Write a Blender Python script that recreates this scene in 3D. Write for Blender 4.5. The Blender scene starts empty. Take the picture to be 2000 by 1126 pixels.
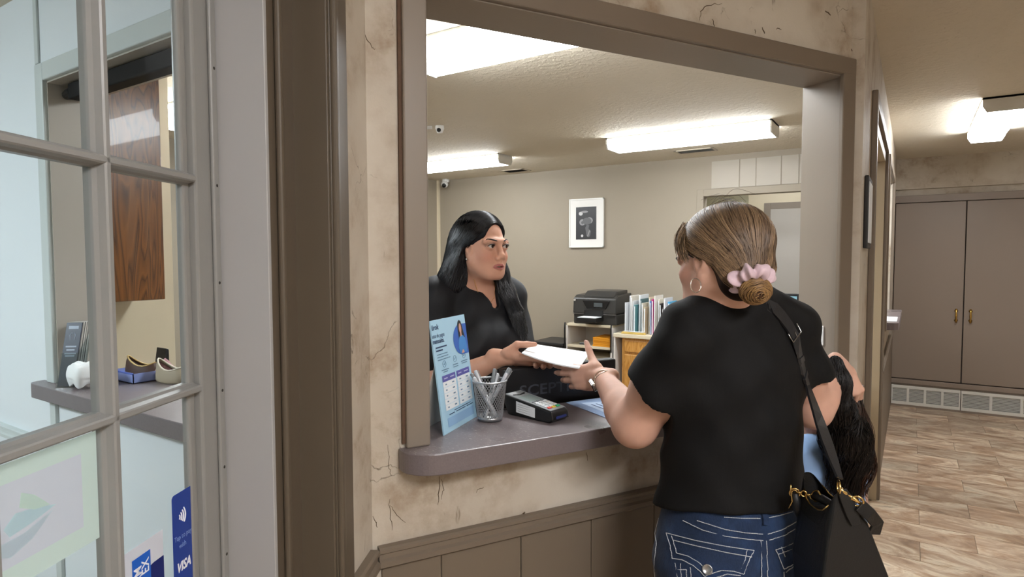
import bpy, bmesh, math, random
import numpy as np
from mathutils import Vector, Matrix
S = bpy.context.scene
C = S.collection
PI = math.pi

# ------------------------------------------------------------------ camera
F_PX, PITCH, ROLL, YAW, EYE = 1200.0, math.radians(2.85), math.radians(-0.15), math.radians(33.05), 1.48
cam = bpy.data.cameras.new('camera')
cam.sensor_fit = 'HORIZONTAL'; cam.sensor_width = 36.0
cam.lens = 36.0 * F_PX / 2000.0
cam.clip_start = 0.02; cam.clip_end = 60
co = bpy.data.objects.new('camera', cam); C.objects.link(co)
fwv = Vector((-math.sin(YAW) * math.cos(PITCH), math.cos(YAW) * math.cos(PITCH), -math.sin(PITCH)))
rtv = Vector((math.cos(YAW), math.sin(YAW), 0)); upv = rtv.cross(fwv)
cr_, sr_ = math.cos(ROLL), math.sin(ROLL)
imx = cr_ * rtv + sr_ * upv            # image right
imy = sr_ * rtv - cr_ * upv            # image down
M = Matrix((imx, -imy, -fwv)).transposed().to_4x4()
M.translation = (0, 0, EYE)
co.matrix_world = M
S.camera = co
EYEV = Vector((0, 0, EYE))
def ray(px, py): return imx * ((px - 1000) / F_PX) + imy * ((py - 563) / F_PX) + fwv
def P(px, py, d): return EYEV + ray(px, py) * d            # a point at a known distance ahead
def PZ(px, py, z):
    r = ray(px, py); return EYEV + r * ((z - EYE) / r.z)    # a point at a known height
CR = rtv.copy(); CF = Vector((-math.sin(YAW), math.cos(YAW), 0)); CU = Vector((0, 0, 1))   # level right / ahead / up

# ------------------------------------------------------------------ world, lamps' strengths, exposure
w = bpy.data.worlds.new('world'); S.world = w; w.use_nodes = True
w.node_tree.nodes['Background'].inputs[0].default_value = (0.9, 0.95, 1, 1)
w.node_tree.nodes['Background'].inputs[1].default_value = 0.0
S.view_settings.view_transform = 'Standard'; S.view_settings.look = 'None'
S.view_settings.gamma = 1.0; S.view_settings.exposure = 1.1; S.view_settings.use_curve_mapping = False
OFFICE_E, HALL_E, LOBBY_E, NEAR_E = 15.0, 15.0, 28.0, 24.0

# ------------------------------------------------------------------ helpers
def lin(h):
    h = h.lstrip('#'); v = [int(h[i:i + 2], 16) / 255 for i in (0, 2, 4)]
    return tuple(c / 12.92 if c <= 0.04045 else ((c + 0.055) / 1.055) ** 2.4 for c in v) + (1,)
class NT:
    def __init__(s, name):
        s.m = bpy.data.materials.new(name); s.m.use_nodes = True; s.t = s.m.node_tree; s.t.nodes.clear()
        s.out = s.n('ShaderNodeOutputMaterial'); s.b = s.n('ShaderNodeBsdfPrincipled'); s.l(s.b.outputs[0], s.out.inputs[0])
        s.co = None
    def n(s, t, **k):
        x = s.t.nodes.new(t)
        for a, v in k.items(): setattr(x, a, v)
        return x
    def l(s, a, b): s.t.links.new(a, b)
    def coord(s, kind='Object', scale=(1, 1, 1), rot=(0, 0, 0)):
        tc = s.n('ShaderNodeTexCoord'); mp = s.n('ShaderNodeMapping'); s.l(tc.outputs[kind], mp.inputs[0])
        mp.inputs['Scale'].default_value = scale; mp.inputs['Rotation'].default_value = rot
        return mp.outputs[0]
    def noise(s, vec, scale, detail=4, rough=0.55, dist=0):
        x = s.n('ShaderNodeTexNoise'); s.l(vec, x.inputs['Vector'])
        x.inputs['Scale'].default_value = scale; x.inputs['Detail'].default_value = detail
        x.inputs['Roughness'].default_value = rough; x.inputs['Distortion'].default_value = dist
        return x.outputs['Fac']
    def ramp(s, fac, stops, interp='LINEAR'):
        x = s.n('ShaderNodeValToRGB'); x.color_ramp.interpolation = interp
        e = x.color_ramp.elements
        while len(e) < len(stops): e.new(0.5)
        for i, (p, c) in enumerate(stops):
            e[i].position = p; e[i].color = c if len(c) == 4 else tuple(c) + (1,)
        s.l(fac, x.inputs[0]); return x.outputs[0]
    def mix(s, fac, a, b, mode='MIX'):
        x = s.n('ShaderNodeMix', data_type='RGBA', blend_type=mode)
        for v, i in ((fac, 0), (a, 6), (b, 7)):
            if isinstance(v, (int, float)): x.inputs[i].default_value = v
            elif isinstance(v, tuple): x.inputs[i].default_value = v
            else: s.l(v, x.inputs[i])
        return x.outputs[2]
    def math(s, op, a, b=None):
        x = s.n('ShaderNodeMath', operation=op)
        for i, v in enumerate((a, b)):
            if v is None: continue
            if isinstance(v, (int, float)): x.inputs[i].default_value = v
            else: s.l(v, x.inputs[i])
        return x.outputs[0]
    def bump(s, h, strength=0.3, dist=0.01):
        x = s.n('ShaderNodeBump'); x.inputs['Strength'].default_value = strength; x.inputs['Distance'].default_value = dist
        s.l(h, x.inputs['Height']); s.l(x.outputs[0], s.b.inputs['Normal'])
    def set(s, **k):
        for a, v in k.items():
            i = s.b.inputs[a.replace('_', ' ')]
            if hasattr(v, 'is_linked'): s.l(v, i)
            else: i.default_value = v
        return s
_mats = {}
def flat(name, col, rough=0.5, metal=0.0, spec=0.5, grain=0.0, gscale=60, emit=0, coat=0, sheen=0):
    if name in _mats: return _mats[name]
    t = NT(name); c = lin(col) if isinstance(col, str) else col
    if grain:
        v = t.coord('Object'); f = t.noise(v, gscale, 5)
        c2 = t.mix(f, tuple(x * (1 - grain) for x in c[:3]) + (1,), tuple(min(1, x * (1 + grain)) for x in c[:3]) + (1,))
        t.l(c2, t.b.inputs['Base Color']); t.bump(f, 0.15, 0.002)
    else: t.b.inputs['Base Color'].default_value = c
    t.set(Roughness=rough, Metallic=metal, Specular_IOR_Level=spec, Coat_Weight=coat, Sheen_Weight=sheen)
    if emit:
        t.b.inputs['Emission Color'].default_value = c; t.b.inputs['Emission Strength'].default_value = emit
    _mats[name] = t.m
    return t.m

class MB:
    """collects shapes and links them as ONE mesh object"""
    def __init__(s, frame=None): s.v = []; s.f = []; s.mi = []; s.fr = frame; s.cur = 0
    def pt(s, p):
        if s.fr: p = s.fr(*p)
        s.v.append(tuple(p)); return len(s.v) - 1
    def face(s, *i): s.f.append(tuple(i)); s.mi.append(s.cur)
    def box(s, a, b):
        x0, y0, z0 = a; x1, y1, z1 = b
        i = [s.pt(p) for p in ((x0, y0, z0), (x1, y0, z0), (x1, y1, z0), (x0, y1, z0), (x0, y0, z1), (x1, y0, z1), (x1, y1, z1), (x0, y1, z1))]
        for q in ((0, 3, 2, 1), (4, 5, 6, 7), (0, 1, 5, 4), (1, 2, 6, 5), (2, 3, 7, 6), (3, 0, 4, 7)): s.face(*[i[k] for k in q])
        return s
    def quad(s, a, b, c, d): s.face(s.pt(a), s.pt(b), s.pt(c), s.pt(d)); return s
    def poly(s, pts): s.face(*[s.pt(p) for p in pts]); return s
    def prism(s, pts, vec):
        """planar outline pushed along vec"""
        vec = Vector(vec); a = [s.pt(p) for p in pts]; b = [s.pt(Vector(p) + vec) for p in pts]; n = len(pts)
        s.face(*a[::-1]); s.face(*b)
        for k in range(n): s.face(a[k], a[(k + 1) % n], b[(k + 1) % n], b[k])
        return s
    def tube(s, pts, r, n=8, caps=True, flatten=None):
        pts = [Vector(p) for p in pts]; rs = r if isinstance(r, (list, tuple)) else [r] * len(pts)
        rings = []; prev = None
        for k, p in enumerate(pts):
            t = (pts[min(k + 1, len(pts) - 1)] - pts[max(k - 1, 0)])
            if t.length < 1e-9: t = Vector((0, 0, 1))
            t.normalize()
            if prev is None:
                prev = t.orthogonal().normalized()
            prev = (prev - t * prev.dot(t))
            if prev.length < 1e-6: prev = t.orthogonal()
            prev.normalize(); q = t.cross(prev)
            rings.append([s.pt(p + (prev * math.cos(2 * PI * j / n) + q * math.sin(2 * PI * j / n)) * rs[k]) for j in range(n)])
        for k in range(len(rings) - 1):
            for j in range(n): s.face(rings[k][j], rings[k][(j + 1) % n], rings[k + 1][(j + 1) % n], rings[k + 1][j])
        if caps: s.face(*rings[0][::-1]); s.face(*rings[-1])
        return s
    def lathe(s, prof, o=(0, 0, 0), ax=(0, 0, 1), n=20):
        ax = Vector(ax).normalized(); u = ax.orthogonal().normalized(); v = ax.cross(u); o = Vector(o); rings = []
        for r, h in prof:
            rings.append([s.pt(o + ax * h + (u * math.cos(2 * PI * j / n) + v * math.sin(2 * PI * j / n)) * max(r, 1e-5)) for j in range(n)])
        for k in range(len(rings) - 1):
            for j in range(n): s.face(rings[k][j], rings[k][(j + 1) % n], rings[k + 1][(j + 1) % n], rings[k + 1][j])
        s.face(*rings[0][::-1]); s.face(*rings[-1])
        return s
    def ribbon(s, pts, nrm, w, th):
        """strap: centre points, surface normals, width, thickness"""
        pts = [Vector(p) for p in pts]; rings = []
        for k, p in enumerate(pts):
            t = (pts[min(k + 1, len(pts) - 1)] - pts[max(k - 1, 0)]).normalized()
            n_ = Vector(nrm[k]).normalized(); side = t.cross(n_).normalized(); n_ = side.cross(t).normalized()
            ww = w[k] if isinstance(w, (list, tuple)) else w
            rings.append([s.pt(p + side * a * ww / 2 + n_ * b * th) for a, b in ((-1, 0.05), (-0.9, 1), (0.9, 1), (1, 0.05))])
        for k in range(len(rings) - 1):
            for j in range(4): s.face(rings[k][j], rings[k][(j + 1) % 4], rings[k + 1][(j + 1) % 4], rings[k + 1][j])
        s.face(*rings[0][::-1]); s.face(*rings[-1])
        return s
    def torus(s, c, ax, R, r, n=24, m=8, arc=1.0):
        ax = Vector(ax).normalized(); u = ax.orthogonal().normalized(); v = ax.cross(u); c = Vector(c)
        k = int(n * arc)
        pts = [c + (u * math.cos(2 * PI * i / n) + v * math.sin(2 * PI * i / n)) * R for i in range(k + 1)]
        return s.tube(pts, r, m, caps=arc < 1)
    def build(s, name, mat, parent=None, bevel=0, smooth=False, seg=2, subd=0, auto=None):
        me = bpy.data.meshes.new(name); me.from_pydata(s.v, [], s.f)
        mats = mat if isinstance(mat, (list, tuple)) else [mat]
        for m_ in mats: me.materials.append(m_)
        if len(mats) > 1: me.polygons.foreach_set('material_index', s.mi)
        bm = bmesh.new(); bm.from_mesh(me); bmesh.ops.recalc_face_normals(bm, faces=bm.faces); bm.to_mesh(me); bm.free()
        if smooth: me.polygons.foreach_set('use_smooth', [True] * len(me.polygons))
        o = bpy.data.objects.new(name, me); C.objects.link(o)
        if parent: o.parent = parent; o.matrix_parent_inverse = parent.matrix_world.inverted() if False else Matrix.Translation(-Vector(parent.location))
        if bevel:
            b = o.modifiers.new('bevel', 'BEVEL'); b.width = bevel; b.segments = seg; b.limit_method = 'ANGLE'; b.angle_limit = math.radians(35)
            b.harden_normals = False
        if subd:
            b = o.modifiers.new('subd', 'SUBSURF'); b.levels = subd; b.render_levels = subd
        return o
def thing(name, label, cat, loc, group=None):
    o = bpy.data.objects.new(name, None); C.objects.link(o); o.location = loc; o.empty_display_size = 0.05
    o['label'] = label; o['category'] = cat
    if group: o['group'] = group
    return o
def tag(o, label, cat, group=None):
    o['label'] = label; o['category'] = cat
    if group: o['group'] = group
    return o
def struct(o, label=None):
    o['kind'] = 'structure'
    if label: o['label'] = label
    return o
def stuff(o): o['kind'] = 'stuff'; return o
def textobj(txt, size, origin, xdir, ydir, mat, parent, name='lettering', align='LEFT', bold=0.0, shear=0.0, extrude=0.00006, sx=1.0):
    cu = bpy.data.curves.new(name, 'FONT'); cu.body = txt; cu.size = size; cu.align_x = align; cu.offset = bold; cu.shear = shear
    cu.extrude = extrude; cu.resolution_u = 3; cu.materials.append(mat)
    o = bpy.data.objects.new(name, cu); C.objects.link(o)
    x = Vector(xdir).normalized(); y = Vector(ydir); y = (y - x * y.dot(x)).normalized(); z = x.cross(y)
    m = Matrix((x * sx, y, z)).transposed().to_4x4(); m.translation = Vector(origin)
    if parent:
        o.parent = parent; m = Matrix.Translation(-Vector(parent.location)) @ m
    me = bpy.data.meshes.new_from_object(o); bpy.data.objects.remove(o); bpy.data.curves.remove(cu)
    me.name = name; o = bpy.data.objects.new(name, me); C.objects.link(o); o.parent = parent; o['kind'] = 'stuff'
    if not me.materials: me.materials.append(mat)
    o.matrix_local = m
    return o

# frames: W = window wall, s along it (0 = far end), off towards the hall;  U = wall with the glazed sash
D0 = Vector((-0.152, 2.52, 0)); aW = math.radians(29.8)
dW = Vector((math.sin(aW), math.cos(aW), 0)); nW = Vector((math.cos(aW), -math.sin(aW), 0))
def fW(s, o, z): return D0 + dW * s + nW * o + Vector((0, 0, z))
C0 = Vector((-1.02, 0.97, 0)); aU = math.radians(5 - 33.05)
dU = Vector((math.sin(aU), math.cos(aU), 0)); nU = Vector((math.cos(aU), -math.sin(aU), 0))
def fU(s, o, z): return C0 + dU * s + nU * o + Vector((0, 0, z))
CEIL = 2.44
# ------------------------------------------------------------------ materials of the building
def plaster_mat():
    t = NT('aged_plaster'); v = t.coord('Object')
    big = t.noise(v, 2.2, 4, 0.6); mid = t.noise(v, 9, 6, 0.65); fine = t.noise(v, 70, 4)
    base = t.mix(t.ramp(big, [(0.35, (0, 0, 0)), (0.65, (1, 1, 1))]), lin('#c9c1b3'), lin('#b4a998'))
    st = t.ramp(mid, [(0.46, (0, 0, 0)), (0.68, (1, 1, 1))])
    base = t.mix(t.math('MULTIPLY', t.math('MULTIPLY', st, 0.75), t.ramp(big, [(0.38, (0, 0, 0)), (0.58, (1, 1, 1))])), base, lin('#8a7054'))
    # hairline cracks with a broken-up course
    wv = t.n('ShaderNodeVectorMath', operation='ADD'); t.l(v, wv.inputs[0])
    nz = t.n('ShaderNodeTexNoise'); t.l(v, nz.inputs['Vector']); nz.inputs['Scale'].default_value = 6; nz.inputs['Detail'].default_value = 5
    sc = t.n('ShaderNodeVectorMath', operation='SCALE'); t.l(nz.outputs['Color'], sc.inputs[0]); sc.inputs['Scale'].default_value = 0.22; t.l(sc.outputs[0], wv.inputs[1])
    vo = t.n('ShaderNodeTexVoronoi', feature='DISTANCE_TO_EDGE'); t.l(wv.outputs[0], vo.inputs['Vector']); vo.inputs['Scale'].default_value = 6.5
    cr = t.ramp(vo.outputs['Distance'], [(0.0, (1, 1, 1)), (0.012, (0, 0, 0))])
    msk = t.ramp(t.noise(v, 4.3, 5, 0.7), [(0.55, (0, 0, 0)), (0.64, (1, 1, 1))])
    ck = t.math('MULTIPLY', cr, msk)
    base = t.mix(t.math('MULTIPLY', ck, 0.75), base, lin('#4a3a28'))
    # small scuffs drawn out along the height
    v2 = t.coord('Object', (38, 38, 9)); sp = t.ramp(t.noise(v2, 1.0, 3, 0.6), [(0.70, (0, 0, 0)), (0.76, (1, 1, 1))])
    base = t.mix(t.math('MULTIPLY', sp, 0.55), base, lin('#6b563f'))
    t.l(base, t.b.inputs['Base Color'])
    h = t.math('SUBTRACT', t.math('ADD', t.math('MULTIPLY', mid, 0.6), t.math('MULTIPLY', fine, 0.25)), t.math('MULTIPLY', ck, 0.5))
    t.bump(h, 0.45, 0.006); t.set(Roughness=0.62, Specular_IOR_Level=0.35)
    return t.m
def paint_mat(name, col, bumpy=0.12, rough=0.5, var=0.06, scale=90):
    t = NT(name); v = t.coord('Object'); c = lin(col)
    f = t.noise(v, 3, 4); g = t.noise(v, scale, 3)
    t.l(t.mix(f, tuple(x * (1 - var) for x in c[:3]) + (1,), tuple(x * (1 + var) for x in c[:3]) + (1,)), t.b.inputs['Base Color'])
    t.bump(g, bumpy, 0.003); t.set(Roughness=rough, Specular_IOR_Level=0.4)
    return t.m
def ceiling_mat():
    t = NT('textured_ceiling'); v = t.coord('Object')
    f = t.noise(v, 1.5, 3); g = t.noise(v, 55, 6, 0.7); k = t.ramp(t.noise(v, 30, 3, 0.5), [(0.5, (0, 0, 0)), (0.62, (1, 1, 1))])
    t.l(t.mix(f, lin('#d3cab8'), lin('#ddd4c3')), t.b.inputs['Base Color'])
    t.bump(t.math('ADD', g, t.math('MULTIPLY', k, 0.6)), 0.5, 0.006); t.set(Roughness=0.8, Specular_IOR_Level=0.2)
    return t.m
def tile_mat():
    t = NT('stone_look_vinyl'); oi = t.n('ShaderNodeObjectInfo')
    v = t.coord('Object', (2.0, 4.4, 1), (0, 0, 0.55))
    off = t.n('ShaderNodeVectorMath', operation='SCALE'); cmb = t.n('ShaderNodeCombineXYZ')
    for i in range(3): t.l(oi.outputs['Random'], cmb.inputs[i])
    t.l(cmb.outputs[0], off.inputs[0]); off.inputs['Scale'].default_value = 40
    ad = t.n('ShaderNodeVectorMath', operation='ADD'); t.l(v, ad.inputs[0]); t.l(off.outputs[0], ad.inputs[1])
    n1 = t.noise(ad.outputs[0], 1.6, 7, 0.62, 1.4); n2 = t.noise(ad.outputs[0], 5, 5, 0.7, 0.8)
    c = t.ramp(n1, [(0.25, lin('#75604f')), (0.40, lin('#a58a72')), (0.50, lin('#bda68e')), (0.60, lin('#d8c8b0')), (0.75, lin('#a89984'))])
    c = t.mix(t.math('MULTIPLY', t.ramp(n2, [(0.5, (0, 0, 0)), (0.75, (1, 1, 1))]), 0.55), c, lin('#a0713e'))
    hs = t.n('ShaderNodeHueSaturation'); t.l(c, hs.inputs['Color'])
    t.l(t.math('ADD', t.math('MULTIPLY', oi.outputs['Random'], 0.4), 0.78), hs.inputs['Value'])
    t.l(hs.outputs[0], t.b.inputs['Base Color'])
    t.bump(n1, 0.12, 0.003); t.set(Roughness=0.38, Specular_IOR_Level=0.5)
    return t.m
def laminate_mat():
    t = NT('brown_grey_laminate'); v = t.coord('Object')
    f = t.noise(v, 260, 2); g = t.noise(v, 5, 3)
    c = t.mix(f, lin('#696062'), lin('#7e7576'))
    sx = t.noise(t.coord('Object', (80, 260, 80), (0, 0, 0.5)), 1.0, 3, 0.6)
    zone = t.noise(v, 7.0, 2, 0.5)
    chip = t.math('MULTIPLY', t.ramp(sx, [(0.62, (0, 0, 0)), (0.66, (1, 1, 1))]), t.ramp(zone, [(0.44, (0, 0, 0)), (0.56, (1, 1, 1))]))
    ge = t.n('ShaderNodeNewGeometry'); sp_ = t.n('ShaderNodeSeparateXYZ'); t.l(ge.outputs['Normal'], sp_.inputs[0])
    chip = t.math('MULTIPLY', chip, t.ramp(sp_.outputs[2], [(0.5, (0, 0, 0)), (0.9, (1, 1, 1))]))
    c = t.mix(t.math('MULTIPLY', chip, 0.8), c, lin('#d0c9c4'))
    t.l(c, t.b.inputs['Base Color']); t.set(Specular_IOR_Level=0.5)
    t.l(t.math('ADD', t.math('MULTIPLY', g, 0.2), 0.2), t.b.inputs['Roughness']); t.bump(f, 0.05, 0.001)
    return t.m
def oak_mat(name, a, b, c_, axis='Z', scale=1.0, rough=0.3):
    t = NT(name); sc = {'Z': (9, 9, 1.1), 'X': (1.1, 9, 9), 'Y': (9, 1.1, 9)}[axis]
    v = t.coord('Object', tuple(x * scale for x in sc))
    n1 = t.noise(v, 0.9, 3, 0.5, 0.6)
    rings = t.math('FRACT', t.math('MULTIPLY', n1, 14)); r2 = t.ramp(rings, [(0, lin(a)), (0.6, lin(b)), (0.92, lin(c_)), (1, lin(a))])
    fib = t.noise(t.coord('Object', tuple(x * scale * 14 for x in sc)), 1, 3)
    t.l(t.mix(t.math('MULTIPLY', fib, 0.35), r2, lin(c_)), t.b.inputs['Base Color']); t.bump(fib, 0.15, 0.001)
    t.set(Roughness=rough, Coat_Weight=0.25)
    return t.m
def glass_mat():
    t = NT('window_glass'); t.t.nodes.remove(t.b)
    tr = t.n('ShaderNodeBsdfTransparent'); tr.inputs[0].default_value = (0.955, 0.972, 0.975, 1)
    gl = t.n('ShaderNodeBsdfGlossy'); gl.inputs['Roughness'].default_value = 0.02
    lw = t.n('ShaderNodeLayerWeight'); lw.inputs[0].default_value = 0.12
    mx = t.n('ShaderNodeMixShader'); t.l(t.math('MULTIPLY', lw.outputs['Fresnel'], 0.6), mx.inputs[0]); t.l(tr.outputs[0], mx.inputs[1]); t.l(gl.outputs[0], mx.inputs[2]); t.l(mx.outputs[0], t.out.inputs[0])
    return t.m
def lens_mat(name, col, e):
    t = NT(name); v = t.coord('Object', (1, 1, 1)); t.set(Roughness=0.35)
    t.b.inputs['Base Color'].default_value = (0.8, 0.82, 0.85, 1)
    t.b.inputs['Emission Color'].default_value = col; t.b.inputs['Emission Strength'].default_value = e
    f = t.noise(v, 250, 2); t.bump(f, 0.1, 0.001)
    return t.m
PLASTER = plaster_mat(); CEILM = ceiling_mat(); TILE = tile_mat(); LAM = laminate_mat(); GLASS = glass_mat()
TRIM = paint_mat('taupe_trim_paint', '#877c70', 0.06, 0.38, 0.03)
TRIMD = paint_mat('dark_taupe_trim_paint', '#766a5c', 0.06, 0.4, 0.04)
OFFW = paint_mat('taupe_wall_paint', '#9a9080', 0.12, 0.6, 0.03)
CASE_D = paint_mat('brown_casing_paint', '#5a5043', 0.05, 0.42, 0.04)
PANELM = paint_mat('taupe_panel_paint', '#75695a', 0.05, 0.45, 0.03)
LOBW = paint_mat('white_wall_paint', '#dde3e6', 0.05, 0.5, 0.02)
LOBTRIM = paint_mat('pale_grey_trim_paint', '#c3cac8', 0.05, 0.4, 0.03)
SASH = paint_mat('grey_sash_paint', '#878683', 0.08, 0.35, 0.05)
REVEAL = paint_mat('white_board', '#a3a2a1', 0.02, 0.4, 0.01)
CLOSET = paint_mat('taupe_closet_paint', '#8a7c70', 0.03, 0.42, 0.03)
CREAM = paint_mat('cream_wall_paint', '#d8ccb2', 0.05, 0.35, 0.05)
WHITE = flat('white_paint', '#e4e4e2', 0.4)
BRASS = flat('brass', '#c9a55c', 0.25, 1.0)
BLACKP = flat('black_plastic', '#0d0d0e', 0.4)
DARKGAP = flat('dark_gap', '#1c1611', 0.9)
LENS_O = lens_mat('office_lens', (0.93, 0.97, 1, 1), OFFICE_E)
LENS_H = lens_mat('hall_lens', (0.95, 0.97, 1, 1), HALL_E)
LENS_L = lens_mat('lobby_lens', (0.84, 0.94, 1, 1), LOBBY_E)
OAK = oak_mat('varnished_oak', '#6b3f17', '#8a5520', '#4a280c', 'Z', 1.0)
OAKL = oak_mat('honey_oak', '#c08a42', '#d09c55', '#a9722f', 'Z', 1.4)

# ------------------------------------------------------------------ floor and ceiling
X4, YC, YB, XL = -0.152, 7.2, 5.97, -4.98
XR, YR = 1.75, -2.6
fl = MB().box((-6.2, -3.6, -0.06), (XR, 10.2, -0.004)).build('floor', flat('grout', '#8f806d', 0.7)); struct(fl)
tw, td, gp = 0.485, 0.243, 0.0015
tm = MB().box((gp, gp, -0.004), (tw - gp, td - gp, 0.0)).build('tile', TILE, fl)
first = True
for r in range(-11, 29):
    y = 0.13 + r * td
    x0 = 0.07 - (0.2425 if r % 2 else 0) - tw
    for k in range(6):
        x = x0 + k * tw
        if x + tw < X4 - 0.02 or x > XR or y + td > YC: continue
        if y < 2.2 and x + tw < -0.5: continue
        if first: o = tm; first = False
        else: o = tm.copy(); C.objects.link(o)
        o.location = (x, y, 0)
ce = MB().box((-6.2, -3.6, CEIL), (XR, 10.2, CEIL + 0.06)).build('ceiling', CEILM); struct(ce)

# ------------------------------------------------------------------ W: the plastered wall with the reception window
SL, SO0, SO1, TH = -1.748, -1.628, -0.122, 0.15
ZC, ZH = 1.037, 2.10
b = MB(fW)
b.box((SL - 0.06, -TH, 0), (SO0, 0, CEIL)); b.box((SO1, -TH, 0), (0, 0, CEIL)); b.box((SO0, -TH, ZH), (SO1, 0, CEIL)); b.box((SO0, -TH, 0), (SO1, 0, 0.985))
wf = b.build('wall_front', PLASTER); struct(wf)
MB(fW).box((SL, -TH - 0.004, 0), (0.02, -TH, 0.985)).box((SL, -TH - 0.004, ZH), (0.02, -TH, CEIL)).build('inner_face', OFFW, wf)
# wainscot boards below the chair rail
seams = [-1.747, -1.60, -1.38, -1.16, -0.94, -0.72, -0.50, -0.28, -0.06, 0.0]
for a, c in zip(seams, seams[1:]):
    MB(fW).box((a + 0.0012, 0.0, 0.09), (c - 0.0012, 0.007, 0.775)).build('panel', PANELM, wf, bevel=0.0015, seg=1)
MB(fW).box((SL, 0, 0), (0, 0.014, 0.09)).build('skirting', TRIMD, wf, bevel=0.003)
def rail_profile(fr, s0, s1, name, mat, parent, z0=0.762, z1=0.814, depth=0.024, wrap=None):
    prof = [(0, z0), (depth * 0.55, z0), (depth, z0 + 0.008), (depth, z0 + 0.020), (depth * 0.7, z0 + 0.025), (depth * 0.7, z0 + 0.036), (depth * 0.9, z0 + 0.040), (depth * 0.9, z1 - 0.004), (depth * 0.7, z1), (0, z1)]
    m = MB(fr); a = [m.pt((s0, o, z)) for o, z in prof]; c = [m.pt((s1, o, z)) for o, z in prof]; n = len(prof)
    m.face(*a); m.face(*c[::-1])
    for k in range(n): m.face(a[k], a[(k + 1) % n], c[(k + 1) % n], c[k])
    return m.build(name, mat, parent)
struct(rail_profile(fW, SL - 0.006, 0.0, 'trim_1', TRIMD, None), 'taupe moulded chair rail under the reception counter')
# opening lining and casing
b = MB(fW)
b.box((SO0 - 0.006, -TH - 0.006, ZC), (SO0 + 0.004, 0.004, ZH)); b.box((SO1 - 0.004, -TH - 0.006, ZC), (SO1 + 0.006, 0.004, ZH)); b.box((SO0, -TH - 0.006, ZH - 0.004), (SO1, 0.004, ZH + 0.006))
wl = struct(b.build('trim_2', TRIM, None, bevel=0.001, seg=1), 'taupe painted lining of the reception window')
b = MB(fW); cw = 0.058
b.box((SO0 - cw, 0, ZC), (SO0, 0.018, ZH + cw)); wc = struct(b.build('trim_3', TRIM, None, bevel=0.004), 'taupe casing around the reception window')
MB(fW).box((SO1 - 0.021, 0, ZC - 0.05), (SO1 + 0.044, 0.018, ZH + cw)).build('side_casing', TRIMD, wc, bevel=0.004)
MB(fW).box((SO0 - 0.001, 0, ZH), (SO1 + 0.0435, 0.0185, ZH + cw)).build('head_casing', TRIMD, wc, bevel=0.004)
MB(fW).box((SO0 - cw - 0.008, 0, ZC + 0.01), (SO0 - cw, 0.008, CEIL - 0.02)).build('caulk_line', flat('old_caulk', '#5b4433', 0.8, grain=0.3), wc)
# hairline cracks and gouges, sunk slivers along real courses on the plaster
CRACK = flat('crack_dark', '#54432f', 0.9)
def crack(pts, fr, r=0.0011, o=0.0):
    r *= 0.65
    m = MB()
    pts = [fr(s, o, z) for s, z in pts]
    rs = [r * (0.35 + 0.65 * math.sin(PI * (k + 0.5) / len(pts))) for k in range(len(pts))]
    m.tube(pts, rs, 5)
    return m
rnd = random.Random(4)
cm = MB()
def jag(pts, fr, r):
    out = []
    for (a, c) in zip(pts, pts[1:]):
        for k in range(4):
            t_ = k / 4; out.append((a[0] + (c[0] - a[0]) * t_ + rnd.uniform(-.002, .002), a[1] + (c[1] - a[1]) * t_ + rnd.uniform(-.003, .003)))
    out.append(pts[-1]); m = crack(out, fr, r); base = len(cm.v); cm.v += m.v; cm.f += [tuple(i + base for i in f) for f in m.f]; cm.mi += m.mi
def wpx(px, py):
    r = ray(px, py); t_ = (D0 - EYEV).dot(nW) / r.dot(nW); p = EYEV + r * t_ - D0; return (p.dot(dW), p.z)
for pl, r in (([(703, 5), (706, 40), (712, 70), (726, 92), (733, 95)], .0016), ([(704, 85), (706, 118), (708, 140)], .0014), ([(681, 208), (694, 215), (707, 240), (712, 262)], .0015),
              ([(1367, 40), (1369, 22), (1382, 10), (1410, 7)], .002), ([(1392, 36), (1395, 54)], .002), ([(1475, 55), (1476, 66)], .002), ([(1489, 55), (1493, 66)], .003),
              ([(1612, 21), (1622, 30)], .003), ([(1663, 95), (1668, 108), (1675, 116)], .004), ([(1516, 56), (1526, 58)], .002), ([(727, 1008), (733, 1018), (736, 1030)], .0015), ([(760, 975), (763, 1010), (766, 1035)], .0014),
              ([(857, 930), (858, 955), (855, 985)], .0018), ([(762, 985), (775, 1005), (792, 1020)], .0013), ([(862, 935), (866, 955), (862, 975)], .0014), ([(1015, 1010), (1022, 1002), (1026, 1000)], .003), ([(690, 150), (691, 175)], .0015),
              ([(710, 300), (711, 330), (716, 360)], .0015), ([(714, 420), (712, 470), (716, 520)], .0012), ([(716, 840), (720, 880), (716, 905)], .0012), ([(758, 870), (760, 915), (764, 930)], .0012), ([(1145, 880), (1148, 900)], .0013), ([(930, 960), (945, 950)], .0012)):
    jag([wpx(*p) for p in pl], fW, r)
stuff(cm.build('crack', CRACK, wf))

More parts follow.
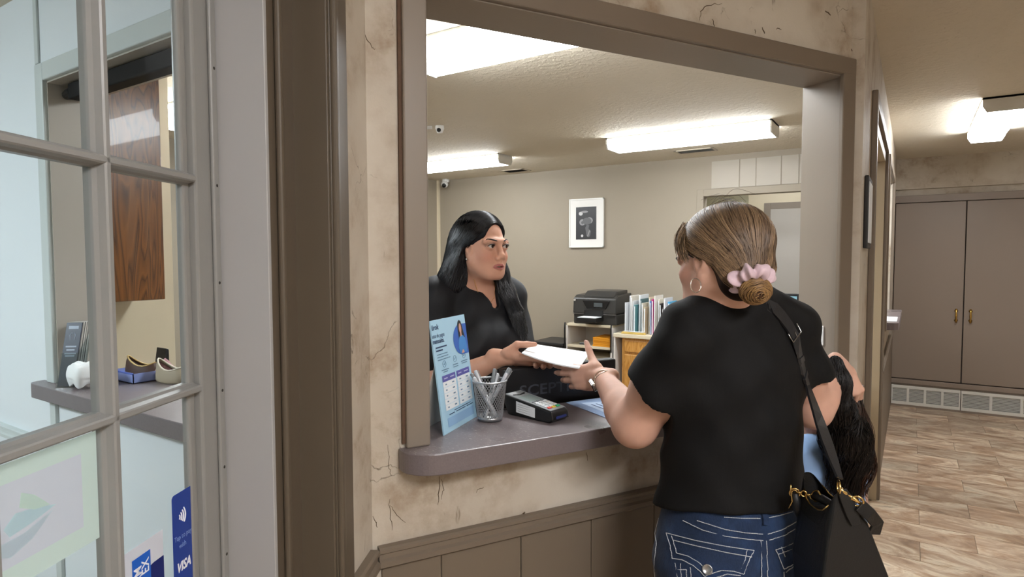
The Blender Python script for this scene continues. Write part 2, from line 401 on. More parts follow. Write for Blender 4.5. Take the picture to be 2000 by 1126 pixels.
# ------------------------------------------------------------------ U: wall with the glazed sash
b = MB(fU)
b.box((-0.235, -0.19, 0), (0.04, 0, CEIL)); b.box((-1.5, -0.19, 2.12), (-0.235, 0, CEIL)); b.box((-4.2, -0.19, 0), (-1.32, 0, CEIL))
we = struct(b.build('wall_entry', PLASTER))
MB(fU).box((-0.235, -0.194, 0), (0.0, -0.19, CEIL)).build('lobby_face', LOBW, we)
MB(fU).box((-0.11, 0, 0.09), (-0.001, 0.007, 0.775)).build('panel', PANELM, we)
struct(rail_profile(fU, -0.145, 0.006, 'trim_4', TRIMD, None), 'short taupe chair rail beside the glazed door')
b = MB(fU); b.box((-0.231, 0, 0), (-0.147, 0.018, 2.18)); b.box((-1.4, 0, 2.10), (-0.231, 0.018, 2.18))
tc = struct(b.build('trim_5', CASE_D, None, bevel=0.004), 'taupe stepped casing of the glazed door')
MB(fU).box((-0.231, 0.012, 0), (-0.212, 0.027, 2.12)).build('bead', CASE_D, tc, bevel=0.006, seg=3)
b = MB(fU); b.box((-0.342, -0.19, 0), (-0.231, -0.05, 2.12)); b.box((-0.2415, -0.052, 0), (-0.2345, 0.014, 2.12)); b.build('jamb', CASE_D, tc, bevel=0.002)
MB(fU).box((-0.318, -0.05, 0), (-0.302, -0.038, 2.12)).build('stop_bead', CASE_D, tc, bevel=0.006, seg=3)
MB(fU).box((-0.352, -0.185, 0), (-0.342, -0.048, 2.12)).build('reveal_board', REVEAL, tc, bevel=0.001, seg=1)
# glazed door leaf: stiles, rails, glazing bars, panes
door = thing('door_1', 'grey many-paned glazed door at the left edge', 'door', fU(-0.75, -0.155, 0)); del door['category']; struct(door)
OF, OG, OB = -0.135, -0.150, -0.159
cols = [-0.428, -0.600, -0.772, -0.944, -1.116]; rows = [0.285, 0.615, 0.945, 1.275, 1.605, 1.935]
def bar(m, a, c, horiz, half=0.0100, face=0.0052):
    """moulded glazing bar from a to c (s or z), fixed position"""
    pos, u0, u1 = a, c[0], c[1]
    prof = [(-half, OG + 0.003), (-half * 0.72, OG + 0.008), (-face, OF + 0.002), (-face * 0.6, OF + 0.004), (face * 0.6, OF + 0.004), (face, OF + 0.002), (half * 0.72, OG + 0.008), (half, OG + 0.003), (half, OB), (-half, OB)]
    f = (lambda q, o, u: (u, o, pos + q)) if horiz else (lambda q, o, u: (pos + q, o, u))
    A = [m.pt(f(q, o, u0)) for q, o in prof]; B = [m.pt(f(q, o, u1)) for q, o in prof]; n = len(prof)
    m.face(*A); m.face(*B[::-1])
    for k in range(n): m.face(A[k], A[(k + 1) % n], B[(k + 1) % n], B[k])
for s0, s1 in ((cols[0], -0.352), (-1.30, cols[-1])):
    m = MB(fU); m.box((s0 + 0.018 if s0 > -1 else s0, OB, 0.02), (s1 if s0 > -1 else s1 - 0.018, OF, 2.1)); m.box((s0 if s0 > -1 else s1 - 0.018, OB, 0.02), (s0 + 0.018 if s0 > -1 else s1, OG + 0.004, 2.1))
    st = m.build('stile', SASH, door, bevel=0.004)
m = MB(fU); m.box((-0.372, OF, 0.285), (-0.354, OF + 0.007, 1.935)); gb = m.build('glazing_bead', SASH, door, bevel=0.004, seg=3)
nh = flat('nail_hole', '#2b2722', 0.9)
m = MB(fU)
for z in (0.98, 1.13, 1.26, 1.44, 1.60, 1.79): m.lathe([(0.003, 0), (0.0025, 0.0008)], (-0.363, OF + 0.0066, z), (0, 1, 0), 8)
m.build('nail_hole', nh, gb)
MB(fU).box((cols[-1], OB, 0.02), (cols[0], OF, rows[0])).build('rail', SASH, door, bevel=0.004)
MB(fU).box((cols[-1], OB, rows[-1]), (cols[0], OF, 2.1)).build('rail', SASH, door, bevel=0.004)
for s in cols[1:-1]:
    m = MB(fU); bar(m, s, (rows[0], rows[-1]), False); m.build('glazing_bar', SASH, door)
for z in rows[1:-1]:
    m = MB(fU); bar(m, z, (cols[-1], cols[0] + 0.012), True); m.build('glazing_bar', SASH, door)
for i in range(4):
    for j in range(5):
        MB(fU).box((cols[i + 1] + 0.008, OG - 0.0015, rows[j] + 0.008), (cols[i] - 0.008 if i else cols[i] + 0.006, OG + 0.0015, rows[j + 1] - 0.008)).build('pane', GLASS, door)

# ------------------------------------------------------------------ the lobby side: white wall with its own counter window
Y3, Y3B, XO0, XO1 = 0.945, 1.035, -2.55, -1.20
b = MB(); b.box((-6.0, Y3, 0), (XO0, Y3B, CEIL)); b.box((XO1, Y3, 0), (-1.03, Y3B, CEIL)); b.box((XO0, Y3, ZH), (XO1, Y3B, CEIL)); b.box((XO0, Y3, 0), (XO1, Y3B, 0.985))
wlob = struct(b.build('wall_lobby', LOBW))
MB().box((-6.0, Y3B, 0), (XO0, Y3B + 0.004, CEIL)).box((XO0, Y3B, 0), (XO1, Y3B + 0.004, 0.98)).box((XO0, Y3B, ZH), (XO1, Y3B + 0.004, CEIL)).build('office_face', OFFW, wlob)
MB().box((-2.632, Y3 - 0.008, ZH + 0.07), (-2.603, Y3, CEIL)).build('batten', LOBTRIM, wlob, bevel=0.002)
MB().box((-2.61, Y3 - 0.012, 0.1), (-2.565, Y3, 0.985)).build('batten', LOBTRIM, wlob, bevel=0.002)
fL = lambda s, o, z: Vector((s, Y3 - o, z))
struct(rail_profile(fL, -6.0, -2.61, 'trim_6', LOBTRIM, None), 'pale chair rail along the white lobby wall')
b = MB(); b.box((XO0 - 0.062, Y3 - 0.018, ZC), (XO0, Y3, ZH + 0.062)); lt = struct(b.build('trim_7', LOBTRIM, None, bevel=0.004), 'pale casing around the lobby window')
MB().box((XO0, Y3 - 0.018, ZH), (XO1, Y3, ZH + 0.062)).build('head_casing', LOBTRIM, lt, bevel=0.004)
MB().box((XO0 - 0.004, Y3 - 0.004, ZC), (XO0 + 0.006, Y3B + 0.006, ZH)).build('lining', paint_mat('warm_grey_lining', '#b5aea4', 0.04, 0.4, 0.03), lt)
MB().box((XO0, Y3 - 0.004, ZH - 0.006), (XO1, Y3B + 0.006, ZH + 0.004)).build('lining', bpy.data.materials['warm_grey_lining'], lt)
MB().box((XO0 + 0.006, Y3B - 0.004, ZH - 0.05), (XO1, Y3B + 0.02, ZH - 0.004)).build('inner_stop', bpy.data.materials['warm_grey_lining'], lt)
# black roller bar under the head
t_ = thing('shutter_bar', 'black bar running under the head of the lobby window', 'bar', (-1.9, Y3 + 0.05, 2.07))
MB().box((XO0 + 0.075, Y3 + 0.03, 2.035), (XO1, Y3 + 0.075, 2.088)).build('rail', flat('shutter_black', '#040404', 0.7, spec=0.2), t_, bevel=0.004)
MB().tube([(XO0 + 0.012, Y3 + 0.052, 2.062), (XO0 + 0.08, Y3 + 0.052, 2.062)], [0.016, 0.024], 12).build('end_bracket', BLACKP, t_)

# ------------------------------------------------------------------ hall wall with doorway and second counter window
b = MB(); XW = X4 - 0.12
DY0, DY1, PY0, PY1 = 2.97, 4.30, 4.82, 6.1
b.box((XW, 2.45, 0), (X4, DY0, CEIL)); b.box((XW, DY0, 2.06), (X4, DY1, CEIL)); b.box((XW, DY1, 0), (X4, PY0, CEIL)); b.box((XW, PY0, 2.10), (X4, PY1, CEIL)); b.box((XW, PY0, 0), (X4, PY1, 0.985)); b.box((XW, PY1, 0), (X4, YC, CEIL))
wh = struct(b.build('wall_hall', PLASTER))
b = MB(); b.box((X4, DY0 - 0.055, 0), (X4 + 0.022, DY0, 2.155)); b.box((X4, DY0, 2.10), (X4 + 0.022, DY1, 2.155)); b.box((X4, DY1, 0), (X4 + 0.022, DY1 + 0.055, 2.155))
td_ = struct(b.build('trim_8', TRIMD, None, bevel=0.004), 'taupe casing of the hall doorway')
b = MB(); b.box((XW - 0.01, DY1 - 0.015, 0), (X4 + 0.005, DY1 + 0.002, 2.10)); b.box((XW - 0.01, DY0 - 0.002, 0), (X4 + 0.005, DY0 + 0.012, 2.1)); b.box((XW - 0.01, DY0, 2.045), (X4 + 0.005, DY1, 2.1)); b.build('lining', paint_mat('tan_lining', '#a8977c', 0.04, 0.45, 0.03), td_)
b = MB(); b.box((X4, PY0 - 0.055, 0.985), (X4 + 0.02, PY0, 2.155)); b.box((X4, PY0, 2.1), (X4 + 0.02, PY1, 2.155)); b.box((X4, PY1, 0.985), (X4 + 0.02, PY1 + 0.055, 2.155))
struct(b.build('trim_9', TRIMD, None, bevel=0.004), 'taupe casing of the second hall window')
fH = lambda s, o, z: Vector((X4 + o, s, z))
struct(rail_profile(fH, DY1 + 0.055, YC, 'trim_10', TRIMD, None), 'taupe chair rail beyond the hall doorway')
MB().box((X4, DY1 + 0.055, 0.0), (X4 + 0.007, YC, 0.77)).build('panel', PANELM, wh)

# ------------------------------------------------------------------ closet wall at the end of the hall
b = MB(); b.box((X4 - 0.2, YC, 2.14), (XR, YC + 0.12, CEIL)); b.box((X4 - 0.2, YC + 0.04, 0), (XR, YC + 0.12, 2.14)); 
wend = struct(b.build('wall_end', PLASTER))
cx = 0.50
def px_on_y(px, py, y):
    r = ray(px, py); return EYEV + r * (y / r.y)
cx = px_on_y(1883, 560, YC).x
zb = px_on_y(1800, 738, YC).z; zt = px_on_y(1800, 396, YC).z
b = MB(); b.box((X4, YC - 0.004, zt + 0.006), (XR, YC + 0.03, zt + 0.075)); b.box((X4, YC - 0.02, zb - 0.065), (XR, YC + 0.03, zb - 0.02)); b.box((X4, YC - 0.004, 0), (XR, YC + 0.03, zb - 0.02))
struct(b.build('trim_11', CLOSET, None, bevel=0.003), 'taupe header and sill of the closet')
MB().box((X4, YC + 0.02, zb - 0.02), (XR, YC + 0.03, zt + 0.006)).build('back_gap', DARKGAP, wend)
for n, (x0, x1, hx) in enumerate(((X4 + 0.006, cx - 0.004, cx - 0.055), (cx + 0.004, cx + 0.004 + (cx - X4), cx + 0.055))):
    d = thing('door_%d' % (n + 2), ('left', 'right')[n] + ' leaf of the taupe hall closet', 'door', ((x0 + x1) / 2, YC, zb)); del d['category']; struct(d)
    MB().box((x0, YC - 0.012, zb - 0.012), (min(x1, XR), YC + 0.018, zt)).build('leaf', CLOSET, d, bevel=0.003)
    m = MB(); zh = px_on_y(1880, 616, YC).z
    m.lathe([(0.006, 0), (0.006, 0.02), (0.004, 0.022)], (hx, YC - 0.012, zh + 0.045), (0, -1, 0), 10); m.lathe([(0.006, 0), (0.006, 0.02), (0.004, 0.022)], (hx, YC - 0.012, zh - 0.045), (0, -1, 0), 10)
    m.tube([(hx, YC - 0.03, zh + 0.065), (hx, YC - 0.034, zh + 0.03), (hx, YC - 0.036, zh), (hx, YC - 0.034, zh - 0.03), (hx, YC - 0.03, zh - 0.065)], [0.009, 0.007, 0.01, 0.007, 0.009], 10)
    m.lathe([(0.013, 0), (0.015, 0.004), (0.0, 0.006)], (hx, YC - 0.012, zh + 0.045), (0, -1, 0), 12); m.lathe([(0.013, 0), (0.015, 0.004), (0.0, 0.006)], (hx, YC - 0.012, zh - 0.045), (0, -1, 0), 12)
    m.build('handle', BRASS, d, smooth=True)
MB().box((2 * cx - X4 + 0.006, YC - 0.004, zb - 0.02), (XR, YC + 0.03, zt + 0.006)).build('end_panel', CLOSET, wend)
# white floor register under the closet, in two lengths
zv0, zv1 = px_on_y(1740, 790, YC).z, px_on_y(1740, 749, YC).z
GRV = flat('register_white', '#d5d3cc', 0.4); GRD = flat('register_dark', '#4c4a46', 0.7)
xm = px_on_y(1876, 770, YC).x
for n, (x0, x1, k) in enumerate(((X4 + 0.01, xm - 0.003, 4), (xm + 0.003, xm + 0.9, 4))):
    t_ = thing('floor_register', ('white louvred floor register below the left closet leaf', 'white louvred floor register below the right closet leaf')[n], 'vent', ((x0 + x1) / 2, YC - 0.02, 0), 'registers under the closet')
    m = MB(); yf = YC - 0.034
    m.box((x0, yf, zv1 - 0.028), (x1, YC, zv1)); m.box((x0, yf, 0.02), (x1, YC, 0.052)); wd = (x1 - x0) / k
    for i in range(k + 1):
        xx = x0 + i * wd; m.box((max(x0, xx - 0.011), yf, 0.05), (min(x1, xx + 0.011), YC, zv1 - 0.026))
    m.build('frame', GRV, t_, bevel=0.002)
    MB().box((x0, YC - 0.012, 0.02), (x1, YC - 0.006, zv1)).build('backing', GRD, t_)
    for i in range(k):
        m = MB(); nn = 9
        for j in range(nn):
            z = 0.056 + (zv1 - 0.03 - 0.056) * (j + 0.5) / nn
            m.quad((x0 + i * wd + 0.01, yf + 0.004, z - 0.004), (x0 + (i + 1) * wd - 0.01, yf + 0.004, z - 0.004), (x0 + (i + 1) * wd - 0.01, yf + 0.018, z + 0.004), (x0 + i * wd + 0.01, yf + 0.018, z + 0.004))
        stuff(m.build('louvre_slats', GRV, t_))
struct(MB().box((X4, YC - 0.03, 0), (XR, YC, 0.02)).build('baseboard_end', CLOSET))

# ------------------------------------------------------------------ the office shell
DX0, DX1, DZ = -1.687, -0.76, 2.062
PX0 = -1.98
b = MB(); b.box((XL, YB, 0), (DX0, YB + 0.1, CEIL)); b.box((DX0, YB, DZ), (DX1, YB + 0.1, CEIL)); b.box((DX1, YB, 0), (XW, YB + 0.1, CEIL))
wb = struct(b.build('wall_back', OFFW))
for a, c in zip([-1.62, -1.36, -1.215, -1.0, -0.855, -0.65, -0.5], [-1.36, -1.215, -1.0, -0.855, -0.65, -0.5, -0.3]):
    MB().box((a + 0.004, YB - 0.006, DZ + 0.07), (c - 0.004, YB, CEIL - 0.055)).build('panel', paint_mat('pale_panel_paint', '#aca497', 0.04, 0.5, 0.02) if 'pale_panel_paint' not in bpy.data.materials else bpy.data.materials['pale_panel_paint'], wb)
b = MB(); b.box((DX0 - 0.065, YB - 0.014, 0), (DX0, YB, DZ + 0.065)); b.box((DX0, YB - 0.014, DZ), (DX1, YB, DZ + 0.065)); b.box((DX1, YB - 0.014, 0), (DX1 + 0.065, YB, DZ + 0.065))
struct(b.build('trim_12', OFFW, None, bevel=0.003), 'taupe casing of the back office doorway')
ws = struct(MB().box((XL - 0.1, Y3, 0), (XL, YB + 0.1, CEIL)).build('wall_side', OFFW))
MB().box((XL, YB - 0.03, 0), (XL + 0.03, YB, CEIL)).build('corner_bead', CREAM, ws)
# passage behind the doorway, with another door and its lamp
b = MB(); cxp = px_on_y(1461, 450, 7.3).x
b.box((cxp, 7.3, 0), (XW - 0.1, 7.4, CEIL)); b.box((cxp, 7.4, 0), (cxp + 0.1, 10.1, CEIL)); b.box((-3.2, YB + 0.1, 0), (-3.1, 10.1, CEIL)); b.box((-3.2, 10.0, 0), (cxp, 10.1, CEIL))
wp = struct(b.build('wall_passage', CREAM))
dz1 = px_on_y(1520, 408, 7.3).z; dxa = px_on_y(1505, 450, 7.3).x
b = MB(); b.box((dxa - 0.07, 7.285, 0), (dxa, 7.3, dz1 + 0.07)); b.box((dxa, 7.285, dz1), (XW - 0.1, 7.3, dz1 + 0.07)); struct(b.build('trim_13', TRIM, None, bevel=0.003), 'grey casing of the door beyond the back office')
d = struct(MB().box((dxa, 7.286, 0.01), (dxa + 0.8, 7.3, dz1)).build('door_4', paint_mat('pale_grey_door', '#b2aca4', 0.02, 0.45, 0.02))); d['label'] = 'pale grey door seen beyond the back office doorway'
# partition stub in the office with the cream face
wpt = struct(MB().box((-3.42, Y3B, 0), (-3.3, 1.76, CEIL)).build('wall_partition', CREAM))

# shell parts behind and beside the camera, so that the rooms are closed
struct(MB().box((XR, YR, 0), (XR + 0.1, YC, CEIL)).build('wall_right', PLASTER))
pe = fU(-4.2, 0, 0)
struct(MB().box((pe.x - 0.2, YR - 1.0, 0), (XR, YR - 0.9, CEIL)).build('wall_rear', PLASTER))
struct(MB().box((-6.1, -3.6, 0), (-6.0, Y3, CEIL)).build('wall_lobby_far', LOBW))
struct(MB().box((-6.0, -3.6, 0), (pe.x, -3.5, CEIL)).build('wall_lobby_rear', LOBW))

# ------------------------------------------------------------------ counters
def counter(name, outline, z0, z1, label):
    m = MB(); m.prism([Vector((p[0], p[1], z0)) for p in outline], (0, 0, z1 - z0))
    return tag(m.build(name, LAM, None, bevel=0.003), label, 'counter')
def arc(c, r, a0, a1, n=10): return [(c[0] + r * math.cos(math.radians(a0 + (a1 - a0) * k / n)), c[1] + r * math.sin(math.radians(a0 + (a1 - a0) * k / n))) for k in range(n + 1)]
# in W coordinates: (s, off), then to world
oc = [(-1.702, 0.002), (-1.702, 0.02)]
for k in range(1, 11):
    a = PI / 2 * k / 10; oc.append((-1.702 + 0.085 * (1 - math.cos(a)), 0.02 + 0.070 * math.sin(a)))
oc += [(-0.16, 0.090), (-0.10, 0.082), (-0.06, 0.06), (-0.045, 0.002), (SO1 - 0.004, 0.002), (SO1 - 0.004, -0.205), (SO0 + 0.03, -0.205), (SO0 + 0.004, -0.14), (SO0 + 0.004, 0.002)]
rc_ = counter('reception_counter', [fW(s, o, 0) for s, o in oc], 0.987, ZC, 'brown grey laminate reception counter with a worn rounded end')
lc = [(-2.665, Y3 - 0.002), (-2.665, Y3 - 0.03), (-2.65, Y3 - 0.052), (-2.62, Y3 - 0.062), (XO1 - 0.07, Y3 - 0.062), (XO1 - 0.07, 1.22), (XO1 - 0.4, 1.30), (XO0 + 0.004, 1.30), (XO0 + 0.004, Y3 - 0.002)]
counter('lobby_counter', lc, 0.987, ZC, 'brown grey laminate counter of the lobby window, behind the glazed door')
hc = [(X4 - 0.3, PY0 + 0.02), (X4 + 0.06, PY0 + 0.02), (X4 + 0.085, PY0 + 0.04), (X4 + 0.09, PY0 + 0.08), (X4 + 0.09, PY1 - 0.02), (X4 - 0.3, PY1 - 0.02)]
counter('hall_counter', hc, 0.987, ZC, 'small grey counter end jutting from the far hall wall')

# ------------------------------------------------------------------ fluorescent fixtures
CAPM = flat('fixture_white', '#d9d8d2', 0.4)
def fixture(name, label, x0, x1, y0, y1, lens, along='X', group='wraparound ceiling lights', h=0.085):
    t = thing(name, label, 'ceiling light', ((x0 + x1) / 2, (y0 + y1) / 2, CEIL), group)
    m = MB(); e = 0.012
    m.box((x0, y0, CEIL - 0.012), (x1, y1, CEIL)); m.build('pan', CAPM, t)
    # wraparound lens: bevelled trough
    k = 0.028
    if along == 'X':
        pr = [(y0 + 0.003, CEIL - 0.012), (y0 + 0.003, CEIL - h * 0.55), (y0 + k, CEIL - h), (y1 - k, CEIL - h), (y1 - 0.003, CEIL - h * 0.55), (y1 - 0.003, CEIL - 0.012)]
        m = MB(); m.prism([Vector((x0 + e, y, z)) for y, z in pr], (x1 - x0 - 2 * e, 0, 0)); m.build('lens', lens, t)
        for xa in (x0, x1 - e):
            m = MB(); q = [(y0, CEIL), (y0, CEIL - h * 0.6), (y0 + k * 0.8, CEIL - h - 0.004), (y1 - k * 0.8, CEIL - h - 0.004), (y1, CEIL - h * 0.6), (y1, CEIL)]
            m.prism([Vector((xa, y, z)) for y, z in q], (e, 0, 0)); m.build('end_cap', CAPM, t)
    else:
        pr = [(x0 + 0.003, CEIL - 0.012), (x0 + 0.003, CEIL - h * 0.55), (x0 + k, CEIL - h), (x1 - k, CEIL - h), (x1 - 0.003, CEIL - h * 0.55), (x1 - 0.003, CEIL - 0.012)]
        m = MB(); m.prism([Vector((x, y0 + e, z)) for x, z in pr], (0, y1 - y0 - 2 * e, 0)); m.build('lens', lens, t)
        for ya in (y0, y1 - e):
            m = MB(); q = [(x0, CEIL), (x0, CEIL - h * 0.6), (x0 + k * 0.8, CEIL - h - 0.004), (x1 - k * 0.8, CEIL - h - 0.004), (x1, CEIL - h * 0.6), (x1, CEIL)]
            m.prism([Vector((x, ya, z)) for x, z in q], (0, e, 0)); m.build('end_cap', CAPM, t)
    return t
fixture('ceiling_light', 'large bright ceiling light nearest the reception window', -1.965, -0.745, 2.06, 2.36, LENS_O)
fixture('ceiling_light', 'long ceiling light above the back of the office, right one', -2.09, -0.84, 4.60, 4.89, LENS_O)
fixture('ceiling_light', 'ceiling light at the back left of the office near the corner camera', -4.44, -3.20, 4.70, 4.93, LENS_O)
fixture('ceiling_light', 'ceiling light seen through the glazed door beside the oak cabinet', -4.25, -3.05, 2.06, 2.36, LENS_O)
fixture('ceiling_light', 'ceiling light over the hall by the closet', 0.335, 0.565, 4.72, 5.95, LENS_H, 'Y')
fixture('ceiling_light', 'hall ceiling light behind the viewer', 0.95, 1.25, -0.7, 0.55, lens_mat('hall_lens_near', (0.97, 0.97, 1, 1), NEAR_E), 'Y')
fixture('ceiling_light', 'ceiling light of the lobby, behind the glazed wall', -3.6, -2.4, -1.35, -1.0, LENS_L)
fixture('ceiling_light', 'small ceiling lamp in the passage behind the office doorway', -2.2, -1.75, 8.6, 8.9, lens_mat('passage_lens', (0.8, 0.95, 1, 1), 12.0))
fixture('ceiling_light', 'passage ceiling light hidden above the back office doorway', -1.6, -0.6, 6.35, 6.6, lens_mat('added_passage_lens', (0.93, 0.97, 1, 1), 6.0))  # added lamp, out of view above the door head, to lift the dark passage
# ------------------------------------------------------------------ things on the reception counter
EPS = 0.0006
PAPER = flat('paper_white', '#e9eef2', 0.6); STEEL = flat('brushed_steel', '#b4b7ba', 0.38, 0.8); CHROME = flat('chrome', '#c8c8c8', 0.15, 1.0)
GREYP = flat('grey_plastic', '#7d8488', 0.45); DKGREY = flat('charcoal_plastic', '#2a2a2b', 0.35); SATIN = flat('satin_black', '#161617', 0.28)
# payment plan sign, a printed board leaning back on an easel foot
sBL = Vector((-0.968, 1.176, ZC + EPS)); sd = Vector((-0.209, 0.978, 0)).normalized(); sn = Vector((0.978, 0.209, 0)).normalized()
su = (CU * math.cos(math.radians(7.5)) - sn * math.sin(math.radians(7.5))).normalized(); sf = sd.cross(su).normalized()
SW, SH = 0.198, 0.288
def sg(u, v, h=0.0): return sBL + sd * (u * SW) + su * (v * SH) + sf * h
sign = thing('counter_sign', 'light blue printed sign with payment tables leaning at the left of the counter', 'sign', sBL)
INKB = flat('ink_navy', '#16305a', 0.6); LBLUE = flat('sign_pale_blue', '#a9d2ea', 0.35); PURP = flat('sign_purple', '#5a5aa6', 0.5); BAND = flat('sign_band_blue', '#8fb7dd', 0.4)
m = MB(); m.prism([sg(0, 0), sg(1, 0), sg(1, 1), sg(0, 1)], -sf * 0.004); m.build('board', LBLUE, sign)
m = MB(); foot = sg(0.5, 0.0) - sn * 0.075; foot.z = ZC + EPS
m.prism([sg(0.04, 0.62, -0.0045), sg(0.7, 0.62, -0.0045), foot + sd * 0.055, foot - sd * 0.098], -sf * 0.002); m.build('easel_foot', flat('grey_card', '#b9b6b0', 0.7), sign)
def sq(mat, name, rects, h=0.0006):
    m = MB()
    for u0, v0, u1, v1 in rects: m.prism([sg(u0, v0, h), sg(u1, v0, h), sg(u1, v1, h), sg(u0, v1, h)], sf * 0.0002)
    return stuff(m.build(name, mat, sign)) if name.startswith('printed') else m.build(name, mat, sign)
PHB = flat('photo_blue', '#2f63bd', 0.4)
pts = [sg(0.995, 0.63, 0.0006)] + [sg(0.82 - 0.25 * math.cos(a), 0.775 + 0.145 * math.sin(a), 0.0006) for a in np.linspace(-PI / 2 * 1.0, PI / 2 * 0.9, 16)] + [sg(0.995, 0.915, 0.0006)]
m = MB(); m.prism(pts, sf * 0.0002); ph = m.build('photo_print', PHB, sign)
def fl(name, mat, uv, h):
    m = MB(); m.prism([sg(u, v, h) for u, v in uv], sf * 0.00015); return m.build(name, mat, ph)
def el(cu_, cv, ru, rv, n=14): return [(cu_ + ru * math.cos(2 * PI * k / n), cv + rv * math.sin(2 * PI * k / n)) for k in range(n)]
fl('printed_hair', flat('print_black', '#17151c', 0.5), [(0.74, 0.785), (0.73, 0.86), (0.735, 0.91), (0.76, 0.945), (0.80, 0.958), (0.845, 0.942), (0.875, 0.89), (0.90, 0.83), (0.925, 0.785), (0.88, 0.775), (0.80, 0.80)], 0.0009)
fl('printed_jumper', flat('print_blue', '#3f86cc', 0.5), [(0.73, 0.645), (0.70, 0.70), (0.72, 0.765), (0.76, 0.80), (0.81, 0.815), (0.87, 0.805), (0.925, 0.775), (0.95, 0.71), (0.94, 0.645)], 0.0011)
fl('printed_face', flat('print_skin', '#cf9f8b', 0.5), el(0.805, 0.878, 0.036, 0.047), 0.0013)
fl('printed_neck', flat('print_skin', '#cf9f8b', 0.5), [(0.79, 0.80), (0.79, 0.85), (0.83, 0.85), (0.83, 0.805)], 0.0012)
fl('printed_hands', flat('print_skin', '#cf9f8b', 0.5), [(0.77, 0.642), (0.80, 0.67), (0.83, 0.675), (0.86, 0.645)], 0.0013)
sq(PURP, 'table_header', [(0.13, 0.445, 0.50, 0.50), (0.54, 0.445, 0.93, 0.50)])
rw = [(u0, 0.19 + 0.051 * k + 0.002, u1, 0.19 + 0.051 * (k + 1) - 0.001) for k in range(5) for u0, u1 in ((0.13, 0.50), (0.54, 0.93))]
sq(flat('sign_white', '#e3ebf0', 0.5), 'table_row', rw)
sq(BAND, 'blue_band', [(0.14, 0.045, 0.92, 0.125)])
tx = [(0.10 + 0.0, 0.0)]
smallm = flat('ink_grey_blue', '#5d7f9c', 0.6)
sq(INKB, 'printed_line', [(0.06, 0.75, 0.36, 0.762), (0.06, 0.722, 0.24, 0.734), (0.35, 0.165, 0.85, 0.171), (0.20, 0.146, 0.36, 0.153), (0.40, 0.146, 0.68, 0.153), (0.72, 0.146, 0.92, 0.153)])
sq(smallm, 'printed_line', [(0.07, 0.69, 0.36, 0.697), (0.07, 0.666, 0.37, 0.673), (0.07, 0.642, 0.42, 0.649), (0.14, 0.545, 0.34, 0.553), (0.18, 0.527, 0.31, 0.534), (0.47, 0.56, 0.62, 0.568), (0.48, 0.54, 0.62, 0.547), (0.72, 0.565, 0.92, 0.573), (0.74, 0.547, 0.90, 0.554)])
sq(smallm, 'printed_figure', [(a, 0.19 + 0.051 * k + 0.02, a + w_, 0.19 + 0.051 * k + 0.031) for k in range(5) for a, w_ in ((0.19, 0.035), (0.38, 0.06), (0.60, 0.05), (0.80, 0.06))], 0.0011)
sq(flat('ink_pale', '#b8bce0', 0.6), 'printed_heading', [(0.17, 0.468, 0.27, 0.478), (0.34, 0.468, 0.46, 0.478), (0.58, 0.468, 0.68, 0.478), (0.76, 0.468, 0.88, 0.478)], 0.0011)
m = MB()
for u, v in ((0.23, 0.60), (0.54, 0.615), (0.82, 0.62)):
    m.torus(sg(u, v, 0.001), sf, 0.0085, 0.0005, 16, 4); m.tube([sg(u - 0.015, v, 0.001), sg(u - 0.003, v - 0.008, 0.001), sg(u + 0.02, v + 0.012, 0.001)], 0.0006, 4)
stuff(m.build('icon', smallm, sign))
textobj('ürok', 0.019, sg(0.01, 0.915, 0.0008), sd, su, INKB, sign, bold=0.0004)
textobj('atos de pagos', 0.0150, sg(0.0, 0.845, 0.0008), sd, su, INKB, sign, sx=0.80)
textobj('mensuales.', 0.0165, sg(0.0, 0.795, 0.0008), sd, su, INKB, sign, bold=0.0003, sx=0.85)

# wire mesh pen cup
cc = PZ(957, 819, ZC); cc.z = ZC + EPS
cup = thing('pen_cup', 'silver wire mesh pen cup full of pens', 'pen cup', cc)
RT, RB, CH = 0.0455, 0.0335, 0.108
m = MB(); m.lathe([(RB - 0.001, 0.001), (RB, 0.0), (RB + 0.001, 0.012), (RB - 0.001, 0.012), (RB - 0.002, 0.003)], cc, n=28); m.build('base', STEEL, cup, smooth=True)
m = MB(); m.torus(cc + CU * CH, CU, RT, 0.0027, 36, 8); m.build('rim', STEEL, cup, smooth=True)
m = MB()
for sgn in (1, -1):
    for j in range(34):
        pts = []
        for k in range(9):
            h_ = 0.010 + (CH - 0.010) * k / 8; r_ = RB + (RT - RB) * h_ / CH; a = 2 * PI * j / 34 + sgn * k / 8 * 1.5
            pts.append(cc + Vector((r_ * math.cos(a), r_ * math.sin(a), h_)))
        m.tube(pts, 0.00075, 3, caps=False)
m.build('wire_mesh', STEEL, cup)
PENB = flat('pen_silver', '#c9cdd2', 0.35, 0.2)
pens = [(0.030, 200, 0.012, 30, 0.150), (0.036, 165, 0.015, 340, 0.146), (0.030, 130, 0.02, 300, 0.150), (0.02, 240, 0.01, 60, 0.132), (0.033, 20, 0.02, 200, 0.150), (0.037, 345, 0.018, 170, 0.162), (0.034, 330, 0.016, 140, 0.150)]
pens = [(0.040, 213, 0.020, 33, 0.135), (0.037, 190, 0.022, 20, 0.143), (0.030, 160, 0.020, 330, 0.142), (0.015, 60, 0.010, 200, 0.135), (0.033, 60, 0.02, 230, 0.130), (0.041, 25, 0.022, 205, 0.155), (0.036, 10, 0.02, 180, 0.138)]
ca = math.atan2(rtv.y, rtv.x)
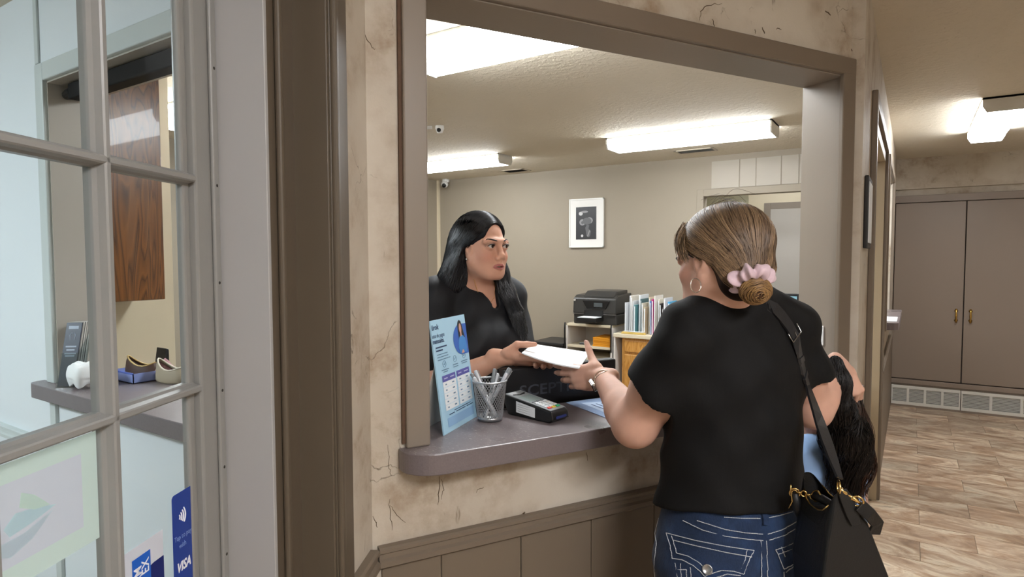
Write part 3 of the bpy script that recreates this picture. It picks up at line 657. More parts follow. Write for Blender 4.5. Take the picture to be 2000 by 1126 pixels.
for i, (r1, a1, r0, a0, ln) in enumerate(pens):
    p0 = cc + Vector((r0 * math.cos(ca + math.radians(a0)), r0 * math.sin(ca + math.radians(a0)), 0.006)); d1 = cc + Vector((r1 * math.cos(ca + math.radians(a1)), r1 * math.sin(ca + math.radians(a1)), 0.105)) - p0
    d1.normalize(); q = lambda t: p0 + d1 * t
    fat = i == 5
    pen = thing('pen', ['silver pen leaning furthest left in the mesh cup', 'silver pen second from left in the mesh cup', 'silver pen leaning left of centre in the mesh cup', 'upright silver pen in the middle of the mesh cup', 'short silver pen at the back right of the mesh cup', 'thick grey marker leaning far right in the mesh cup', 'slim silver pen beside the thick marker in the cup'][i], 'pen', p0, 'pens in the mesh cup')
    R_ = 0.0062 if fat else 0.0042
    m = MB(); m.tube([q(0), q(0.012), q(ln * 0.5)], [0.001, R_ * 0.95, R_], 10); m.build('barrel', PENB if not fat else GREYP, pen, smooth=True)
    m = MB(); m.tube([q(ln * 0.5), q(ln * 0.5 + 0.0005), q(ln - 0.002), q(ln)], [R_, R_ * 1.12, R_ * 1.12, R_ * 0.8], 10); m.build('cap', GREYP if i % 2 else PENB, pen, smooth=True)
    sdv = d1.orthogonal().normalized(); m = MB(); m.tube([q(ln - 0.004) + sdv * R_ * 1.2, q(ln - 0.004) + sdv * (R_ + 0.003), q(ln - 0.035) + sdv * (R_ + 0.002)], 0.0011, 6); m.build('clip', STEEL, pen)

# card terminal
ta = Vector((-0.961, 1.437, ZC + EPS)); tb = Vector((-0.789, 1.411, ZC + EPS)); ex = (tb - ta).normalized(); ey = Vector((-ex.y, ex.x, 0)); TL_, TW_ = (tb - ta).length, 0.072
term = thing('card_terminal', 'black and grey card payment terminal with lit keypad', 'card terminal', ta)
def ft(x, y, z): return ta + ex * x + ey * y + CU * z
def ztop(x): return 0.056 - 0.024 * x / TL_
m = MB()
prof = [(0.012, 0), (TL_ - 0.012, 0), (TL_, 0.010), (TL_ - 0.004, ztop(TL_) - 0.004), (TL_ - 0.01, ztop(TL_)), (0.0, ztop(0)), (-0.002, 0.03)]
m.prism([ft(x, 0, z) for x, z in prof], ey * TW_); m.build('body', flat('terminal_black', '#131314', 0.35), term, bevel=0.004, seg=3)
def top_quad(m, x0, y0, x1, y1, h0, h1):
    a = [ft(x, y, ztop(x) + h0) for x, y in ((x0, y0), (x1, y0), (x1, y1), (x0, y1))]; nrm = ft(0, 0, 1) - ft(0, 0, 0)
    m.prism(a, nrm * (h1 - h0))
m = MB(); top_quad(m, 0.0, 0.003, TL_ - 0.011, TW_ - 0.003, -0.001, 0.0012); m.build('fascia', flat('terminal_grey', '#8d9296', 0.35), term, bevel=0.001, seg=1)
m = MB(); top_quad(m, 0.042, 0.011, 0.086, TW_ - 0.011, 0.001, 0.0016); m.build('screen', flat('lcd_grey_green', '#9fb0ae', 0.2), term)
m = MB(); top_quad(m, 0.004, 0.01, 0.018, 0.040, 0.001, 0.0014); m.build('glare_panel', flat('terminal_pale', '#d8dcdf', 0.25), term)
m = MB(); m.tube([ft(0.022, 0.012, ztop(0.022) + 0.0016), ft(0.030, 0.030, ztop(0.03) + 0.0016), ft(0.026, 0.055, ztop(0.026) + 0.0016)], [0.002, 0.0015, 0.003], 6); m.build('trim_line', BLACKP, term)
KEYW = flat('key_pale', '#dfe4e6', 0.4); kc = {0: flat('key_red', '#d8504a', 0.4), 1: flat('key_yellow', '#e3c84a', 0.4), 2: flat('key_green', '#35b478', 0.4)}
for r in range(6):
    for c in range(3):
        x0 = 0.092 + r * 0.0112; y0 = 0.010 + c * 0.0180; hh = 0.0042
        if r == 0: x1 = x0 + 0.005; mat = GREYP
        else: x1 = x0 + 0.0078; mat = KEYW if r < 5 else kc[c]
        if r > 0: x0 -= 0.003; x1 -= 0.003
        m = MB(); top_quad(m, x0, y0, x1, y0 + 0.0135, 0.001, hh); m.build('key', mat, term, bevel=0.0008, seg=1)
m = MB(); m.prism([ft(0.044, -0.0005, 0.012), ft(0.112, -0.0005, 0.007), ft(0.112, -0.0005, 0.034), ft(0.044, -0.0005, 0.043)], -ey * 0.0003); lb = m.build('label_sticker', PAPER, term)
m = MB()
for k in range(4): m.prism([ft(0.05, -0.0009, 0.017 + k * 0.006 - 0.0045 * 0.1), ft(0.095, -0.0009, 0.0137 + k * 0.006), ft(0.095, -0.0009, 0.0142 + k * 0.006), ft(0.05, -0.0009, 0.0175 + k * 0.006)], -ey * 0.0001)
stuff(m.build('printed_line', GREYP, lb))
m = MB(); m.prism([ft(TL_ + 0.0004, 0.014, 0.012), ft(TL_ + 0.0004, TW_ - 0.014, 0.012), ft(TL_ - 0.0010, TW_ - 0.014, 0.018), ft(TL_ - 0.0010, 0.014, 0.018)], ex * 0.0015); m.build('card_slot', flat('slot_blue', '#2a3570', 0.3), term)
cab = MB(); cab.tube([ft(0.0, 0.03, 0.012), ft(-0.012, 0.03, 0.006), ft(-0.03, 0.03, 0.003)], 0.0025, 6); cab.build('cord', BLACKP, term, smooth=True)

# monitor standing behind the counter with its back to the hall
mon = thing('monitor', 'black monitor behind the counter, its back towards the hall', 'monitor', fW(-1.11, -0.25, 0.74))
def fM(s, o, z): return fW(s, o, z)
m = MB(fM); m.box((-1.315, -0.262, 0.835), (-0.905, -0.226, 1.152)); m.build('back_shell', flat('monitor_black', '#08080a', 0.5), mon, bevel=0.006, seg=3)
m = MB(fM); m.box((-1.31, -0.268, 0.84), (-0.91, -0.262, 1.147)); m.build('screen', SATIN, mon)
m = MB(fM); m.box((-1.15, -0.25, 0.755), (-1.07, -0.236, 0.84)); m.build('stand', BLACKP, mon, bevel=0.003)
m = MB(fM); m.box((-1.23, -0.32, 0.742), (-0.99, -0.215, 0.756)); m.build('foot', BLACKP, mon, bevel=0.003)
lt_o = fW(-1.262, -0.2255, 1.066); textobj('SCEPTRE', 0.046, lt_o, dW, CU, flat('ghost_grey', '#3c3f47', 0.5), mon, bold=0.0006, sx=1.28)
dk = thing('reception_desk', 'narrow white desk hidden behind the reception counter', 'desk', fW(-0.9, -0.3, 0))
m = MB(fW); m.box((-1.57, -0.40, 0.715), (-0.15, -0.215, 0.7415)); m.build('top', WHITE, dk)
for s_ in (-1.55, -0.18):
    m = MB(fW); m.box((s_, -0.38, 0), (s_ + 0.025, -0.225, 0.715)); m.build('leg', WHITE, dk)

# laminated flyer lying on the counter
fl0, fl1, fl3 = PZ(1105, 786, ZC), PZ(1172, 812, ZC), PZ(1166, 776, ZC)
e1 = (fl1 - fl0).normalized(); e2 = Vector((-e1.y, e1.x, 0))
fly = thing('flyer', 'pale blue printed flyer lying on the counter by the elbow', 'flyer', fl0 + CU * EPS)
q = lambda a, c, h: fl0 + e1 * a + e2 * c + CU * (EPS + h)
m = MB(); m.prism([q(0, 0, 0), q(0.215, 0, 0), q(0.215, 0.155, 0), q(0, 0.155, 0)], CU * 0.0012); m.build('sheet', flat('flyer_blue', '#9fb4d6', 0.25), fly)
m = MB(); m.prism([q(0.03, 0.035, 0.0013), q(0.2, 0.03, 0.0013), q(0.2, 0.12, 0.0013), q(0.05, 0.12, 0.0013)], CU * 0.0002); m.build('pale_patch', flat('flyer_pale', '#c4d6ee', 0.25), fly)
m = MB()
for k in range(4): m.prism([q(0.06, 0.05 + k * 0.018, 0.0016), q(0.17, 0.05 + k * 0.018, 0.0016), q(0.17, 0.055 + k * 0.018, 0.0016), q(0.06, 0.055 + k * 0.018, 0.0016)], CU * 0.0001)
stuff(m.build('printed_line', INKB, fly))

# ------------------------------------------------------------------ stickers on the glazed door
zf = OG + 0.0018
def stick(s0, s1, z0, z1, mat, name, parent, o=zf, th=0.0003, r=0.006):
    n = 5; pts = []
    for cx_, cz_, a0 in ((s1 - r, z1 - r, 0), (s0 + r, z1 - r, 90), (s0 + r, z0 + r, 180), (s1 - r, z0 + r, 270)):
        pts += [(cx_ + r * math.cos(math.radians(a0 + 90 * k / n)), cz_ + r * math.sin(math.radians(a0 + 90 * k / n))) for k in range(n + 1)]
    m = MB(); m.prism([fU(a, o, z) for a, z in pts], nU * th); return m.build(name, mat, parent)
VIS = flat('sticker_blue', '#16388f', 0.35); STW = flat('sticker_white', '#e8ebf4', 0.4)
vs = thing('tap_to_pay_sticker', 'blue tap to pay sticker on the lower right pane', 'sticker', fU(-0.44, zf, 1.0))
stick(-0.4735, -0.4225, 0.93, 1.121, VIS, 'sheet', vs)
m = MB(); cx_, cz_ = -0.462, 1.083
for k, rr in enumerate((0.006, 0.0105, 0.015, 0.0195)):
    pts = [fU(cx_ + rr * math.cos(a), zf + 0.0005, cz_ + rr * math.sin(a)) for a in np.linspace(-0.62, 0.62, 9)]
    m.tube(pts, 0.0013, 4)
stuff(m.build('wave_symbol', STW, vs))
textobj('Tap to pay', 0.0112, fU(-0.4700, zf + 0.0004, 1.048), dU, CU, flat('sticker_pale_ink', '#7f98cf', 0.4), vs, sx=0.88)
textobj('with', 0.0112, fU(-0.459, zf + 0.0004, 1.034), dU, CU, flat('sticker_pale_ink', '#7f98cf', 0.4), vs, sx=0.88)
textobj('VISA', 0.0205, fU(-0.4665, zf + 0.0004, 0.998), dU, CU, STW, vs, bold=0.0007, shear=0.25, sx=0.85)
am = thing('card_brand_sticker', 'white and navy card brand sticker at the foot of the pane', 'sticker', fU(-0.53, zf, 1.0))
stick(-0.592, -0.496, 0.93, 1.082, flat('sticker_card_white', '#c9cfdb', 0.4), 'sheet', am, r=0.0015)
m = MB(); o_ = zf + 0.0004
m.prism([fU(-0.592, o_, 0.93), fU(-0.496, o_, 0.93), fU(-0.496, o_, 1.043), fU(-0.518, o_, 1.043), fU(-0.592, o_, 1.028)], nU * 0.0002); m.build('navy_field', flat('sticker_navy', '#0d1d66', 0.35), am)
m = MB(); o_ = zf + 0.0008; m.prism([fU(-0.562, o_, 1.00), fU(-0.525, o_, 1.00), fU(-0.525, o_, 1.066), fU(-0.562, o_, 1.066)], nU * 0.0002); m.build('blue_square', flat('sticker_mid_blue', '#1f5fc4', 0.35), am)
textobj('AM', 0.0215, fU(-0.5445, zf + 0.0011, 1.028), CU, -dU, STW, am, bold=0.0003, sx=0.8)
textobj('EX', 0.0215, fU(-0.5290, zf + 0.0011, 1.036), CU, -dU, STW, am, bold=0.0003, sx=0.8)
def film(name, col):
    t = NT(name); tl = t.n('ShaderNodeBsdfTranslucent'); tl.inputs[0].default_value = lin(col); t.b.inputs['Base Color'].default_value = lin(col); t.set(Roughness=0.5)
    mx = t.n('ShaderNodeMixShader'); mx.inputs[0].default_value = 0.6; t.l(t.b.outputs[0], mx.inputs[1]); t.l(tl.outputs[0], mx.inputs[2]); t.l(mx.outputs[0], t.out.inputs[0]); return t.m
po = thing('window_poster', 'pale green and lilac poster with leaf logo on the glass', 'poster', fU(-0.7, OG - 0.003, 1.2))
ob = OG - 0.0022
m = MB()
for a0, b0, a1, b1 in ((-0.775, 1.123, -0.612, 1.148), (-0.775, 1.24, -0.612, 1.262), (-0.637, 1.148, -0.612, 1.24)): m.quad(fU(a0, ob, b0), fU(a1, ob, b0), fU(a1, ob, b1), fU(a0, ob, b1))
stuff(m.build('border', film('poster_green', '#dbe6dd'), po))
m = MB(); m.quad(fU(-0.775, ob, 1.148), fU(-0.637, ob, 1.148), fU(-0.637, ob, 1.24), fU(-0.775, ob, 1.24)); m.build('lilac_field', film('poster_lilac', '#dcdae2'), po)
for k, (pts, c_) in enumerate((([(-0.725, 1.208), (-0.722, 1.224), (-0.705, 1.215), (-0.685, 1.196), (-0.705, 1.198)], '#e2f3e6'), ([(-0.745, 1.192), (-0.73, 1.204), (-0.71, 1.201), (-0.676, 1.193), (-0.71, 1.185), (-0.738, 1.181)], '#d9edf0'), ([(-0.752, 1.165), (-0.748, 1.177), (-0.72, 1.178), (-0.68, 1.189), (-0.71, 1.167), (-0.738, 1.158)], '#dbe5ea'))):
    m = MB(); m.poly([fU(a, ob + 0.0003, z) for a, z in pts]); m.build('leaf_mark', film('leaf_%d' % k, c_), po)

# ------------------------------------------------------------------ lobby counter things
zc = ZC + EPS
bh = thing('brochure_holder', 'clear acrylic holder leaning on the lobby counter', 'holder', (-2.45, 0.93, zc))
CLEAR = NT('clear_acrylic'); CLEAR.t.nodes.remove(CLEAR.b); _tr = CLEAR.n('ShaderNodeBsdfTransparent'); _tr.inputs[0].default_value = (0.88, 0.92, 0.93, 1); _gl = CLEAR.n('ShaderNodeBsdfGlossy'); _gl.inputs['Roughness'].default_value = 0.08; _mx = CLEAR.n('ShaderNodeMixShader'); _mx.inputs[0].default_value = 0.12
CLEAR.l(_tr.outputs[0], _mx.inputs[1]); CLEAR.l(_gl.outputs[0], _mx.inputs[2]); CLEAR.l(_mx.outputs[0], CLEAR.out.inputs[0]); CLEAR = CLEAR.m
bx = Vector((0.78, 0.62, 0)).normalized(); by = Vector((-0.62, 0.78, 0)).normalized(); lean = (by * 0.30 + CU * 0.95).normalized(); b0 = Vector((-2.462, 0.899, zc))
def fb(a, c, h): return b0 + bx * a + by * c + lean * h
m = MB(); m.prism([fb(0, 0, 0), fb(0.058, 0, 0), fb(0.058, 0, 0.12), fb(0, 0, 0.12)], by * 0.002); m.prism([fb(0, 0.06, 0), fb(0.058, 0.06, 0), fb(0.058, 0.06, 0.2), fb(0, 0.06, 0.2)], by * 0.002)
m.prism([fb(0.056, 0, 0), fb(0.056, 0.06, 0), fb(0.056, 0.06, 0.19), fb(0.056, 0, 0.12)], bx * 0.002); m.prism([fb(0, 0, 0), fb(0.058, 0, 0), fb(0.058, 0.06, 0), fb(0, 0.06, 0)], lean * 0.002); m.build('acrylic_shell', CLEAR, bh)
NAVY = flat('brochure_navy', '#2b3446', 0.35); bw = [flat('brochure_%d' % k, c_, 0.5) for k, c_ in enumerate(('#d9d6cf', '#8f8c88', '#c4c0b8', '#5c5a58'))]
for k in range(9):
    y0 = 0.004 + k * 0.006
    br = thing('brochure', 'navy brochure with tooth emblem at the front of the clear holder' if k == 0 else ['second', 'third', 'fourth', 'fifth', 'sixth', 'seventh', 'eighth', 'ninth'][k - 1] + ' brochure from the front of the clear holder', 'brochure', fb(0.036, y0, 0.003), 'brochures in the clear holder')
    m = MB(); m.prism([fb(0.003, y0, 0.003), fb(0.054, y0, 0.003), fb(0.054, y0, 0.228), fb(0.003, y0, 0.228)], by * 0.0045); m.build('cover', NAVY if k == 0 else bw[k % 4], br)
    if k == 0:
        m = MB(); m.prism([fb(0.012, y0 - 0.0006, 0.205), fb(0.045, y0 - 0.0006, 0.205), fb(0.045, y0 - 0.0006, 0.216), fb(0.012, y0 - 0.0006, 0.216)], by * 0.0003)
        for a, c_, z_ in ((0.011, 0.046, 0.14), (0.015, 0.042, 0.128), (0.010, 0.048, 0.115), (0.013, 0.044, 0.107)): m.prism([fb(a, y0 - 0.0006, z_), fb(c_, y0 - 0.0006, z_), fb(c_, y0 - 0.0006, z_ + 0.005), fb(a, y0 - 0.0006, z_ + 0.005)], by * 0.0003)
        m.tube([fb(0.022, y0 - 0.0004, 0.165), fb(0.020, y0 - 0.0004, 0.183), fb(0.026, y0 - 0.0004, 0.192), fb(0.029, y0 - 0.0004, 0.188), fb(0.033, y0 - 0.0004, 0.192), fb(0.038, y0 - 0.0004, 0.183), fb(0.036, y0 - 0.0004, 0.165)], 0.0012, 4)
        stuff(m.build('cover_print', flat('brochure_print', '#aab4c4', 0.5), br))
# white molar model
tc_ = Vector((-2.383, 0.953, zc)); tt = thing('tooth_model', 'white molar tooth model on the lobby counter', 'tooth model', tc_)
m = MB(); nU_, nV_ = 24, 18; rid = []
for j in range(nV_ + 1):
    v_ = j / nV_; ring = []
    for i in range(nU_):
        a = 2 * PI * i / nU_; z = 0.088 * v_
        sq_ = 1 / max(abs(math.cos(a)) ** 5 + abs(math.sin(a)) ** 5, 1e-3) ** 0.2
        r_ = 0.045 * sq_ * (0.80 + 0.26 * math.sin(PI * min(1, v_ * 0.9 + 0.1) ** 1.2) - (0.10 if v_ > 0.93 else 0))
        leg = (abs(math.cos(2 * a)) if v_ < 0.45 else 1)
        if v_ < 0.42: r_ *= 0.72 + 0.28 * (0.55 + 0.45 * abs(math.sin(2 * (a)))) if True else 1
        zz = z + (0.018 * math.cos(2 * a) ** 2 * max(0, 1 - v_ / 0.3) if v_ < 0.3 else 0) + (0.005 * math.cos(4 * a) if v_ > 0.9 else 0)
        ring.append(m.pt(tc_ + Vector((r_ * math.cos(a) * 1.05, r_ * math.sin(a) * 0.85, zz))))
    rid.append(ring)
for j in range(nV_):
    for i in range(nU_): m.face(rid[j][i], rid[j][(i + 1) % nU_], rid[j + 1][(i + 1) % nU_], rid[j + 1][i])
top = m.pt(tc_ + Vector((0, 0, 0.080)))
for i in range(nU_): m.face(rid[-1][i], rid[-1][(i + 1) % nU_], top)
bot = m.pt(tc_ + Vector((0, 0, 0.034)))
for i in range(nU_): m.face(rid[0][(i + 1) % nU_], rid[0][i], bot)
m.build('crown', flat('tooth_white', '#f2f4f4', 0.35), tt, smooth=True, subd=1)
# blue tray with shoes and pink cloth
tr0 = Vector((-2.47, 1.075, zc)); tray = thing('plastic_tray', 'lavender blue clear tray behind the tooth model', 'tray', tr0)
TRB = flat('tray_lavender', '#8f9fd8', 0.2)
def trf(a, c, h): return tr0 + Vector((a, c, h))
m = MB(); m.box(tuple(trf(0, 0, 0)), tuple(trf(0.17, 0.12, 0.003))); m.box(tuple(trf(0, 0, 0)), tuple(trf(0.17, 0.003, 0.035))); m.box(tuple(trf(0, 0.117, 0)), tuple(trf(0.17, 0.12, 0.035))); m.box(tuple(trf(0, 0, 0)), tuple(trf(0.003, 0.12, 0.035))); m.box(tuple(trf(0.167, 0, 0)), tuple(trf(0.17, 0.12, 0.035))); m.build('walls', TRB, tray)
for c0_ in (-0.004, 0.12): MB().box(tuple(trf(-0.004, c0_, 0.033)), tuple(trf(0.174, c0_ + 0.004, 0.039))).build('rim', flat('tray_rim_blue', '#4c66b8', 0.25), tray)
def shoe(c, ang, ln, cols_, label):
    t = thing('shoe', label, 'shoe', c, 'small shoes on the lobby counter')
    R_ = Matrix.Rotation(ang, 3, 'Z'); m = MB(); n = 20; lev = [(0.0, 0.92), (0.006, 1.0), (0.02, 0.98), (0.034, 0.9), (0.044, 0.80)]; rings = []
    for h_, k in lev:
        ring = []
        for i in range(n):
            a = 2 * PI * i / n; x = math.cos(a) * ln / 2; y = math.sin(a) * ln * 0.19 * (1.0 + 0.18 * math.cos(a))
            hh = 1.45 * h_ * (0.75 + 0.35 * (abs(math.cos(a)) ** 2)) + (0.012 * (-math.cos(a)) if h_ > 0.03 else 0)
            ring.append(m.pt(Vector(c) + R_ @ Vector((x * k, y * k, max(0, hh)))))
        rings.append(ring)
    for a_, b_ in zip(rings, rings[1:]):
        for i in range(n): m.face(a_[i], a_[(i + 1) % n], b_[(i + 1) % n], b_[i])
    m.face(*rings[0][::-1]); m.build('upper', cols_[0], t, smooth=True)
    top_ = [Vector(m.v[k]) for k in rings[-1]]
    m2 = MB(); m2.poly([p - CU * 0.012 for p in top_]); m2.build('insole', cols_[1], t)
    m3 = MB(); m3.tube(top_ + [top_[0]], 0.0028, 6, caps=False); m3.build('piping', cols_[2], t, smooth=True)
shoe(Vector((-2.222, 1.165, zc)), 0.15, 0.15, (flat('shoe_tan', '#a89a82', 0.6), flat('shoe_lining_red', '#4a1d1a', 0.7), flat('shoe_piping', '#ddd2bd', 0.5)), 'tan shoe with pale piping on the lobby counter')
shoe(Vector((-2.372, 1.140, zc + 0.004)), 0.5, 0.13, (flat('shoe_brown', '#4b3527', 0.5), flat('shoe_dark_lining', '#20130e', 0.7), flat('shoe_gold', '#bfa268', 0.4, 0.5)), 'dark brown shoe with gold trim beside pink cloth')
cl = thing('pink_cloth', 'crumpled pink cloth between the two small shoes', 'cloth', (-2.30, 1.19, zc))
m = MB(); n = 13; rnd = random.Random(2); g = {}
for i in range(n):
    for j in range(n):
        x, y = (i / (n - 1) - 0.5) * 0.12, (j / (n - 1) - 0.5) * 0.10; r_ = math.hypot(x / 0.06, y / 0.05)
        g[i, j] = m.pt((-2.30 + x * 0.8, 1.19 + y * 0.8, zc + max(0.004, 0.075 * (1 - r_ * 0.75) + 0.012 * math.sin(9 * i + 2 * j) + 0.01 * rnd.random())))
for i in range(n - 1):
    for j in range(n - 1): m.face(g[i, j], g[i + 1, j], g[i + 1, j + 1], g[i, j + 1])
m.build('folds', flat('cloth_pink', '#b5838a', 0.8, sheen=0.3), cl, smooth=True, subd=1)
ph_ = thing('card_reader', 'black stand device behind the lavender tray', 'device', (-2.30, 1.25, zc))
MB().prism([Vector((-2.53, 1.262, zc)), Vector((-2.53, 1.285, zc)), Vector((-2.53, 1.285, zc + 0.085)), Vector((-2.53, 1.275, zc + 0.09))], (0.075, 0, 0)).build('back', BLACKP, ph_, bevel=0.003)
MB().box((-2.53, 1.262, zc), (-2.455, 1.292, zc + 0.02)).build('base', BLACKP, ph_, bevel=0.003)
# oak cabinet on the partition
oc_ = thing('wall_cabinet', 'varnished oak wall cabinet seen through the glazed door', 'cabinet', (-3.15, 1.41, 1.285))
MB().box((-3.298, 1.25, 1.285), (-3.019, 1.562, 2.436)).build('carcass', OAK, oc_, bevel=0.002)
MB().box((-3.018, 1.252, 1.287), (-3.0, 1.56, 2.434)).build('door', OAK, oc_, bevel=0.003)

# ------------------------------------------------------------------ back of the office
def bx_(name, a, c, mat, par, bev=0.003): return MB().box(a, c).build(name, mat, par, bevel=bev)
CREAML = flat('cream_laminate', '#d8cdb4', 0.4); WHL = flat('white_laminate', '#dcd8d4', 0.4)
sh = thing('shelf_unit', 'white shelf unit carrying the printer', 'shelf unit', (-2.67, 5.7, 0))
for nm, z0, z1 in (('top_shelf', 0.795, 0.822), ('middle_shelf', 0.580, 0.605), ('bottom_shelf', 0.462, 0.482)):
    MB().box((-2.915, 5.5, z0), (-2.425, 5.93, z1)).build(nm, CREAML, sh, bevel=0.003)
for x in (-2.925, -2.44): MB().box((x, 5.5, 0.462 if x < -2.5 else 0.482), (x + 0.016, 5.93, 0.80)).build('side_panel', WHL, sh, bevel=0.002)
for x in (-2.937, -2.430): MB().tube([(x, 5.495, 0.56), (x, 5.492, 0.60), (x, 5.492, 0.79), (x, 5.50, 0.825)], 0.008, 8).build('dark_edge', BLACKP, sh, smooth=True)
MB().box((-2.915, 5.92, 0.605), (-2.425, 5.93, 0.795)).build('back_panel', WHL, sh)
for x in (-2.92, -2.445): MB().box((x, 5.52, 0), (x + 0.02, 5.91, 0.462)).build('leg', WHL, sh)
pr = thing('printer', 'black office printer on the white shelf unit', 'printer', (-2.61, 5.68, 0.8225))
PX0_, PX1_, PY0_, PY1_, PZ0_ = -2.845, -2.385, 5.49, 5.90, 0.8235
PRB = flat('printer_charcoal', '#343331', 0.32); PRG = flat('printer_grey', '#5b5956', 0.3)
MB().box((PX0_, PY0_ + 0.02, PZ0_), (PX1_, PY1_, PZ0_ + 0.10)).build('base', PRB, pr, bevel=0.01, seg=3)
m = MB(); m.prism([Vector((PX0_, y, z)) for y, z in ((PY0_, PZ0_ + 0.105), (PY1_, PZ0_ + 0.105), (PY1_, PZ0_ + 0.30), (PY0_ + 0.07, PZ0_ + 0.285), (PY0_ + 0.012, PZ0_ + 0.255))], (PX1_ - PX0_, 0, 0)); m.build('body', PRB, pr, bevel=0.012, seg=3)
MB().box((PX0_ - 0.001, PY0_ + 0.004, PZ0_ + 0.098), (PX1_ + 0.001, PY0_ + 0.024, PZ0_ + 0.106)).build('silver_line', PRG, pr)
MB().box((PX0_ + 0.13, PY0_ - 0.004, PZ0_ + 0.085), (PX0_ + 0.33, PY0_ + 0.02, PZ0_ + 0.14)).build('output_slot', flat('printer_black', '#0a0a0a', 0.5), pr)
MB().box((PX0_ + 0.12, PY0_ - 0.16, PZ0_ + 0.035), (PX0_ + 0.33, PY0_ + 0.02, PZ0_ + 0.075)).build('paper_tray', flat('printer_black', '#0a0a0a', 0.5), pr, bevel=0.004)
m = MB(); m.prism([Vector((PX0_ + 0.16, PY0_ - 0.012, PZ0_ + 0.155)), Vector((PX0_ + 0.36, PY0_ - 0.012, PZ0_ + 0.155)), Vector((PX0_ + 0.40, PY0_ - 0.008, PZ0_ + 0.235)), Vector((PX0_ + 0.11, PY0_ - 0.008, PZ0_ + 0.235))], (0, 0.02, 0)); pp = m.build('control_panel', flat('printer_gloss', '#1b1b1c', 0.15), pr, bevel=0.004)
MB().box((PX0_ + 0.24, PY0_ - 0.016, PZ0_ + 0.175), (PX0_ + 0.33, PY0_ - 0.011, PZ0_ + 0.215)).build('display', flat('display_grey', '#4f5557', 0.2), pp)
m = MB(); m.prism([Vector((PX0_ + 0.10, y, z)) for y, z in ((PY0_ + 0.03, PZ0_ + 0.27), (PY0_ + 0.38, PZ0_ + 0.29), (PY0_ + 0.38, PZ0_ + 0.33), (PY0_ + 0.12, PZ0_ + 0.325))], (PX1_ - PX0_ - 0.13, 0, 0)); m.build('feeder_lid', PRB, pr, bevel=0.008)
MB().lathe([(0.012, 0), (0.012, 0.003)], (PX0_ + 0.02, PY0_ + 0.005, PZ0_ + 0.235), (0, -1, 0.2), 14).build('emblem', flat('emblem_grey', '#a8a49c', 0.3), pr)
pp_ = thing('paper_stack', 'white paper lying in the printer tray', 'paper', (PX0_ + 0.22, PY0_ - 0.07, PZ0_ + 0.0765))
MB().box((PX0_ + 0.13, PY0_ - 0.15, PZ0_ + 0.0760), (PX0_ + 0.32, PY0_ - 0.01, PZ0_ + 0.081)).build('sheets', PAPER, pp_)
ob_ = thing('orange_envelopes', 'stack of orange envelopes on the middle shelf', 'envelopes', (-2.53, 5.7, 0.606))
for k in range(5): MB().box((-2.635 + 0.004 * (k % 2), 5.51 + 0.003 * (k % 3), 0.6055 + k * 0.018), (-2.45, 5.80, 0.622 + k * 0.018)).build('envelope', flat('envelope_orange', '#e0961c', 0.55), ob_, bevel=0.002, seg=1)
sm = thing('stapler', 'small grey stapler lying on the middle shelf', 'stapler', (-2.76, 5.56, 0.606))
MB().box((-2.80, 5.55, 0.6055), (-2.71, 5.58, 0.612)).build('base', DKGREY, sm); m = MB(); m.prism([Vector((-2.80, 5.553, 0.613)), Vector((-2.71, 5.553, 0.620)), Vector((-2.715, 5.553, 0.634)), Vector((-2.80, 5.553, 0.622))], (0, 0.024, 0)); m.build('arm', GREYP, sm, bevel=0.003)
cb = thing('black_cabinet', 'black low cabinet under the white shelf unit', 'cabinet', (-2.63, 5.7, 0))
MB().box((-2.895, 5.50, 0.0), (-2.45, 5.90, 0.46)).build('carcass', flat('cabinet_black', '#121318', 0.5), cb, bevel=0.006); MB().box((-2.885, 5.488, 0.02), (-2.46, 5.50, 0.44)).build('door', flat('cabinet_black', '#121318', 0.5), cb, bevel=0.004)
bn = thing('black_crate', 'black crate on the floor left of the shelf unit', 'crate', (-3.12, 5.7, 0))
MB().prism([Vector((-3.28, 5.48, 0)), Vector((-2.97, 5.48, 0)), Vector((-2.955, 5.48, 0.60)), Vector((-3.30, 5.48, 0.60))], (0, 0.4, 0)).build('body', BLACKP, bn, bevel=0.01); MB().box((-3.315, 5.465, 0.585), (-2.945, 5.895, 0.612)).build('rim', DKGREY, bn, bevel=0.005)
# desk cabinet with worktop
dc = thing('desk_cabinet', 'honey oak desk cabinet with drawer and door', 'cabinet', (-1.95, 5.72, 0))
MB().box((-2.325, 5.52, 0), (-1.80, 5.95, 0.712)).build('carcass', OAKL, dc, bevel=0.002)
for nm, z0, z1 in (('drawer', 0.575, 0.69), ('door', 0.08, 0.555)):
    o = MB().box((-2.295, 5.500, z0), (-1.83, 5.522, z1)).build(nm, OAKL, dc, bevel=0.008, seg=2)
    MB().tube([(-2.10, 5.498, (z0 + z1) / 2 + (0.0 if nm == 'drawer' else 0.15)), (-2.10, 5.475, (z0 + z1) / 2 + (0 if nm == 'drawer' else 0.15)), (-2.02, 5.475, (z0 + z1) / 2 + (0 if nm == 'drawer' else 0.15)), (-2.02, 5.498, (z0 + z1) / 2 + (0 if nm == 'drawer' else 0.15))], 0.005, 8).build('handle', BRASS, o)
wt = thing('worktop', 'cream laminate worktop on the oak desk cabinet', 'worktop', (-2.05, 5.7, 0.713))
MB().box((-2.404, 5.48, 0.7135), (-1.76, 5.955, 0.752)).build('slab', CREAML, wt, bevel=0.006)
MB().box((-2.40, 5.49, 0.0), (-2.385, 5.93, 0.7135)).build('end_panel', WHL, wt)
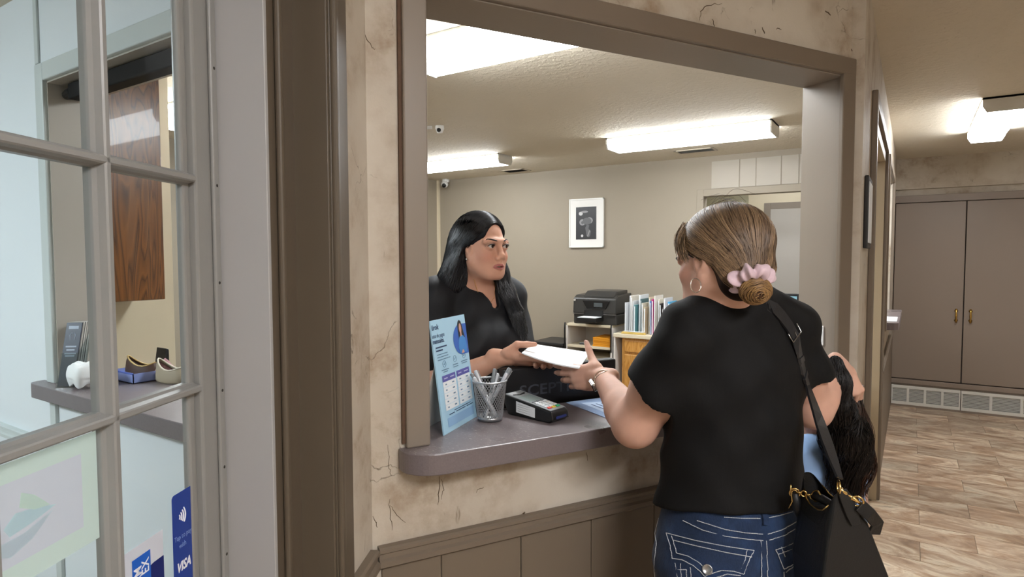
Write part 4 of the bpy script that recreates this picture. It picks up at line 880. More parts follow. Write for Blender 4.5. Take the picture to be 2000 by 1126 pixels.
# files standing in a sorter
fcol = ['#d6dade', '#e3e3e6', '#cfc9bd', '#d7d8da', '#59898e', '#dfe5ea', '#4b6a70', '#d7d2c4', '#b9a88a', '#d6c9ab', '#5b8fd0', '#c72a86', '#ded9d3', '#d8d3c2', '#3f3a38', '#5a5154', '#c9cbd1', '#4fa3d0']
fx = -2.30
for k, c_ in enumerate(fcol):
    th = 0.014 + 0.008 * ((k * 7) % 3) / 2; hgt = 0.26 + 0.11 * ((k * 5 + 2) % 7) / 6
    if k in (1, 2): hgt = 0.36
    if k == 11: hgt = 0.335
    yy = 5.52 + 0.02 * ((k * 3) % 4); ln = 0.004 * math.sin(k * 1.7)
    f = thing('file_folder', ['pale grey folder at the left end of the upright files', 'tall white folder second from the printer', 'tall cream folder near the left of the files', 'white folder leaning between cream ones in the file row', 'teal folder among the upright files', 'white curved binder beside the teal folder', 'dark teal folder in the file row', 'ivory folder left of the tan folders', 'tan folder in the middle of the files', 'light tan folder left of the blue one', 'bright blue slanting folder in the file row', 'magenta topped folder in the file row', 'off white tall folder right of the magenta one', 'cream tall folder near the right of the files', 'dark brown folder near the right of the files', 'grey brown folder near the right of the files', 'pale grey folder near the right end of the files', 'sky blue folder at the right end of the files'][k], 'folder', (fx, yy, 0.7525), 'upright files on the worktop')
    m = MB(); z0 = 0.7525
    m.prism([Vector((fx, yy, z0)), Vector((fx + th * 0.7, yy, z0)), Vector((fx + th * 0.7 + ln, yy, z0 + hgt)), Vector((fx + ln, yy, z0 + hgt))], (0, 0.22, 0)); m.build('cover', flat('folder_%d' % k, c_, 0.5), f, bevel=0.001, seg=1)
    m = MB(); m.prism([Vector((fx + 0.003, yy - 0.004, z0 + 0.003)), Vector((fx + th * 0.7 - 0.003, yy - 0.004, z0 + 0.003)), Vector((fx + th * 0.7 - 0.003 + ln * 0.92, yy - 0.004, z0 + hgt * 0.95)), Vector((fx + 0.003 + ln * 0.92, yy - 0.004, z0 + hgt * 0.95))], (0, 0.2, 0)); m.build('sheets', PAPER, f)
    fx += th + 0.006
ev = thing('yellow_envelope', 'yellow padded envelope lying on the worktop', 'envelope', (-2.22, 5.50, 0.7525))
m = MB(); m.prism([Vector((-2.33, 5.485, 0.7525)), Vector((-2.08, 5.485, 0.7525)), Vector((-2.09, 5.485, 0.772)), Vector((-2.31, 5.485, 0.776))], (0, 0.032, 0)); m.build('pouch', flat('envelope_yellow', '#dfc06a', 0.6), ev, bevel=0.005, seg=2); MB().box((-2.30, 5.484, 0.776), (-2.10, 5.515, 0.779)).build('flap', PAPER, ev)
gb_ = thing('grey_machine', 'low grey office machine right of the files', 'machine', (-1.79, 5.7, 0.7525))
MB().box((-1.83, 5.55, 0.7525), (-1.765, 5.90, 0.95)).build('case', GREYP, gb_, bevel=0.01); MB().box((-1.82, 5.545, 0.80), (-1.775, 5.552, 0.92)).build('front_panel', flat('machine_pale', '#b9bcbc', 0.4), gb_)
tcd = thing('tent_card', 'small white folded card standing on the grey machine', 'card', (-1.79, 5.60, 0.9505))
m = MB(); m.prism([Vector((-1.825, 5.565, 0.9505)), Vector((-1.825, 5.60, 1.0)), Vector((-1.825, 5.602, 1.0)), Vector((-1.825, 5.567, 0.9505))], (0.055, 0, 0)); m.prism([Vector((-1.825, 5.60, 1.0)), Vector((-1.825, 5.635, 0.9505)), Vector((-1.825, 5.637, 0.9505)), Vector((-1.825, 5.602, 1.0))], (0.055, 0, 0)); m.build('folded_sheet', PAPER, tcd)
# framed photograph of dried flowers
pc = thing('framed_picture', 'white framed black and white flower photograph on the back wall', 'picture', (-2.925, YB - 0.02, 1.85))
ax0, ax1, az0, az1 = -3.128, -2.722, 1.588, 2.108
m = MB()
for a, c in (((ax0, YB - 0.03, az0), (ax1, YB - 0.004, az0 + 0.014)), ((ax0, YB - 0.03, az1 - 0.014), (ax1, YB - 0.004, az1)), ((ax0, YB - 0.03, az0), (ax0 + 0.012, YB - 0.004, az1)), ((ax1 - 0.012, YB - 0.03, az0), (ax1, YB - 0.004, az1))): m.box(a, c)
m.build('frame', flat('frame_white', '#e8e8e4', 0.3), pc, bevel=0.002)
MB().box((ax0 + 0.01, YB - 0.022, az0 + 0.01), (ax1 - 0.01, YB - 0.004, az1 - 0.01)).build('mount', flat('mount_white', '#e6e5e1', 0.7), pc)
px_0, px_1, pz0, pz1 = -3.045, -2.805, 1.675, 2.02
pt_ = MB().box((px_0, YB - 0.0235, pz0), (px_1, YB - 0.022, pz1)).build('photo_print', flat('photo_dark', '#2d2e31', 0.4), pc)
def pd(name, pts, mat, o): MB().prism([Vector((px_0 + u * (px_1 - px_0), YB - 0.0235 - o, pz0 + v * (pz1 - pz0))) for u, v in pts], (0, -0.0002, 0)).build(name, mat, pt_)
PG = [flat('photo_grey_%d' % k, c_, 0.5) for k, c_ in enumerate(('#c9c9c9', '#8c8c8d', '#5e5f61'))]
pd('flower_print', el(0.24, 0.80, 0.10, 0.06), PG[0], 0.0003); pd('flower_print', el(0.42, 0.85, 0.18, 0.035), PG[1], 0.0003)
pd('flower_print', el(0.32, 0.53, 0.15, 0.10), PG[1], 0.0003); pd('flower_print', el(0.55, 0.56, 0.22, 0.11), PG[2], 0.0005); pd('flower_print', el(0.66, 0.58, 0.17, 0.10), PG[1], 0.0004); pd('flower_print', el(0.64, 0.56, 0.11, 0.07), PG[2], 0.0007); pd('flower_print', el(0.33, 0.52, 0.07, 0.05), PG[2], 0.0007)
pd('flower_print', [(0.50, 0.22), (0.46, 0.36), (0.54, 0.45), (0.66, 0.44), (0.62, 0.33), (0.74, 0.25), (0.70, 0.1), (0.6, 0.06), (0.52, 0.12)], PG[2], 0.0003); pd('flower_print', el(0.31, 0.11, 0.06, 0.045), PG[0], 0.0004); pd('flower_print', [(0.55, 0.1), (0.66, 0.28), (0.7, 0.27), (0.6, 0.08)], PG[1], 0.0005)
# security cameras and ceiling vents
sc_ = thing('security_camera', 'white dome security camera in the far ceiling corner', 'security camera', (-4.80, 5.90, CEIL))
MB().lathe([(0.045, 0), (0.045, 0.03), (0.03, 0.04)], (-4.80, 5.90, CEIL - 0.001), (0, 0, -1), 20).build('mount', WHITE, sc_, smooth=True); MB().lathe([(0.0, 0.05), (0.03, 0.045), (0.042, 0.02), (0.042, 0), (0.03, -0.03)], (-4.79, 5.87, CEIL - 0.06), (0.4, -0.8, -0.45), 20).build('shell', WHITE, sc_, smooth=True)
MB().lathe([(0.026, 0), (0.024, 0.014), (0.0, 0.018)], (-4.772, 5.832, CEIL - 0.082), (0.4, -0.8, -0.45), 16).build('lens', BLACKP, sc_, smooth=True)
s2 = thing('ceiling_camera', 'white camera at the end of a ceiling conduit near the front', 'security camera', (-2.9, 3.5, CEIL))
MB().tube([(-3.3, 3.33, CEIL - 0.012), (-2.95, 3.47, CEIL - 0.012)], 0.012, 10).build('conduit', WHITE, s2, smooth=True); MB().lathe([(0.03, 0), (0.032, 0.02), (0.02, 0.05)], (-2.90, 3.50, CEIL - 0.001), (0, 0, -1), 16).build('shell', WHITE, s2, smooth=True); MB().lathe([(0.016, 0), (0.012, 0.01)], (-2.89, 3.478, CEIL - 0.036), (0.5, -0.8, -0.3), 14).build('lens', BLACKP, s2)
for lab, x0, x1, y0, y1, dkm in (('louvred ceiling vent behind the right office light', -1.83, -1.48, 5.49, 5.66, flat('vent_grey', '#b4aea2', 0.5)), ('dark ceiling vent behind the left office light', -3.82, -3.53, 5.64, 5.82, flat('vent_dark', '#4a463f', 0.6))):
    v_ = thing('ceiling_vent', lab, 'vent', ((x0 + x1) / 2, (y0 + y1) / 2, CEIL), 'ceiling vents')
    MB().box((x0 + 0.02, y0 + 0.02, CEIL - 0.003), (x1 - 0.02, y1 - 0.02, CEIL - 0.001)).build('backing', DARKGAP, v_)
    m = MB(); m.box((x0, y0, CEIL - 0.008), (x1, y0 + 0.022, CEIL - 0.0005)); m.box((x0, y1 - 0.022, CEIL - 0.008), (x1, y1, CEIL - 0.0005)); m.box((x0, y0, CEIL - 0.008), (x0 + 0.022, y1, CEIL - 0.0005)); m.box((x1 - 0.022, y0, CEIL - 0.008), (x1, y1, CEIL - 0.0005)); m.build('frame', flat('vent_frame', '#bdb3a2', 0.5), v_, bevel=0.002)
    m = MB()
    for k in range(6):
        y = y0 + 0.03 + (y1 - y0 - 0.06) * k / 5; m.quad((x0 + 0.02, y - 0.006, CEIL - 0.009), (x1 - 0.02, y - 0.006, CEIL - 0.009), (x1 - 0.02, y + 0.006, CEIL - 0.003), (x0 + 0.02, y + 0.006, CEIL - 0.003))
    stuff(m.build('louvre_slats', dkm, v_))
# second workstation: desk and lit screen
d2 = thing('side_desk', 'grey desk inside the office against the hall wall', 'desk', (-0.7, 4.1, 0))
MB().box((-1.2, 3.85, 0.71), (XW - 0.01, 4.45, 0.74)).build('top', WHL, d2, bevel=0.004)
for x in (-1.18, XW - 0.05): MB().box((x, 3.9, 0), (x + 0.03, 4.4, 0.71)).build('leg', WHL, d2)
m2 = thing('desk_monitor', 'lit light blue computer screen behind the shoulder of the customer', 'monitor', (-0.72, 4.2, 0.7405))
MB().box((-1.03, 4.19, 0.88), (-0.585, 4.225, 1.25)).build('case', BLACKP, m2, bevel=0.004)
SCR = NT('lit_screen'); SCR.set(Roughness=0.3); SCR.b.inputs['Base Color'].default_value = (0.02, 0.02, 0.02, 1); SCR.b.inputs['Emission Color'].default_value = lin('#a5dcec'); SCR.b.inputs['Emission Strength'].default_value = 0.30
sc2 = MB().box((-1.02, 4.188, 0.895), (-0.598, 4.191, 1.235)).build('screen', SCR.m, m2)
m = MB(); m.torus((-0.66, 4.1875, 1.17), (0, 1, 0), 0.02, 0.002, 20, 5); m.build('screen_ring', INKB, sc2)
MB().box((-0.84, 4.205, 0.75), (-0.78, 4.22, 0.90)).build('stand', BLACKP, m2); MB().box((-0.93, 4.12, 0.7405), (-0.69, 4.30, 0.752)).build('foot', BLACKP, m2, bevel=0.003)
d3 = thing('far_desk', 'dark desk at the far left of the office', 'desk', (-4.1, 3.6, 0)); pm = P(842, 600, 4.6)
MB().box((pm.x - 0.55, pm.y - 0.5, 0.71), (pm.x + 0.15, pm.y + 0.5, 0.74)).build('top', DKGREY, d3)
for dx_, dy_ in ((-0.53, -0.48), (0.1, -0.48), (-0.53, 0.45), (0.1, 0.45)): MB().box((pm.x + dx_, pm.y + dy_, 0), (pm.x + dx_ + 0.03, pm.y + dy_ + 0.03, 0.71)).build('leg', DKGREY, d3)
m3 = thing('far_monitor', 'black monitor at the left edge behind the receptionist', 'monitor', (pm.x, pm.y, 0.7405)); zt_ = P(848, 546, 4.6).z
MB().prism([pm + Vector((0, 0, 0.86 - pm.z)) - CR * 0.25, pm + Vector((0, 0, 0.86 - pm.z)) + CR * 0.06, pm + Vector((0, 0, zt_ - pm.z)) + CR * 0.06, pm + Vector((0, 0, zt_ - pm.z)) - CR * 0.25], CF * 0.03).build('case', BLACKP, m3, bevel=0.004)
MB().box((pm.x - 0.13, pm.y + 0.0, 0.7405), (pm.x - 0.05, pm.y + 0.06, 0.90)).build('stand', BLACKP, m3)
# light switch on the right lining of the window
ls = thing('switch_plate', 'white switch plate on the right lining of the window', 'switch', fW(SO1 - 0.005, -0.06, 1.20))
zs = 1.165
MB(fW).box((SO1 - 0.010, -0.088, zs), (SO1 - 0.0045, -0.048, zs + 0.07)).build('plate', WHITE, ls, bevel=0.002); MB(fW).box((SO1 - 0.016, -0.073, zs + 0.028), (SO1 - 0.009, -0.063, zs + 0.045)).build('toggle', WHITE, ls)
# black framed notice seen edge-on on the hall wall
bf = thing('wall_notice', 'black framed notice seen edge on beside the hall doorway', 'picture', (X4, 2.72, 1.65))
MB().box((X4 + 0.0005, 2.575, 1.512), (X4 + 0.015, 2.80, 1.775)).build('frame', BLACKP, bf, bevel=0.003); MB().box((X4 + 0.0145, 2.595, 1.532), (X4 + 0.017, 2.78, 1.755)).build('sheet', PAPER, bf)
# small printed card on the far hall counter
hcd = thing('counter_card', 'pale card lying on the far hall counter', 'card', (X4 + 0.04, 5.0, ZC + EPS))
MB().box((X4 + 0.0, 4.93, ZC + EPS), (X4 + 0.075, 5.3, ZC + EPS + 0.003)).build('sheet', PAPER, hcd)
# exit light in the passage
ex_ = thing('red_sign_light', 'small red lit sign in the passage above the head of the customer', 'sign', (-1.42, 8.4, 2.1))
RED = NT('red_light'); RED.b.inputs['Base Color'].default_value = lin('#c01818'); RED.b.inputs['Emission Color'].default_value = lin('#ff2a1a'); RED.b.inputs['Emission Strength'].default_value = 0.8
MB().box((cxp - 0.16, 9.0, 2.02), (cxp - 0.005, 9.03, 2.12)).build('face', RED.m, ex_); MB().box((cxp - 0.165, 9.03, 2.0), (cxp - 0.003, 9.07, 2.14)).build('box', WHITE, ex_)
# ------------------------------------------------------------------ bodies: smooth implicit shapes meshed into one continuous surface
def axis_(lo, hi, hc, fine=()):
    out = [lo]
    while out[-1] < hi:
        x = out[-1]; h = hc
        for a, b_, hf in fine:
            if a - 1e-6 <= x < b_: h = min(h, hf)
        out.append(x + h)
    return np.array(out, dtype=np.float32)
def smin(a, b_, k):
    h = np.clip(0.5 + 0.5 * (b_ - a) / k, 0, 1); return b_ + (a - b_) * h - k * h * (1 - h)
class SDF:
    def __init__(s): s.ops = []
    def cone(s, a, b, ra, rb=None, k=0.02, mode='+'):
        s.ops.append(('c', np.array(a, float), np.array(b, float), ra, ra if rb is None else rb, k, mode)); return s
    def chain(s, pts, rs, k=0.02, mode='+'):
        for i in range(len(pts) - 1): s.cone(pts[i], pts[i + 1], rs[i], rs[i + 1], k, mode)
        return s
    def ell(s, c, r, R=None, k=0.02, mode='+'):
        s.ops.append(('e', np.array(c, float), np.array(r if hasattr(r, '__len__') else (r, r, r), float), np.eye(3) if R is None else np.array(R, float), k, mode)); return s
    def plane(s, c, n, k=0.004):
        """keep the side that n points away from"""
        s.ops.append(('p', np.array(c, float), np.array(n, float) / np.linalg.norm(n), k, '&')); return s
    def disp(s, f): s.ops.append(('d', f, 0, '~')); return s
    def _d(s, op, X, Y, Z):
        if op[0] == 'c':
            a, b_, ra, rb = op[1:5]; ab = b_ - a; L = max(ab @ ab, 1e-12)
            t = np.clip(((X - a[0]) * ab[0] + (Y - a[1]) * ab[1] + (Z - a[2]) * ab[2]) / L, 0, 1)
            return np.sqrt((X - a[0] - t * ab[0]) ** 2 + (Y - a[1] - t * ab[1]) ** 2 + (Z - a[2] - t * ab[2]) ** 2) - (ra + (rb - ra) * t)
        if op[0] == 'e':
            c, r, R = op[1:4]; x, y, z = X - c[0], Y - c[1], Z - c[2]
            u = [(x * R[0, i] + y * R[1, i] + z * R[2, i]) for i in range(3)]
            k0 = np.sqrt(sum((u[i] / r[i]) ** 2 for i in range(3))); k1 = np.sqrt(sum((u[i] / r[i] ** 2) ** 2 for i in range(3)))
            return k0 * (k0 - 1) / np.maximum(k1, 1e-6)
        if op[0] == 'p':
            c, n = op[1:3]; return (X - c[0]) * n[0] + (Y - c[1]) * n[1] + (Z - c[2]) * n[2]
    def _box(s, op):
        if op[0] == 'c': a, b_, ra, rb = op[1:5]; m = max(ra, rb); return np.minimum(a, b_) - m, np.maximum(a, b_) + m
        if op[0] == 'e':
            c, r, R = op[1:4]; e = np.sqrt(((R * r[None, :]) ** 2).sum(1)); return c - e, c + e
        return None
    def grid(s, ax):
        D = np.full([len(a) for a in ax], 1.0, np.float32)
        for op in s.ops:
            mode = op[-1]
            if mode == '~':
                idx = np.nonzero(np.abs(D) < 0.03); D[idx] += op[1](ax[0][idx[0]], ax[1][idx[1]], ax[2][idx[2]]).astype(np.float32); continue
            k = op[-2]; bx = s._box(op)
            if bx is None: sl = (slice(None),) * 3
            else:
                pad = k + 0.022; sl = tuple(slice(max(0, np.searchsorted(ax[i], bx[0][i] - pad) - 1), np.searchsorted(ax[i], bx[1][i] + pad) + 1) for i in range(3))
            X = ax[0][sl[0]][:, None, None]; Y = ax[1][sl[1]][None, :, None]; Z = ax[2][sl[2]][None, None, :]
            d = s._d(op, X, Y, Z).astype(np.float32)
            if mode == '+': D[sl] = smin(D[sl], d, k)
            elif mode == '-': D[sl] = -smin(-D[sl], d, k)
            else: D[sl] = -smin(-D[sl], -d, k)
        return D
    def at(s, p):
        p = np.atleast_2d(np.array(p, float)); X, Y, Z = p[:, 0], p[:, 1], p[:, 2]; D = np.full(len(p), 1.0)
        for op in s.ops:
            mode = op[-1]
            if mode == '~': continue
            d = s._d(op, X, Y, Z); k = op[-2]
            D = smin(D, d, k) if mode == '+' else (-smin(-D, d, k) if mode == '-' else -smin(-D, -d, k))
        return D
    def grad(s, p, e=0.002):
        p = np.atleast_2d(np.array(p, float)); g = np.stack([s.at(p + np.eye(3)[i] * e) - s.at(p - np.eye(3)[i] * e) for i in range(3)], 1)
        return g / np.maximum(np.linalg.norm(g, axis=1, keepdims=True), 1e-9)
    def snap(s, p, off=0.0, it=8):
        p = np.atleast_2d(np.array(p, float)).copy()
        for _ in range(it): p -= s.grad(p) * (s.at(p) - off)[:, None] * 0.85
        return p
    def hit(s, px, py, d0=0.9, d1=2.4, n=400):
        """first point of the surface along a sight line"""
        r = np.array(ray(px, py)); ts = np.linspace(d0, d1, n); v = s.at(np.array(EYEV)[None] + r[None] * ts[:, None]); i = np.argmax(v < 0)
        if not (v < 0).any(): i = int(np.argmin(v))
        return np.array(EYEV) + r * ts[i]
def nets(D, ax):
    n = D.shape; ins = D < 0; cn = (n[0] - 1, n[1] - 1, n[2] - 1); cid = []; cp = []; quads = []
    def flat_(i, j, k): return (i * cn[1] + j) * cn[2] + k
    for a in range(3):
        sl0 = [slice(None)] * 3; sl1 = [slice(None)] * 3; sl0[a] = slice(None, -1); sl1[a] = slice(1, None)
        I = np.array(np.nonzero(ins[tuple(sl0)] != ins[tuple(sl1)]))
        b_, c = (a + 1) % 3, (a + 2) % 3
        ok = (I[b_] > 0) & (I[b_] < n[b_] - 1) & (I[c] > 0) & (I[c] < n[c] - 1); I = I[:, ok]
        J = I.copy(); J[a] += 1; d0 = D[tuple(I)]; d1 = D[tuple(J)]; t = d0 / (d0 - d1)
        pos = np.stack([ax[q][I[q]] for q in range(3)], 1).astype(np.float64); pos[:, a] += t * (ax[a][J[a]] - ax[a][I[a]])
        cs = []
        for db, dc in ((-1, -1), (0, -1), (0, 0), (-1, 0)):
            K = I.copy(); K[b_] += db; K[c] += dc; f = flat_(K[0], K[1], K[2]); cs.append(f); cid.append(f); cp.append(pos)
        q = np.stack(cs, 1); fl_ = d0 > 0; q[fl_] = q[fl_][:, ::-1]; quads.append(q)
    cid = np.concatenate(cid); cp = np.concatenate(cp); Q = np.concatenate(quads)
    u, inv = np.unique(cid, return_inverse=True); cnt = np.bincount(inv); V = np.stack([np.bincount(inv, cp[:, q]) / cnt for q in range(3)], 1)
    return V, np.searchsorted(u, Q)
def relax(V, Q, it=1, lam=0.5):
    e0 = Q[:, [0, 1, 2, 3]].ravel(); e1 = Q[:, [1, 2, 3, 0]].ravel(); cnt = np.bincount(e0, minlength=len(V)) + np.bincount(e1, minlength=len(V))
    for _ in range(it):
        s = np.stack([np.bincount(e0, V[e1, q], len(V)) + np.bincount(e1, V[e0, q], len(V)) for q in range(3)], 1) / np.maximum(cnt, 1)[:, None]; V = V + (s - V) * lam
    return V
def mesh_np(name, V, F, mat, parent, col=None, smooth=True):
    me = bpy.data.meshes.new(name); nf, k = F.shape
    me.vertices.add(len(V)); me.vertices.foreach_set('co', V.astype(np.float32).ravel()); me.loops.add(nf * k); me.loops.foreach_set('vertex_index', F.astype(np.int32).ravel())
    me.polygons.add(nf); me.polygons.foreach_set('loop_start', np.arange(0, nf * k, k, dtype=np.int32)); me.polygons.foreach_set('use_smooth', [smooth] * nf)
    me.materials.append(mat); me.update(calc_edges=True)
    if col is not None:
        at_ = me.color_attributes.new('tone', 'FLOAT_COLOR', 'POINT'); c4 = np.ones((len(V), 4), np.float32); c4[:, :3] = col; at_.data.foreach_set('color', c4.ravel())
    o = bpy.data.objects.new(name, me); C.objects.link(o)
    if parent: o.parent = parent; o.matrix_parent_inverse = Matrix.Translation(-Vector(parent.location))
    return o
def body_mesh(name, sdf, ax, mat, parent, col=None, smooth_it=1):
    V, Q = nets(sdf.grid(ax), ax); V = relax(V, Q, smooth_it)
    return mesh_np(name, V, Q, mat, parent, None if col is None else col(V))
def strands(name, paths, rad, mat, parent, tone=None, sides=3):
    """many thin hairs as one mesh: paths (n, m, 3), rad (m,) or (n, m)"""
    n, m, _ = paths.shape; T = np.gradient(paths, axis=1); T /= np.maximum(np.linalg.norm(T, axis=2, keepdims=True), 1e-9)
    ref = np.tile(np.array([0.31, 0.52, 0.79]), (n, m, 1)); A = np.cross(T, ref); A /= np.maximum(np.linalg.norm(A, axis=2, keepdims=True), 1e-9); B = np.cross(T, A)
    r = np.broadcast_to(rad, (n, m))[..., None]; ring = [paths + (A * math.cos(2 * PI * j / sides) + B * math.sin(2 * PI * j / sides)) * r for j in range(sides)]
    V = np.stack(ring, 2).reshape(-1, 3); i = np.arange(n)[:, None, None]; k = np.arange(m - 1)[None, :, None]; j = np.arange(sides)[None, None, :]; j2 = (j + 1) % sides
    f = lambda k_, j_: ((i * m + k_) * sides + j_)
    Q = np.stack([f(k, j) + 0 * j2, f(k, j2), f(k + 1, j2), f(k + 1, j)], -1).reshape(-1, 4)
    col = None if tone is None else np.repeat(tone, m * sides, axis=0)
    return stuff(mesh_np(name, V, Q, mat, parent, col))
# materials for people
def attr_mat(name, rough, spec=0.5, sss=0.0, bumpy=0, bscale=400, coat=0.0, aniso=0.0):
    t = NT(name); a = t.n('ShaderNodeVertexColor'); a.layer_name = 'tone'; v = t.coord('Object'); f = t.noise(v, 35, 4)
    t.l(t.mix(t.math('MULTIPLY', f, 0.18), a.outputs[0], (0, 0, 0, 1)), t.b.inputs['Base Color'])
    t.set(Roughness=rough, Specular_IOR_Level=spec, Coat_Weight=coat)
    if sss: t.b.inputs['Subsurface Weight'].default_value = sss; t.b.inputs['Subsurface Radius'].default_value = (0.012, 0.005, 0.003); t.b.inputs['Subsurface Scale'].default_value = 0.5
    if bumpy: t.bump(t.noise(v, bscale, 3), bumpy, 0.001)
    return t.m
SKIN = attr_mat('skin', 0.52, 0.28, 0.12, 0.08)
HAIRM = attr_mat('hair', 0.45, 0.35)
HAIRB = attr_mat('black_hair', 0.27, 0.6); HAIR0 = attr_mat('hair_mass', 0.6, 0.25)
def cloth_mat(name, c1, scale=(60, 60, 12), rough=0.75, bumpy=0.3, sheen=0.15, weave=900):
    t = NT(name); v = t.coord('Object', scale); f = t.noise(v, 1, 4, 0.6, 0.5); g = t.noise(t.coord('Object'), weave, 2); c = lin(c1)
    t.l(t.mix(f, tuple(x * 0.75 for x in c[:3]) + (1,), tuple(min(1, x * 1.25) for x in c[:3]) + (1,)), t.b.inputs['Base Color'])
    t.bump(t.math('ADD', t.math('MULTIPLY', f, 0.6), t.math('MULTIPLY', g, 0.15)), bumpy, 0.004); t.set(Roughness=rough, Sheen_Weight=sheen, Specular_IOR_Level=0.3)
    return t.m
TEE = cloth_mat('black_jersey', '#070708', (60, 60, 12), 0.8, 0.3, 0.0); SCRUB = cloth_mat('black_scrub_cloth', '#101115', (25, 25, 8), 0.62, 0.4, 0.0)
def denim_mat():
    t = NT('denim'); v = t.coord('Object'); f = t.noise(v, 9, 4); g = t.noise(t.coord('Object', (500, 500, 90)), 1, 2); h_ = t.noise(t.coord('Object', (90, 90, 30)), 1, 4, 0.6)
    c = t.ramp(f, [(0.3, lin('#0c1628')), (0.5, lin('#152540')), (0.7, lin('#2c466c'))]); c = t.mix(t.math('MULTIPLY', g, 0.4), c, lin('#33496e'))
    t.l(c, t.b.inputs['Base Color']); t.bump(t.math('ADD', g, h_), 0.3, 0.003); t.set(Roughness=0.8, Sheen_Weight=0.1, Specular_IOR_Level=0.25); return t.m
DENIM = denim_mat()
v3 = lambda *a: np.array(a, float)
nCR, nCF, nCU = np.array(CR), np.array(CF), np.array(CU)
def P_(px, py, d): return np.array(P(px, py, d))
class Frame:
    """right, forward, up axes at a place"""
    def __init__(s, o, fwd, up=(0, 0, 1), scale=1.0):
        s.o = np.array(o, float); f = np.array(fwd, float); f /= np.linalg.norm(f); u = np.array(up, float); r = np.cross(f, u); r /= np.linalg.norm(r); u = np.cross(r, f); s.R = np.stack([r, f, u], 1); s.k = scale
    def __call__(s, x, y, z): return s.o + s.R @ (np.array([x, y, z]) * s.k)
    def loc(s, p): return ((np.atleast_2d(p) - s.o) @ s.R) / s.k
def add_head(S, F, full=1.0, lids=True):
    k = F.k; e = lambda c, r, kk=0.02, mode='+': S.ell(F(*c), np.array(r if hasattr(r, '__len__') else (r,) * 3) * k, F.R, kk, mode)
    c = lambda a, b_, ra, rb, kk=0.015, mode='+': S.cone(F(*a), F(*b_), ra * k, rb * k, kk, mode)
    e((0, -0.012, 0.028), (0.067, 0.094, 0.082)); e((0, 0.028, -0.030), (0.056 * full, 0.058, 0.074), 0.03)
    e((0, 0.046, -0.070), (0.045 * full, 0.042, 0.036), 0.03); e((0, 0.073, -0.094), (0.020, 0.017, 0.015), 0.02)
    for sx in (-1, 1):
        e((sx * 0.032 * full, 0.062, -0.034), (0.023, 0.022, 0.023), 0.02)                     # cheek
        c((sx * 0.047 * full, 0.015, -0.050), (sx * 0.022, 0.062, -0.092), 0.019 * full, 0.015, 0.025)  # jaw line
        c((sx * 0.012, 0.088, 0.016), (sx * 0.048, 0.074, 0.014), 0.009, 0.008, 0.015)           # brow
    for sx in (-1, 1): e((sx * 0.032, 0.099, -0.002), (0.019, 0.016, 0.013), 0.012, '-')       # sockets
    c((0, 0.087, 0.012), (0, 0.102, -0.030), 0.0070, 0.0088, 0.012); e((0, 0.103, -0.034), (0.0108, 0.0105, 0.0095), 0.008)
    for sx in (-1, 1):
        e((sx * 0.0120, 0.096, -0.041), (0.0075, 0.009, 0.0075), 0.006); e((sx * 0.007, 0.103, -0.0465), (0.0035, 0.005, 0.003), 0.003, '-')
    c((0, 0.092, -0.05), (0, 0.094, -0.06), 0.006, 0.006, 0.012)
    # lips
    for sx in (-1, 1):
        c((sx * 0.004, 0.0985, -0.0635), (sx * 0.023, 0.086, -0.068), 0.0052, 0.0025, 0.005); c((sx * 0.002, 0.0965, -0.0735), (sx * 0.022, 0.086, -0.069), 0.0065, 0.0025, 0.005)
    e((0, 0.099, -0.0690), (0.018, 0.014, 0.0034), 0.002, '-')
    for sx in (-1, 1):
        if lids:
            e((sx * 0.032, 0.0790, 0.000), 0.0150, 0.004); e((sx * 0.032, 0.0930, -0.0005), (0.0152, 0.0105, 0.0060), 0.0015, '-')
        # ears
        e((sx * 0.063, 0.008, -0.010), (0.008, 0.019, 0.030), 0.006); e((sx * 0.069, 0.014, -0.006), (0.005, 0.010, 0.016), 0.004, '-'); e((sx * 0.064, 0.012, -0.038), (0.006, 0.009, 0.011), 0.005)
def add_eyes(F, parent, look, iris='#3a2416'):
    W_ = flat('eye_white', '#b9b1a8', 0.25); I_ = flat('iris_brown', iris, 0.15); B_ = flat('pupil', '#050505', 0.1)
    for sx in (-1, 1):
        c = Vector(F(sx * 0.032, 0.0790, 0.000)); r = 0.0135 * F.k; m = MB(); prof = []
        for a in np.linspace(PI, 0, 25): prof.append((r * math.sin(a), r * math.cos(a)))
        m.lathe(prof, c, look, 20)
        o = m.build('eyeball', [W_, I_, B_], parent, smooth=True); L = Vector(look).normalized()
        for p in o.data.polygons:
            ang = (p.center - c).normalized().angle(L); p.material_index = 2 if ang < 0.22 else (1 if ang < 0.54 else 0)
